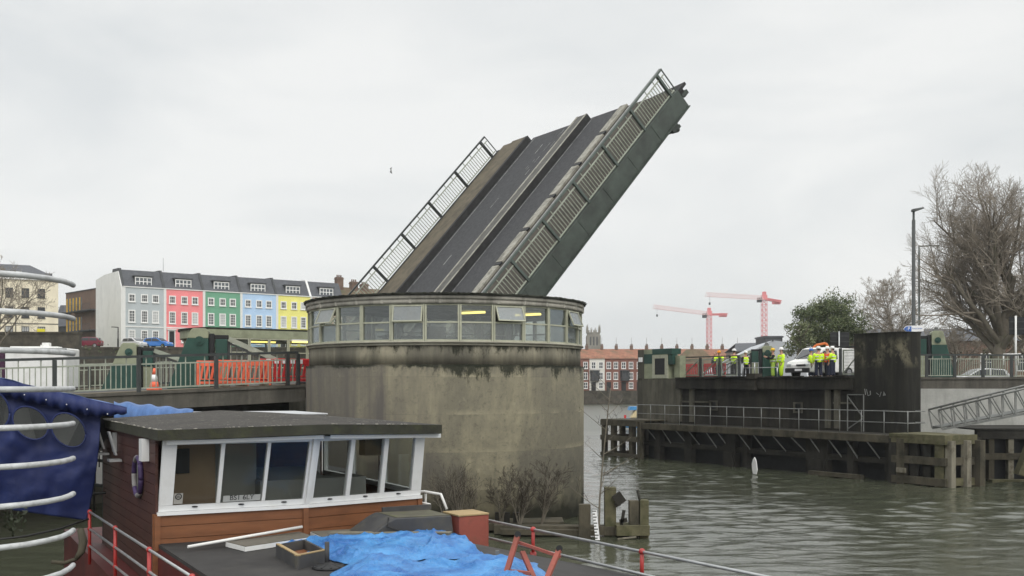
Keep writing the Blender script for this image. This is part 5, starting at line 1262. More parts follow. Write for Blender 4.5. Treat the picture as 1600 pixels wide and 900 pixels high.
def text(s, parent, o, x, up, size, m_, name='lettering'):
    cu = bpy.data.curves.new(name, 'FONT'); cu.body = s; cu.size = size; cu.extrude = .002; cu.align_x = 'LEFT'; cu.align_y = 'CENTER'
    ob = bpy.data.objects.new(name, cu); COL.objects.link(ob); ob.parent = parent; cu.materials.append(m_)
    x = Vector(x).normalized(); up = Vector(up); z = x.cross(up).normalized(); y = z.cross(x)
    Mx = Matrix((x, y, z)).transposed().to_4x4(); Mx.translation = Vector(o)
    bpy.context.view_layer.update(); me = bpy.data.meshes.new_from_object(ob.evaluated_get(bpy.context.evaluated_depsgraph_get()))
    bpy.data.objects.remove(ob); ob = bpy.data.objects.new(name, me); COL.objects.link(ob); ob.parent = parent
    if not me.materials: me.materials.append(m_)
    ob.matrix_local = MW[parent.name].inverted() @ Mx; MW[ob.name] = MW[parent.name]; return ob
text('P', sg, (x0 + .23, 56.345, z0), (1, 0, 0), (0, 0, 1), .26, M['refl_white'])
text('Prince Street', sg, (x0 + .49, 56.37, z0 + .02), (1, .0, .02), (0, 0, 1), .105, M['blue_sign'])
def signback(lab, px0, px1, y0, y1, Y, pole):
    a, b = P(px0, y1, Y), P(px1, y0, Y); t = thing('road_sign', lab, 'sign', (a.x, Y, 5))
    MB().obox(a, (b.x - a.x, 0, 0), (0, .03, 0), (0, 0, b.z - a.z)).build('board', M['black'], t, bevel=.01)
    m = MB(); m.obox(a + V(0, -.03, (b.z - a.z) * .3), (b.x - a.x, 0, 0), (0, .028, 0), (0, 0, .05)); m.obox(a + V(0, -.03, (b.z - a.z) * .7), (b.x - a.x, 0, 0), (0, .028, 0), (0, 0, .05)); m.build('rib', M['rail_dark'], t)
    MB().tube([(pole, Y - .08, 4.9), (pole, Y - .08, b.z + .05)], .055, 8).build('post', M['white' if px0 > 1500 else 'galv'], t)
signback('back of a dark road sign on a grey pole beside the green tree', 1297, 1327, 519, 541, 70, P(1310.5, 0, 70).x)
signback('back of a dark road sign on a white pole at the right edge', 1577, 1612, 495, 523, 57, P(1586, 0, 57).x)
m = MB(); a = P(1568, 553.5, 56.5); m.tube([a, a + V(.9, 0, 0), a + V(1.0, 0, -.15)], .04, 6); m.tube([a, a + V(0, 0, -.6)], .035, 6); m.tube([a + V(.8, 0, 0), a + V(.8, 0, -.6)], .035, 6); o = m.build('cycle_stand', M['white']); tag(o, 'white tubular hoop rail below the sign at the right edge', 'hoop rail')
# gull
g = P(611, 266, 70); gs = .55; gl = thing('gull', 'small gull in flight against the cloud left of the raised leaf', 'bird', g)
m = MB(); m.ell(g, (.04, .12, .04), 8, 6)
for s in (-1, 1): m.ext([g + V(0, -.03, .01), g + V(0, .04, .01), g + V(-.10, .08, s * .12 + .01), g + V(.06, .05, s * .23)], (.012, 0, .0))
m.ell(g + V(.0, -.12, .015), (.025, .035, .025), 6, 5); m.build('body', M['galv_dull'], gl)

# ================================================================ PEOPLE
M['skin'] = mat('skin', (.50, .29, .21), .6, .08, 6); M['hivis'] = mat('hivis_yellow_cloth', (.64, .95, .035), .75, .1, 5); M['hivis_o'] = mat('hivis_orange_cloth', (.86, .13, .03), .75, .1, 5)
M['hivis_d'] = mat('faded_hivis_cloth', (.36, .52, .08), .8, .15, 5); M['navy'] = mat('navy_cloth', (.018, .022, .042), .85, .2, 6); M['blackcloth'] = mat('black_cloth', (.014, .014, .016), .85, .2, 6)
M['boot'] = mat('work_boot', (.02, .017, .014), .7, .2, 6); M['reflband'] = mat('silver_reflective_band', (.62, .64, .60), .35, .1, 6)
M['hw'] = mat('white_helmet', (.78, .78, .76), .35, .05, 3); M['ho'] = mat('orange_helmet', (.78, .30, .02), .35, .05, 3); M['hy'] = mat('yellow_helmet', (.72, .45, .02), .35, .05, 3); M['hb'] = mat('blue_helmet', (.03, .12, .42), .35, .05, 3)
M['hair'] = mat('dark_hair', (.03, .022, .016), .8, .3, 8)
def skin(name, chain, rad, edges, m, parent, lv=1):
    me = bpy.data.meshes.new(name); me.from_pydata([tuple(p) for p in chain], edges, []); me.update()
    o = bpy.data.objects.new(name, me); COL.objects.link(o); o.parent = parent; MW[o.name] = MW[parent.name]
    sm = o.modifiers.new('skin', 'SKIN'); sm.use_smooth_shade = True; sm.branch_smoothing = .4
    lay = me.skin_vertices[0].data if len(me.skin_vertices) else None
    for i, r in enumerate(rad): lay[i].radius = r if isinstance(r, tuple) else (r, r)
    lay[0].use_root = True
    s = o.modifiers.new('sub', 'SUBSURF'); s.levels = lv; s.render_levels = lv
    me.materials.append(m); return o
def person(lab, px, Y, face, jacket, trousers, helmet, z=5.04, h=1.76, arms=((.1, .12), (.1, .12)), step=.1, sleeves=None, turn=0, vest=None, lean=0, band='reflband', grp='workers on the far deck'):
    """face: heading in degrees; arms: (swing, bend) of left and right arm in radians"""
    p = P(px, 600, Y); t = thing('person', lab, 'person', (p.x, p.y, z), R(face), grp); t.scale = (h / 1.76 * 1.1, h / 1.76 * 1.1, h / 1.76)
    ln = lean; Hp, Hk, Ha = .93, .49, .08
    def tx(zz): return max(0, zz - .9) * ln
    lf, rf_ = (step / 2, .11), (-step / 2, -.11)
    J = {'pel': (0, 0, .96), 'wst': (tx(1.1), 0, 1.1), 'cst': (tx(1.3), 0, 1.30), 'nk': (tx(1.47), 0, 1.47), 'hd0': (tx(1.54) + .01, 0, 1.55), 'hd1': (tx(1.62) + .02, 0, 1.63), 'hd2': (tx(1.7) + .015, 0, 1.71)}
    for s, k_, ft in ((1, 'l', lf), (-1, 'r', rf_)):
        sw, bd = arms[0] if s > 0 else arms[1]; sx = tx(1.42)
        J[k_ + 'sh'] = (sx, s * .18, 1.41)
        ex, ez = .29 * math.sin(sw), -.29 * math.cos(sw); J[k_ + 'el'] = (sx + ex, s * .245, 1.41 + ez)
        fx, fz = .25 * math.sin(sw + bd), -.25 * math.cos(sw + bd); J[k_ + 'wr'] = (sx + ex + fx, s * (.235 - .1 * min(1, bd)), 1.41 + ez + fz)
        J[k_ + 'pm'] = tuple(Vector(J[k_ + 'wr']) + (Vector(J[k_ + 'wr']) - Vector(J[k_ + 'el'])).normalized() * .08)
        J[k_ + 'hp'] = (0, s * .095, .92); J[k_ + 'kn'] = (ft[0] * .6 + .02, s * .105, Hk); J[k_ + 'an'] = (ft[0], s * .11, Ha); J[k_ + 'to'] = (ft[0] + .17, s * .125, .045); J[k_ + 'he'] = (ft[0] - .05, s * .11, .045)
    nm = list(J); ix = {n_: i for i, n_ in enumerate(nm)}
    rad = {'pel': (.14, .10), 'wst': (.13, .09), 'cst': (.155, .105), 'nk': .058, 'hd0': (.07, .075), 'hd1': (.078, .098), 'hd2': (.06, .075)}
    E = [('pel', 'wst'), ('wst', 'cst'), ('cst', 'nk'), ('nk', 'hd0'), ('hd0', 'hd1'), ('hd1', 'hd2')]
    for k_ in 'lr':
        E += [('cst', k_ + 'sh'), (k_ + 'sh', k_ + 'el'), (k_ + 'el', k_ + 'wr'), (k_ + 'wr', k_ + 'pm'), ('pel', k_ + 'hp'), (k_ + 'hp', k_ + 'kn'), (k_ + 'kn', k_ + 'an'), (k_ + 'an', k_ + 'to')]
        rad.update({k_ + 'sh': .062, k_ + 'el': .046, k_ + 'wr': .03, k_ + 'pm': (.038, .02), k_ + 'hp': .088, k_ + 'kn': .06, k_ + 'an': .042, k_ + 'to': (.042, .032), k_ + 'he': .03})
    nm = [n_ for n_ in nm if n_[1:] != 'he']; 
    pts = [J[n_] for n_ in nm]; rds = [rad[n_] for n_ in nm]; ix = {n_: i for i, n_ in enumerate(nm)}; ed = [(ix[a], ix[b]) for a, b in E]
    for k_, s in (('l', 1), ('r', -1)):                       # four fingers and a thumb on each palm
        w_, q = Vector(J[k_ + 'wr']), Vector(J[k_ + 'pm']); d = (q - w_).normalized(); sd = V(0, 1, 0).cross(d).normalized()
        for f in range(4):
            b_ = len(pts); off = sd * (.03 - .02 * f); L_ = (.072, .082, .076, .058)[f]
            pts += [q + off + d * .025, q + off + d * (.025 + L_ * .55) + V(0, -s * .008, 0), q + off * .9 + d * (.02 + L_) + V(0, -s * .03, 0)]; rds += [.0095, .009, .008]; ed += [(ix[k_ + 'pm'], b_), (b_, b_ + 1), (b_ + 1, b_ + 2)]
        b_ = len(pts); pts += [w_ + d * .035 + sd * .045, w_ + d * .08 + sd * .06 + V(0, -s * .015, 0)]; rds += [.012, .010]; ed += [(ix[k_ + 'pm'], b_), (b_, b_ + 1)]
    body = skin('body', pts, rds, ed, M['skin'], t, 1)
    f = MB(); hx, hz = J['hd1'][0], J['hd1'][2]
    f.ell((hx + .10, 0, hz - .005), (.022, .014, .024), 8, 6); nose = f.build('nose', M['skin'], t, local=True)
    f = MB()
    for s in (-1, 1): f.ell((hx + .085, s * .032, hz + .022), (.012, .014, .009), 8, 6)
    f.ell((hx + .088, 0, hz - .05), (.01, .024, .007), 8, 4); f.build('eyes_and_mouth', M['hair'], t, local=True)
    f = MB()
    for s in (-1, 1): f.ell((hx - .005, s * .083, hz), (.02, .012, .032), 8, 6)
    f.build('ear', M['skin'], t, local=True)
    f = MB(); f.ell((hx - .028, 0, hz + .0), (.082, .084, .085), 12, 8); f.build('hair', M['hair'], t, local=True)
    if helmet:
        f = MB(); f.lathe([(.118, 0), (.12, .03), (.112, .07), (.085, .115), (.04, .138), (.0, .143)], (hx - .005, 0, hz + .045), 18)
        f.lathe([(.12, -.002), (.128, .004), (.12, .014)], (hx, 0, hz + .043), 18); f.ext([(hx + .08, -.085, hz + .045), (hx + .165, -.05, hz + .035), (hx + .165, .05, hz + .035), (hx + .08, .085, hz + .045)], (0, 0, .012)); f.box((hx - .005, 0, hz + .172), (.2, .03, .03)); f.build('helmet', M[helmet], t, local=True)
    # trousers, jacket, boots
    g = lambda *ns: [J[n_] for n_ in ns]
    ns = ['pel', 'wst', 'lhp', 'lkn', 'lan', 'rhp', 'rkn', 'ran']; q = g(*ns); q[4] = (J['lan'][0], J['lan'][1], .10); q[7] = (J['ran'][0], J['ran'][1], .10)
    skin('trousers', q, [(.185, .14), (.16, .12), .128, .105, .09, .128, .105, .09], [(0, 1), (0, 2), (2, 3), (3, 4), (0, 5), (5, 6), (6, 7)], M[trousers], t)
    sl = sleeves or jacket
    ns = ['wst', 'pel', 'cst', 'nk', 'lsh', 'rsh']; q = g(*ns); q[1] = (0, 0, .86); q[3] = (J['nk'][0], 0, 1.45)
    skin('jacket', q, [(.215, .17), (.225, .18), (.225, .17), .085, .115, .115], [(0, 1), (0, 2), (2, 3), (2, 4), (2, 5)], M[jacket], t)
    for k_ in 'lr':
        q = g(k_ + 'sh', k_ + 'el', k_ + 'wr'); skin('sleeve', q, [.108, .088, .07], [(0, 1), (1, 2)], M[sl], t)
        MB().ell((J[k_ + 'an'][0] + .05, J[k_ + 'an'][1], .055), (.145, .055, .06), 12, 6).build('boot', M['boot'], t, local=True)
    if band:
        f = MB()
        for zz, rx in ((1.02, .228), (1.2, .23)):
            x0 = tx(zz); ring = [(rx * .80, zz - .03), (rx * .8 + .004, zz), (rx * .80, zz + .03)]
            b_ = len(f.v); f.lathe(ring, (0, 0, 0), 20)
            for i in range(b_, len(f.v)): v_ = f.v[i]; f.v[i] = V(v_.x * .93 + x0, v_.y * 1.22, v_.z)
        f.build('reflective_band', M[band], t, local=True)
    return t
# heading: 0 = facing right (+X); 90 = away from the camera; 180 = left; 270 = towards the camera
person('worker in orange helmet leaning on the mesh gate, hi-vis vest', 1124, 66.3, 250, 'hivis', 'navy', 'ho', h=1.73, sleeves='hivis', arms=((.5, .9), (.5, .9)), lean=.18)
person('bare-headed dark-haired person just behind the orange helmet', 1117.5, 69.5, 200, 'navy', 'navy', None, h=1.79, band=None)
person('worker in white helmet with yellow vest over black, back turned, left of the small pair', 1147, 64.6, 70, 'hivis', 'blackcloth', 'hw', h=1.79, sleeves='blackcloth', arms=((.4, .8), (.2, .4)))
person('slim worker in white helmet with narrow yellow vest and black sleeves', 1165, 65.0, 285, 'hivis', 'blackcloth', 'hw', h=1.68, sleeves='blackcloth')
person('worker in yellow helmet and faded hi-vis suit with dark folded sleeves', 1208, 66.0, 180, 'hivis_d', 'hivis_d', 'hy', h=1.87, sleeves='blackcloth', arms=((.5, 1.5), (.5, 1.5)))
person('worker in white helmet and full bright hi-vis suit beside the van bonnet', 1221, 65.5, 195, 'hivis', 'hivis', 'hw', h=1.90, arms=((.15, .15), (.1, .3)))
person('worker in blue helmet and hi-vis jacket left in the group of four', 1267, 63.6, 330, 'hivis', 'navy', 'hb', h=1.77, sleeves='hivis')
person('broad worker in white helmet with back turned, yellow jacket and navy trousers', 1279, 62.6, 95, 'hivis', 'navy', 'hw', h=1.87)
person('worker in orange hi-vis jacket between two yellow jackets', 1293, 63.8, 200, 'hivis_o', 'navy', 'hw', h=1.91)
person('worker in white helmet and yellow jacket at the right of the group of four', 1301, 62.4, 150, 'hivis', 'navy', 'hw', h=1.87, arms=((.3, .9), (.1, .1)))
# ================================================================ FOREGROUND BOAT
BA = Vector((-.5, .866, 0)); BL_ = Vector((.866, .5, 0))
M['plank_or'] = mat('varnished_cladding', (.195, .080, .036), .5, .2, 1.5, (1, 1, 8), dirt=(.12, .05, .025), damt=.5, dscale=2, bump=.1)
M['plank_dk'] = mat('dark_purple_brown_cladding', (.065, .028, .022), .55, .25, 1.5, (1, 1, 8), dirt=(.03, .015, .012), damt=.5, dscale=2)  # side and rear boards, darker and more purple than the front ones
M['pvc'] = mat('white_window_plastic', (.72, .73, .73), .35, .04, 3, dirt=(.5, .5, .47), damt=.4, dscale=3)
b = NB('felt_roof'); c = b.mix(b.ramp(b.noise(1.2, 6, .65), .3, .7), (.030, .027, .024), (.052, .047, .040)); c = b.mix(b.ramp(b.noise(7, 6, .75), .60, .68, 0, .75), c, (.25, .235, .18)); c = b.mix(b.ramp(b.noise(28, 3, .6), .64, .70, 0, .7), c, (.42, .40, .34)); b.bump(b.noise(60, 4, .7), .4, .01); M['felt'] = b.fin(c, .92)
M['feltedge'] = mat('mossy_felt_edge', (.036, .036, .026), .9, .35, 3, dirt=(.06, .065, .028), damt=.6, dscale=4, bump=.4, bscale=30)
M['deckblk'] = mat('tarred_deck', (.038, .036, .035), .78, .3, 1.2, bump=.25, bscale=50, dirt=(.085, .08, .07), damt=.45, dscale=.9)
M['hull'] = mat('dark_red_hull', (.10, .018, .016), .55, .3, 1.5, dirt=(.03, .02, .018), damt=.7, dscale=.8)
M['ply'] = mat('weathered_plywood', (.34, .25, .13), .8, .15, 2, (1, 1, 6), dirt=(.15, .12, .07), damt=.5, dscale=2)
ZC = 2.53
boat = thing('houseboat', 'dark red houseboat with a brown clad white-windowed wheelhouse and black tarred deck', 'boat', (-2.5, 13, 0))
hullp = [(-8.4, 19.2), (-3.05, 9.9), (-1.2, 7.4), (.9, 6.9), (2.72, 10.6), (1.58, 12.2), (-.5, 14.75), (-3.0, 19.6), (-5, 21.5)]
m = MB(); m.prism(hullp, -.5, 1.92); m.build('hull', M['hull'], boat)
A, Bm, Cc = V(-4.70, 13.6, 0), V(-2.92, 14.5, 0), V(-1.42, 15.7, 0)
A1, B1, C1 = V(-4.565, 13.4, 0), V(-2.743, 14.25, 0), V(-1.323, 15.45, 0)
ZS, ZT2 = 2.95, 3.93
M1, M2, M3, M4 = (-1.0, 14.2), (.30, 11.9), (1.25, 9.2), (.5, 7.4)
R1, R2, R3, R4 = (-.55, 14.68), (1.53, 12.2), (2.66, 10.6), (1.0, 7.1)
coach = [(A.x - .02, A.y + .02), (-3.3, 11.2), (-1.4, 8.2), M4, M3, M2, M1, (Cc.x + .35, Cc.y + .3), (Cc.x, Cc.y + .5), (Bm.x, Bm.y + .5)]
m = MB(); m.prism(coach, 1.925, ZC - .05); m.prism([M1, M2, M3, M4, R4, R3, R2, R1], 1.925, 2.30); m.build('coach_side', M['hull'], boat)
m = MB(); m.prism(coach, ZC - .048, ZC)
for (a, b_, c, d) in ((M1, M2, R2, R1), (M2, M3, R3, R2), (M3, M4, R4, R3)):
    vs = [V(*a, ZC), V(*b_, ZC), V(*c, 2.36), V(*d, 2.36)]; m.add(vs + [p_ - V(0, 0, .05) for p_ in vs], [(0, 1, 2, 3), (7, 6, 5, 4), (0, 4, 5, 1), (1, 5, 6, 2), (2, 6, 7, 3), (3, 7, 4, 0)])
m.build('coach_roof', M['deckblk'], boat)
wh = None
D, E_ = A + BA * 4.5, Cc + BA * 4.4
def zz(v, z): return Vector((v.x, v.y, z))
# planked faces
def planks(mb, a, b_, z0, z1, n, th, gap=.008, outw=1):
    d = b_ - a; nr = Vector((d.y, -d.x, 0)).normalized() * th * outw; hgt = (z1 - z0) / n
    for i in range(n): 
        mb.obox(zz(a, z0 + i * hgt), d, nr, (0, 0, hgt - gap)); mb.obox(zz(a, z0 + i * hgt - gap), d, nr * .55, (0, 0, gap))
m = MB(); planks(m, A, Bm, ZC - .1, ZS - .02, 3, .04); planks(m, Bm, Cc, ZC - .1, ZS - .02, 3, .04)
for q in (A, Bm, Cc): m.box((q.x + .005, q.y - .045, (ZC + ZS) / 2 - .06), (.075, .06, ZS - ZC + .06), R(28))
m.build('front_cladding', M['plank_or'], boat)
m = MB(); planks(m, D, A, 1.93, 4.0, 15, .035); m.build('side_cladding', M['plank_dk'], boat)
m = MB(); m.box((A.x - .035, A.y - .01, 2.42), (.07, .07, 1.0), R(28)); m.build('corner_post', M['plank_or'], boat)
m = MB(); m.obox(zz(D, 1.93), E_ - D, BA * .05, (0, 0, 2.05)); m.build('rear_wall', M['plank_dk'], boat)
# right hand side wall with its windows
m = MB(); planks(m, Cc, E_, 1.93, ZS, 7, .035); m.build('side_cladding', M['plank_or'], boat)
for i in range(3):
    a = zz(Cc, ZS) + BA * (.05 + i * 1.42); mb = MB(); rect_frame(mb, a, BA * 1.38, V(0, 0, 1.0), BL_, .08, .07); f = mb.build('window', M['pvc'], boat)
    MB().obox(a + BA * .08 + V(0, 0, .08), BA * 1.22, BL_ * .01, (0, 0, .84)).build('pane', M['g_boat'], f)
# front windows, raked forward
def seg(a, b_, a1, b1, panes, lab):
    def q(t, s, d=0.0):
        lo = zz(a, ZS).lerp(zz(b_, ZS), t); hi = zz(a1, ZT2).lerp(zz(b1, ZT2), t); dd = (b_ - a); nr = Vector((dd.y, -dd.x, .12)).normalized()
        return lo.lerp(hi, s) + nr * d
    mb = MB()
    def bar(t0, t1, s0, s1, d0=-.05, d1=.03):
        vs = [q(t, s, d) for d in (d0, d1) for (t, s) in ((t0, s0), (t1, s0), (t1, s1), (t0, s1))]
        mb.add(vs, [(0, 1, 2, 3), (7, 6, 5, 4), (0, 4, 5, 1), (1, 5, 6, 2), (2, 6, 7, 3), (3, 7, 4, 0)])
    s0, s1 = .085, .915
    edges = [0] + [x for p_ in panes for x in p_] + [1]
    bar(0, 1, 0, s0 - .002); bar(0, 1, s1 + .002, 1.0)
    for i in range(0, len(edges), 2): bar(edges[i], edges[i + 1], s0, s1)
    f = mb.build('window_frame', M['pvc'], boat)
    mb = MB()
    sl = [q(t, 0, d) + V(0, 0, z_) for z_ in (-.05, -.003) for (t, d) in ((-.01, -.03), (1.0, -.03), (1.0, .08), (-.01, .08))]
    mb.add(sl, [(0, 1, 2, 3), (7, 6, 5, 4), (0, 4, 5, 1), (1, 5, 6, 2), (2, 6, 7, 3), (3, 7, 4, 0)]); mb.build('sill', M['pvc'], f)
    for i, (t0, t1) in enumerate(panes):
        mb = MB(); vs = [q(t, s, d) for d in (-.012, -.004) for (t, s) in ((t0, s0), (t1, s0), (t1, s1), (t0, s1))]
        mb.add(vs, [(0, 1, 2, 3), (7, 6, 5, 4), (0, 4, 5, 1), (1, 5, 6, 2), (2, 6, 7, 3), (3, 7, 4, 0)]); mb.build('pane', M['g_boat'], f)
        mb = MB(); c_ = q((t0 + t1) / 2, .05, .035); mb.ell(c_, (.05, .02, .012), 8, 4); mb.build('catch', M['black'], f)
    return q, f
qL, fL = seg(A, Bm, A1, B1, [(.088, .372), (.398, .680), (.702, .968)], 'l')
qR, fR = seg(Bm, Cc, B1, C1, [(.045, .318), (.352, .62), (.658, .91)], 'r')
m = MB(); a = zz(Bm, ZS); m.beam(zz(Bm, ZS) + V(.02, -.05, 0), zz(B1, ZT2) + V(.02, -.05, 0), .05, .05); m.build('corner_bead', M['pvc'], fL)
# roof with a slight camber
FL, FK, FRr = V(-4.55, 13.15, 4.055), V(-2.55, 13.95, 4.10), V(-1.05, 15.35, 4.04)
BLr, BK, BRr = FL + BA * 4.95, V(-5.35, 18.75, 4.17), FRr + BA * 4.95
rid = [(FL + (FK - FL) * .5), (FK + (FRr - FK) * .5)]
top = [FL, FK, FRr, BRr, BK, BLr]
m = MB(); th = V(0, 0, -.135)
ctr = V(-3.9, 16.6, 4.19)
vs = top + [ctr] + [p_ + th for p_ in top]
fs = [(i, (i + 1) % 6, 6) for i in range(6)]
m.add(vs, fs, 0); m.add(vs, [(7 + i, 7 + (i + 1) % 6, (i + 1) % 6, i) for i in range(6)], 1); m.add([p_ + th for p_ in top], [(5, 4, 3, 2, 1, 0)], 1)
m.build('roof', [M['felt'], M['feltedge']], boat)
m = MB(); 
for a_, b_ in ((FL, FK), (FK, FRr)): 
    d = b_ - a_; m.obox(a_ + V(.0, .14, -.20) + d * .03, d * .95, (0, .1, 0), (0, 0, .062))
m.build('roof_trim', M['pvc'], boat)
rng = random.Random(6); m = MB()
for i in range(60): 
    f = rng.random(); a_ = FL.lerp(BLr, f) if rng.random() < .4 else (FL.lerp(FK, f) if rng.random() < .5 else FK.lerp(FRr, f)); m.ell(a_ + V(rng.uniform(-.03, .03), rng.uniform(-.02, .06), .005), (.02, .02, .007), 5, 3)
m.build('roof_grit', M['kerb'], boat)
# cabin interior
m = MB(); m.ext([zz(A, 2.3) + BA * .12 + BL_ * .1, zz(Bm, 2.3) + BA * .14, zz(Cc, 2.3) + BA * .1 - BL_ * .1, zz(E_, 2.3) - BA * .1, zz(D, 2.3) - BA * .1 + BL_ * .1], (0, 0, .04)); m.build('cabin_floor', M['dark_in'], boat)
m = MB(); m.ext([zz(A, 3.90) + BA * .3 + BL_ * .1, zz(Bm, 3.90) + BA * .34, zz(Cc, 3.90) + BA * .3 - BL_ * .1, zz(E_, 3.9) - BA * .1, zz(D, 3.9) - BA * .1 + BL_ * .1], (0, 0, .03)); m.build('cabin_ceiling', M['dark_in'], boat)
M['in_wood'] = mat('interior_board', (.23, .165, .105), .7, .15, 2); M['in_grey'] = mat('interior_grey', (.20, .205, .19), .7, .15, 1)
m = MB(); m.obox(zz(A, 2.35) + BA * .36 + BL_ * .12, BL_ * .72, BA * .04, (0, 0, 1.54)); m.build('brown_partition', M['in_wood'], boat)
m = MB(); m.obox(zz(A, 2.35) + BA * .5 + BL_ * .84, BL_ * .62, BA * .04, (0, 0, 1.54)); m.build('grey_partition', M['in_grey'], boat)
m = MB(); m.obox(zz(A, 2.35) + BA * .72 + BL_ * .2, BL_ * .22, -BA * .03, V(0, 0, .3)); o = m
m = MB(); m.obox(zz(A, 3.42) + BA * .355 + BL_ * .22, BL_ * .26, -BA * .03, (0, 0, .34)); m.build('picture_frame', M['black'], boat)
m = MB(); m.obox(zz(Bm, 2.35) + BA * .35 - BL_ * .55, BL_ * 1.6, BA * .55, (0, 0, .92)); m.ext([zz(Bm, 3.27) + BA * .35 - BL_ * .5, zz(Bm, 3.27) + BA * .9 - BL_ * .5, zz(Bm, 3.42) + BA * .9 - BL_ * .5], BL_ * .9); m.build('helm_console', M['in_grey'], boat)
m = MB(); m.obox(zz(Cc, 2.35) + BA * 2.4 - BL_ * .9, BL_ * .16, BA * .12, (0, 0, 1.5)); m.build('white_post', M['pvc'], boat)
m = MB(); m.obox(zz(Cc, 3.5) + BA * 1.1 - BL_ * .45, BL_ * .36, BA * .25, (0, 0, .42)); m.build('hanging_speaker', M['black'], boat)
# the postcode card and sticker in the windows
cd = MB(); a_, b_ = qL(.418, .095, .002), qL(.672, .095, .002); up = (qL(.5, .2) - qL(.5, .095)).normalized()
cd.obox(a_, b_ - a_, up * .088, Vector((0, -.003, 0))); card = cd.build('postcode_card', mat('pale_card', (.38, .39, .38), .6, .05, 3), fL)
text('BS1 6LY', card, qL(.46, .145, .006), (b_ - a_), up, .098, M['black'])
st = MB(); a_, b_ = qL(.094, .10, .002), qL(.152, .10, .002); st.obox(a_, b_ - a_, up * .15, Vector((0, -.003, 0))); stk = st.build('window_sticker', mat('sticker', (.36, .35, .32), .6, .05, 3), fL)
st = MB(); c_ = qL(.123, .20, .008); xx = (b_ - a_).normalized()
pts = [c_ + xx * .038 * math.cos(t) + up * .038 * math.sin(t) for t in np.linspace(0, 6.283, 17)]; st.tube(pts, .006, 5); st.beam(c_ - xx * .025 - up * .006, c_ + xx * .025 - up * .006, .014, .006); st.beam(c_ - xx * .02 + up * .01, c_ + xx * .012 + up * .01, .008, .006); st.build('sticker_mark', M['trimblack'], stk)
# lifebuoy and fittings on the dark boarded side
def side(px, z):
    k_ = (px - 800) / 1600; t_ = (A.x - k_ * A.y) / (k_ * BA.y - BA.x); return zz(A + BA * t_, z) - BL_ * .04
M['hatchgrey0'] = mat('grubby_white_lifebuoy', (.22, .21, .21), .7, .2, 5)
lb = thing('lifebuoy', 'purple and white lifebuoy hanging on the dark boarded side of the wheelhouse', 'lifebuoy', side(222, 3.3))
c_ = side(223, 3.34) - BL_ * .03; M['purple_l'] = mat('purple_lifebuoy', (.05, .03, .09), .6, .2, 5)
for i in range(8):
    ts_ = np.linspace(i * math.pi / 4 + .1, (i + 1) * math.pi / 4 + .1, 6)
    MB().tube([c_ + BA * .27 * math.cos(t) + V(0, 0, .27 * math.sin(t)) for t in ts_], .036, 10).build('ring_section' if i % 2 == 0 else 'white_section', M['purple_l' if i % 2 == 0 or i in (3,) else 'hatchgrey0'], lb)
m = MB(); m.tube([c_ + V(0, 0, .3), c_ + V(0, 0, -.1), c_ + V(0, 0, -.26)], .008, 5); m.build('rope', M['galv_dull'], lb)
for i, (px, z) in enumerate(((177, 3.77), (197, 3.74))):
    q_ = side(px, z); t = thing('deck_lamp', ['small pale floodlight bracket under the eaves, further back', 'small pale floodlight bracket under the eaves, nearer the lifebuoy'][i], 'lamp', q_)
    m = MB(); rect_frame(m, q_ - BL_ * .1 + V(0, 0, -.18), BA * .14, V(0, 0, .36) - BL_ * .1, BL_, .04, .03); m.build('bracket', M['galv'], t); m = MB(); m.obox(q_ - BL_ * .2 + V(0, 0, -.28), BA * .22, BL_ * .18, (0, 0, .035)); m.build('plate', M['galv'], t)
q_ = side(187, 3.72); m = MB(); m.obox(q_ + V(0, 0, -.14), BA * .1, -BL_ * .06, (0, 0, .3)); o = m.build('junction_box', M['galv']); tag(o, 'narrow pale box between the two floodlight brackets', 'box')
q_ = side(238, 3.72); m = MB(); m.obox(q_ + V(0, 0, -.12), BA * .2, -BL_ * .1, (0, 0, .3)); o = m.build('meter_box', M['pvc']); tag(o, 'small white box fixed beside the wheelhouse corner under the eaves', 'box')

# ---------------------------------------------------------------- rails of the boat
lr = thing('boat_railing', 'three-bar rail with red posts along the left side of the houseboat', 'railing', (-4.5, 12, 1.92))
l0, l1 = V(-6.43, 15.6, 0), V(-2.05, 8.4, 0); ld = l1 - l0
for z, nm in ((2.70, 'top_rail'), (2.44, 'mid_rail'), (2.18, 'low_rail')): MB().tube([zz(l0, z), zz(l1, z)], .017, 8).build(nm, M['galv'], lr)
for px in (140, 180, 233, 300):
    k_ = (px - 800) / 1600; f = (k_ * l0.y - l0.x) / (ld.x - k_ * ld.y); p = l0 + ld * f
    m = MB(); m.tube([zz(p, 1.9), zz(p, 2.73)], .024, 10)
    for z in (2.70, 2.44, 2.18): m.ell(zz(p, z), (.036, .036, .036), 8, 6)
    m.build('post', M['steel_red'], lr)
rr_ = thing('boat_railing', 'two-bar rail with red posts running forward from the red locker', 'railing', (1, 12.5, 2.5))
r0, r1 = V(-.395, 14.7, 0), V(2.75, 10.1, 0)
p0, p1 = P(757, 812, 14.7), P(1190, 900, 10.45); q0, q1 = P(757, 839, 14.7), P(1010, 899, 11.7)
MB().tube([p0, p1, p1 + (p1 - p0) * .3], .019, 8).build('top_rail', M['galv'], rr_); MB().tube([q0, q1, q1 + (q1 - q0) * .6], .019, 8).build('low_rail', M['galv'], rr_)
for px in (833, 1003):
    k_ = (px - 800) / 1600; dd = p1 - p0; f = (k_ * p0.y - p0.x) / (dd.x - k_ * dd.y); p = p0 + dd * f
    m = MB(); m.tube([zz(p, 2.3), p + V(0, 0, .03)], .024, 10); m.tube([zz(p, 2.3), zz(p, 2.40)], .045, 10); m.ell(p, (.04, .04, .04), 8, 6); m.build('post', M['steel_red'], rr_)
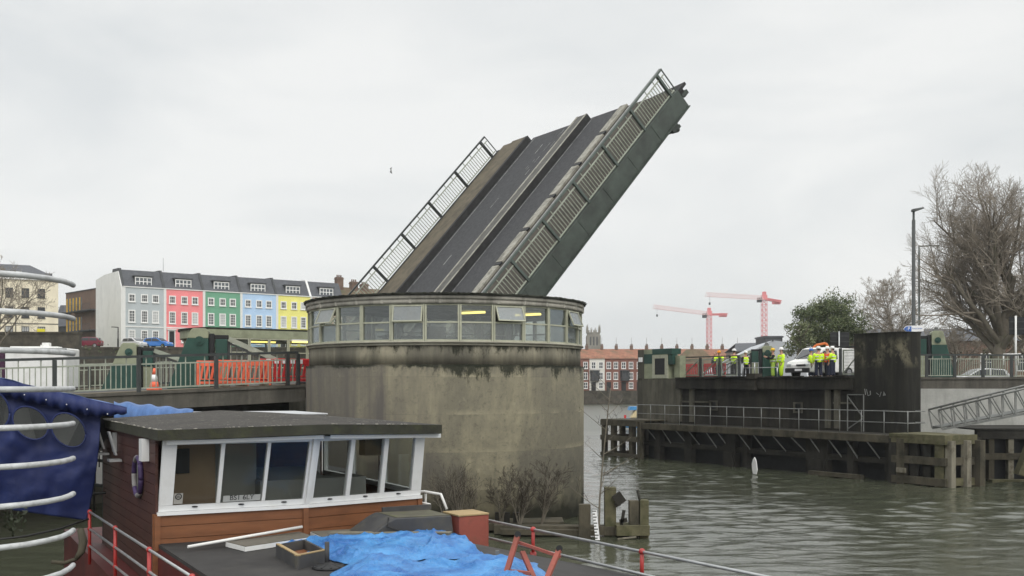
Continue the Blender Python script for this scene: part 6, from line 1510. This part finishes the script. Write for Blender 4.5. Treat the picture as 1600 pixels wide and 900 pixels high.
m = MB(); m.ell(p0, (.05, .05, .05), 10, 6); m.ell(q0, (.05, .05, .05), 10, 6); m.build('rail_flange', M['galv'], rr_)
wr2 = thing('white_rail', 'short bent white tube rail right of the wheelhouse', 'rail', P(675, 795, 15.9))
m = MB(); m.tube([P(640, 769, 16), P(663, 768, 16), P(689, 772.5, 15.7), P(698, 796, 15.6)], .022, 8); m.tube([P(665, 768, 16), P(665, 795, 16)], .018, 8); m.tube([P(650, 784, 16), P(672, 788, 15.8)], .018, 8); m.tube([P(650, 790, 16), P(668, 790, 15.9)], .018, 8); m.build('tube', M['white'], wr2)
# ---------------------------------------------------------------- things on the deck
lk = thing('red_locker', 'red painted deck locker with a plywood lid where the two rails end', 'locker', (-.5, 14.4, ZC))
o_ = V(-.735, 14.28, ZC - .28); MB().obox(o_, BL_ * .47, BA * .42, (0, 0, .55)).build('body', M['rust_red'], lk, bevel=.008); MB().obox(o_ + V(-.01, -.02, .55), BL_ * .49, BA * .5, (0, 0, .025)).build('lid', M['ply'], lk, bevel=.004)
M['felt_board0'] = mat('mossy_hatch_top', (.10, .095, .07), .9, .3, 3, dirt=(.13, .14, .06), damt=.6, dscale=4)
ht = thing('deck_hatch', 'grey sloping companion hatch between the wheelhouse and the red locker', 'hatch', (-1.3, 14.5, ZC))
o_ = V(-2.02, 13.62, ZC); pf = [(0, 0), (.42, .26), (.52, .30), (1.36, .285), (1.4, 0)]
M['hatchgrey'] = mat('grey_felt', (.06, .06, .062), .85, .2, 3, dirt=(.11, .10, .07), damt=.5, dscale=2.5)
MB().ext([o_ + BL_ * x + V(0, 0, z) for x, z in pf], BA * .75).build('cover', M['hatchgrey'], ht, bevel=.015)
MB().ext([o_ + BL_ * x + BA * y + V(0, 0, z + .002) for x, y, z in ((.54, .02, .30), (1.34, .02, .285), (1.34, .69, .285), (.54, .69, .30))], (0, 0, .006)).build('felt_top', M['felt_board0'], ht)
MB().obox(o_ + BL_ * .62 + BA * .70 + V(0, 0, .29), BL_ * .76, BA * .05, (0, 0, .075)).build('coaming', M['hatchgrey'], ht)
MB().tube([o_ + BL_ * .45 + BA * .1 + V(0, -.02, .30), o_ + BL_ * .40 + V(0, -.05, .2), o_ + BL_ * .6 + V(0, -.05, .12), o_ + BL_ * 1.0 + V(0, -.06, .03), o_ + BL_ * 1.5 + V(0, -.12, .02)], .012, 6).build('cable', M['trimblack'], ht)
def slab(name, lab, cat, pts, z, th, m_, m2=None):
    t = thing(name, lab, cat, (sum(p[0] for p in pts) / 4, sum(p[1] for p in pts) / 4, z))
    MB().ext([(x, y, z + .004) for x, y in pts], (0, 0, th - .012)).build('edge', M[m2 or m_], t); c_ = V(sum(p[0] for p in pts) / 4, sum(p[1] for p in pts) / 4, 0)
    MB().ext([(c_.x + (x - c_.x) * .985, c_.y + (y - c_.y) * .985, z + th - .008) for x, y in pts], (0, 0, .01)).build('top', M[m_], t); return t
M['felt_board'] = mat('worn_board_top', (.15, .135, .11), .9, .2, 3, dirt=(.07, .07, .045), damt=.6, dscale=3)
slab('white_edged_board', 'white-edged grey board lying left under the wheelhouse windows', 'board', [(-3.36, 12.9), (-2.66, 13.76), (-2.95, 14.2), (-3.72, 13.3)], ZC + .004, .07, 'felt_board', 'white')
slab('white_edged_board', 'white-edged grey board lying right of the wheelhouse corner post', 'board', [(-2.55, 13.72), (-1.80, 14.0), (-2.0, 14.55), (-2.80, 14.22)], ZC + .004, .07, 'felt_board', 'white')
o = MB().tube([V(-4.1, 12.95, ZC + .06), V(-2.88, 14.05, ZC + .16)], .02, 8).build('white_pole', M['white']); tag(o, 'thin white pole leaning along the wheelhouse front', 'pole')
# tarpaulins
b = NB('blue_tarpaulin'); c = b.mix(b.ramp(b.noise(3, 4), .35, .7), (.012, .10, .33), (.065, .27, .58)); b.bump(b.math('ADD', b.noise(13, 6, .65, (1, .35, 1), .8), b.noise(40, 3, .6, (.5, 1, 1))), .8, .025); M['tarp'] = b.fin(c, .34, 0, .55)
def tarp(name, lab, cor, seed, n=170, amp=.06, pile=.14, ripple=(2.2, .8), mt='tarp'):
    """cor: four ground points (x, y); a crumpled sheet lies over low stacks"""
    mb = MB(); S = Vector((seed * 3.1, seed * 1.7, 0)); c0, c1_, c2_, c3_ = [V(*c_, 0) for c_ in cor]
    for i in range(n + 1):
        for j in range(n + 1):
            u_, v_ = i / n, j / n
            ed = min(u_, 1 - u_, v_, 1 - v_)
            p = c0.lerp(c1_, u_).lerp(c3_.lerp(c2_, u_), v_)
            w_ = V(mnoise.noise(p * 1.6 + S), mnoise.noise(p * 1.6 + S + V(9, 3, 1)), 0) * .16
            if ed < .12: p = p + w_ * (1 - ed / .12) * 1.2
            s_ = (p + w_ * 2); r_ = math.atan2(ripple[1], ripple[0]); a_ = s_.x * math.cos(r_) + s_.y * math.sin(r_); t_ = -s_.x * math.sin(r_) + s_.y * math.cos(r_)
            rg = lambda x, y, z_, kk: max(0, 1 - abs(mnoise.noise(V(x, y, z_) + S)) * kk) ** 1.4
            n1_ = rg(a_ * 2.3, t_ * .55, 0, 3.6); n2_ = rg(a_ * 6.5 + 4, t_ * 1.5, 2, 3.2); n3_ = rg(t_ * 4.2 + a_ * 1.5, a_ * 1.2, 5, 3.4); n4_ = rg(a_ * 15, t_ * 4, 8, 3)
            base = pile * min(1, ed / .16) * (.55 + .45 * mnoise.noise(p * 1.1 + S + V(0, 0, 7)) + .25)
            p.z = ZC + .012 + max(0, base) + max(0, amp * (n1_ * .6 + n2_ * .2 + n3_ * .25 + n4_ * .05 - .1)) * min(1, .25 + ed / .2)
            mb.v.append(p)
    for i in range(n):
        for j in range(n): q = i * (n + 1) + j; mb.f.append([q, q + n + 1, q + n + 2, q + 1]); mb.m.append(0); mb.s.append(True)
    o = mb.build(name, M[mt], solid=.004); tag(o, lab, 'tarpaulin', 'blue tarpaulins on the deck'); return o
def gp(px, y, z=ZC): Y = (H - z) * 1600 / (y - 600); q = P(px, y, Y); return (q.x, q.y)
tarp('tarpaulin', 'crumpled blue tarpaulin over boards behind the dark tray', [gp(552, 886), gp(738, 872), gp(712, 836), gp(412, 850)], 1, pile=.09, amp=.095, ripple=(1, -.6))
tarp('tarpaulin', 'smoother blue tarpaulin in front, reaching the bottom edge by the red trestle', [gp(505, 930), gp(860, 940), gp(848, 884), gp(535, 892)], 2, pile=.14, amp=.10, ripple=(.3, 1))
tarp('tarpaulin', 'bunched end of blue tarpaulin next to the red locker', [gp(655, 872), gp(760, 872), gp(722, 848), gp(672, 850)], 4, n=110, pile=.12, amp=.10, ripple=(.5, 1))
o = MB().obox(V(*gp(512, 848), ZC + .10), V(*gp(700, 846), 0) - V(*gp(512, 846), 0), (0.03, .16, 0), (0, 0, .03)).build('weathered_plank', M['timber_pale']); tag(o, 'pinkish weathered plank lying on the blue tarpaulin', 'plank')
q = P(774, 874, 11.9); o = MB().obox(q, (.045, .01, 0), (0, .012, .004), (0, 0, .10)).build('tape_patch', M['galv_dull']); tag(o, 'small grey tape patch stuck on the front blue tarpaulin', 'patch')
ty = thing('dark_tray', 'dark wooden planter tray at the left end of the blue tarpaulin', 'tray', (*gp(468, 872), ZC))
a_, b_, c_ = V(*gp(431, 870), ZC), V(*gp(464, 890), ZC), V(*gp(512, 880), ZC); e1, e2 = b_ - a_, c_ - b_; 
m = MB(); m.obox(a_, e1, Vector((e1.y, -e1.x, 0)).normalized() * -.03, (0, 0, .15)); m.obox(b_, e2, Vector((e2.y, -e2.x, 0)).normalized() * -.03, (0, 0, .15)); m.obox(a_ + e2, e1, Vector((e1.y, -e1.x, 0)).normalized() * .03, (0, 0, .15)); m.obox(a_, e2, Vector((e2.y, -e2.x, 0)).normalized() * .03, (0, 0, .15)); m.build('side', M['hatchgrey'], ty)
m = MB(); m.obox(a_ + V(0, 0, .152), e1, Vector((e1.y, -e1.x, 0)).normalized() * -.045, (0, 0, .012)); m.obox(b_ + V(0, 0, .1535), e2, Vector((e2.y, -e2.x, 0)).normalized() * -.045, (0, 0, .012)); m.build('rim', M['ply'], ty)
m = MB(); m.obox(a_ + V(.02, .03, .005), e1 * .95, e2 * .95, (0, 0, .03)); m.build('tray_base', M['plank_or'], ty)
ub = thing('parasol_base', 'black cast iron parasol base with a short tube on the deck', 'parasol base', (*gp(514, 888), ZC))
m = MB(); m.lathe([(.19, 0), (.195, .012), (.17, .03), (.06, .05), (.045, .06)], (*gp(514, 888), ZC + .004), 28)
for i in range(10): a_ = i * .628; q = V(*gp(514, 888), ZC + .03); m.beam(q + V(math.cos(a_) * .06, math.sin(a_) * .06, .02), q + V(math.cos(a_) * .18, math.sin(a_) * .18, .0), .02, .012)
m.build('disc', M['trimblack'], ub); m = MB(); q = V(*gp(511, 886), ZC); m.tube([q + V(0, 0, .03), q + V(0, 0, .29)], .028, 12); m.build('tube', M['hatchgrey'], ub)
tr_ = thing('red_trestle', 'faded red steel trestle standing on the deck at the bottom edge', 'trestle', P(825, 905, 10.9))
m = MB(); 
m.beam(P(809, 836, 10.9), P(786, 912, 10.6), .055, .03); m.beam(P(816, 862, 10.95), P(838, 912, 10.7), .055, .03); m.build('leg', M['rust_red'], tr_)
m = MB(); m.beam(P(874, 858, 10.7), P(850, 915, 10.4), .055, .03); m.build('leg', M['rust_red'], tr_)
m = MB(); m.beam(P(806, 846, 10.93), P(876, 870, 10.73), .03, .03); m.beam(P(790, 893, 10.7), P(828, 897, 10.7), .06, .05); m.build('cross_bar', M['rust_red'], tr_)
MB().tube([P(809, 835, 10.87), P(809, 835, 10.95)], .035, 10).build('hinge', M['black'], tr_); MB().tube([P(874, 857, 10.67), P(874, 857, 10.75)], .035, 10).build('hinge', M['black'], tr_)

# ================================================================ BLUE COVERED BOAT ON THE LEFT
M['canvas'] = mat('navy_blue_canvas', (.012, .020, .085), .6, .25, 2, bump=.5, bscale=7, dirt=(.02, .035, .13), damt=.6, dscale=1.6)
M['canvas_lt'] = mat('faded_blue_canvas', (.12, .18, .34), .7, .2, 2, (1, 1, 3), bump=.4, bscale=10, dirt=(.06, .12, .30), damt=.7, dscale=2)
M['clearpl'] = glass('cloudy_plastic_window', (.75, .76, .74), .02, .05, (.40, .40, .38), top=.25)
cv = thing('canvas_boat_cover', 'navy blue canvas boat cover with oval clear windows and scalloped edge', 'boat cover', (-9, 16.5, 0))
def cp(px, y, d=0): f = (px + 60) / 260; return P(px, y, 15.6 + f * 1.0 - d)
nx_, ny_ = 150, 64; OV = ((-8, 640, 23, 28), (47.5, 661, 28, 25), (107, 672, 27, 26)); m = MB(); rng = random.Random(4)
tp_ = lambda x: 590 + (x + 60) * .235; bt_ = lambda x: 785 + (x + 60) * .13
for i in range(nx_ + 1):
    x = -220 + (377) * i / nx_
    for j in range(ny_ + 1):
        f = j / ny_; xx_ = x - (22 * f * f if i == nx_ else 22 * f * f * (i / nx_)); y = tp_(x) + (bt_(x) - tp_(x)) * f
        w_ = mnoise.noise(V(x * .02, y * .012, 3)) * .09 + mnoise.noise(V(x * .05, y * .05, 1)) * .03 + .10 * math.sin(f * 3.14)
        m.v.append(cp(xx_, y, w_))
for i in range(nx_):
    for j in range(ny_):
        q = i * (ny_ + 1) + j; x = -220 + 377 * (i + .5) / nx_; f = (j + .5) / ny_; y = tp_(x) + (bt_(x) - tp_(x)) * f; xx_ = x - 22 * f * f * (i / nx_)
        if any(((xx_ - cx_) / rx) ** 2 + ((y - cy_ - .25 * (xx_ - cx_)) / ry) ** 2 < .92 for cx_, cy_, rx, ry in OV): continue
        m.f.append([q, q + 1, q + ny_ + 2, q + ny_ + 1]); m.m.append(0); m.s.append(True)
m.build('side_panel', M['canvas'], cv, solid=.006)
m = MB(); N_ = 90
for i in range(N_ + 1):
    x = -220 + 418 * i / N_; yt = 577 + (x + 60) * .232; yb = yt + 24 + 3.6 * abs(math.sin(x * .17 + .4)) - max(0, x - 150) * .35
    m.v += [cp(x, yt, .12), cp(x, (yt + yb) / 2, .2 + .03 * math.sin(x * .34)), cp(x, yb, .17 + .03 * math.sin(x * .34))]
for i in range(N_): 
    for q in (0, 1): m.f.append([3 * i + q, 3 * i + q + 1, 3 * i + q + 4, 3 * i + q + 3]); m.m.append(0); m.s.append(True)
m.build('valance', M['canvas'], cv, solid=.006)
m = MB(); bk = BA * 4.2 + V(-1.2, 0, -.1)
for i in range(41):
    x = -220 + 418 * i / 40; yt = 577 + (x + 60) * .232; p = cp(x, yt - .3, .12)
    for j in range(9): f = j / 8; m.v.append(p + bk * f + V(0, 0, .13 * math.sin(f * 3.0) + .03 * mnoise.noise(V(x * .03, f * 4, 0))))
for i in range(40):
    for j in range(8): q = i * 9 + j; m.f.append([q, q + 9, q + 10, q + 1]); m.m.append(0); m.s.append(True)
m.build('cover_top', M['canvas_lt'], cv, solid=.006)
for (x, y, rx, ry) in ((-8, 640, 23, 28), (47.5, 661, 28, 25), (107, 672, 27, 26)):
    m = MB(); pts = [cp(x + rx * math.cos(t), y + ry * math.sin(t) + .25 * rx * math.cos(t), .20) for t in np.linspace(0, 6.283, 33)[:-1]]; m.ext(pts, (0, .008, 0)); f = m.build('oval_window', M['clearpl'], cv); m = MB(); m.tube(pts + pts[:1], .013, 6); m.build('window_hem', M['canvas'], f)
m = MB()
for x in (38, 72, 104, 136, 168): m.ell(cp(x, 577 + (x + 60) * .232 + 17, .24), (.010, .008, .010), 6, 4)
m.build('eyelet', M['white'], cv)
m = MB(); m.add([cp(x, y, -.75) for x, y in ((-90, 600), (160, 655), (160, 705), (-90, 700))], [(0, 1, 2, 3)]); m.build('added_bright_sheet', mat('pale_stand_in', (.62, .62, .60), .8, .15, 1.5), cv, solid=.01)  # added pale sheet imitating bright water glimpsed through the ovals
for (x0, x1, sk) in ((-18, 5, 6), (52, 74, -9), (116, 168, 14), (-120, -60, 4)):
    m = MB(); m.add([cp(x0 + sk, tp_(x0) + 16, -.5), cp(x1 + sk, tp_(x1) + 16, -.5), cp(x1 - sk, 705, -.42), cp(x0 - sk, 705, -.42)], [(0, 1, 2, 3)]); m.build('added_dark_strip', M['trimblack'], cv, solid=.01)  # added black strips imitating the dark parts of the view through the ovals
ms = thing('mooring_stand', 'dark pipe stand with a narrow white panel between the blue cover and the wheelhouse', 'stand', P(155, 860, 17.6))
for (px, y0, y1, r_) in ((163, 672, 872, .035), (147, 680, 800, .02), (155, 690, 730, .012)): MB().tube([P(px, y0, 17.6), P(px, y1, 17.6)], r_, 8).build('upright', M['rail_dark'], ms)
for y in (718, 757): MB().beam(P(132, y - 2, 17.6), P(166, y + 3, 17.6), .05, .05).build('cross_bar', M['rail_dark'], ms)
MB().tube([P(142, 800, 17), P(140, 780, 17), P(146, 772, 17), P(165, 770, 17)], .022, 8).build('hoop', M['rail_dark'], ms)
MB().obox(P(150, 756, 18.4), (.13, 0, 0), (0, .04, 0), (0, 0, .96)).build('white_panel', M['white'], ms)
# lighter covers and a white cabin top behind the wheelhouse roof
cv2 = thing('tarp_cover', 'pale blue boat tarpaulin behind the wheelhouse roof', 'boat cover', P(250, 645, 21))
m = MB(); NX = 40
for i in range(NX + 1):
    f = i / NX; px = 178 + 124 * f; yt = 627 + 13 * f + 1.5 * math.sin(f * 25); 
    for j, (dy, dY) in enumerate(((34, -.25), (10, -.12), (2.5, .0), (0, .35), (3, 1.2), (30, 1.6))): p = P(px, yt + dy, 21.2 + dY); p.z += .02 * mnoise.noise(V(f * 9, j * 2, 1)); m.v.append(p)
for i in range(NX):
    for j in range(5): q = i * 6 + j; m.f.append([q, q + 1, q + 7, q + 6]); m.m.append(0); m.s.append(True)
m.build('sheet', mat('pale_blue_tarp', (.06, .13, .30), .5, .3, 3, (3, 1, 1), bump=.4, bscale=14), cv2, solid=.006)
M['galv_pale'] = mat('pale_cabin_roof', (.42, .43, .44), .6, .1, 3)
wc = thing('white_boat_cabin', 'low white cabin roof of a boat behind the wheelhouse', 'boat', P(390, 650, 23))
a_ = P(292, 645.5, 22.5); m = MB(); m.obox(a_ + V(0, 0, -1.4), V(2.9, .9, 0), V(-1.2, 2.0, 0), (0, 0, 1.33)); m.build('cabin', M['white'], wc); m = MB(); m.obox(a_ + V(-.05, -.08, -.06), V(3.0, .92, 0), V(-1.2, 2.1, 0), (0, 0, .035)); m.build('cabin_roof', M['galv_pale'], wc, bevel=.01)
m = MB(); m.obox(a_ + V(-.4, -.3, -4.25), V(4, 1.2, 0), V(-1.6, 2.8, 0), (0, 0, 2.9)); m.build('hull', M['trimblack'], wc)
# mooring ropes, weed and old hose by the rail
o = MB().tube([P(-30, 846, 13), P(40, 838, 13.4), P(95, 826, 14), P(138, 811, 14.8)], .014, 6).build('mooring_rope', M['trimblack']); tag(o, 'dark mooring rope over the water at the lower left', 'rope')
m = MB(); m.tube([P(126, 828, 14.6), P(130, 845, 14.5), P(127, 862, 14.4), P(118, 874, 14.4)], [.05, .06, .05, .03], 8); m.tube([P(118, 874, 14.4), P(100, 880, 14.3), P(80, 878, 14.2)], .03, 6); o = m.build('old_hose', M['timber']); tag(o, 'bundled old hose hanging beside the first red post', 'hose')
m = MB(); rng = random.Random(3)
for i in range(60):
    c_ = P(rng.gauss(18, 9), rng.gauss(812, 9), 15.2 + rng.uniform(-.4, .4)); a_ = rng.random() * 6.28; l_ = rng.uniform(.04, .1); m.add([c_, c_ + V(math.cos(a_) * l_, 0, math.sin(a_) * l_), c_ + V(math.cos(a_ + .6) * l_, .03, math.sin(a_ + .6) * l_)], [(0, 1, 2)])
m.tube([P(20, 840, 15.2), P(18, 800, 15.2)], .015, 5); o = m.build('water_weed', mat('wet_weed', (.02, .026, .012), .6, .4, 3)); tag(o, 'small dark weed clump by the water at the left edge', 'weed', kind='stuff')
# ================================================================ CURVED ROD FENCE END, CLOSE BY
rf2 = thing('rod_fence', 'close fan of curved galvanised rods ending in mid air at the left edge', 'fence', (-1.7, 3.0, 3.0))
plan = [(-2.3, 2.62), (-2.05, 2.72), (-1.75, 2.87), (-1.5, 3.0), (-1.452, 3.06), (-1.425, 3.14), (-1.415, 3.22), (-1.425, 3.30), (-1.44, 3.36)]
M['rod'] = mat('dull_zinc_rod', (.46, .47, .47), .5, .2, 20, metal=.25, spec=.5, dirt=(.2, .2, .19), damt=.5, dscale=30, bump=.2, bscale=200)
for i, y0 in enumerate((427, 486, 547, 608.5, 669, 730, 792, 856, 917)):
    z = H + (600 - y0) / 1600 * 3.0
    MB().tube([(x, y, z) for x, y in plan], .0088, 12).build('rod', M['rod'], rf2); MB().ell((plan[-1][0], plan[-1][1], z), (.0088, .0088, .0088), 10, 8)
m = MB(); m.tube([(-2.3, 2.62, 2.6), (-2.3, 2.62, 5.2)], .03, 12); m.build('post', M['galv'], rf2)
# ================================================================ AIR
b = NB('damp_air'); b.t.nodes.remove(b.p); pv = b.n('ShaderNodeVolumePrincipled'); pv.inputs['Color'].default_value = (.93, .95, .97, 1); pv.inputs['Density'].default_value = .0003; pv.inputs['Anisotropy'].default_value = .2
b.l(pv.outputs[0], b.out.inputs['Volume'])
o = MB().obox((-3600, -3600, -4), (7200, 0, 0), (0, 7200, 0), (0, 0, 56)).build('haze', b.mat); o['kind'] = 'stuff'
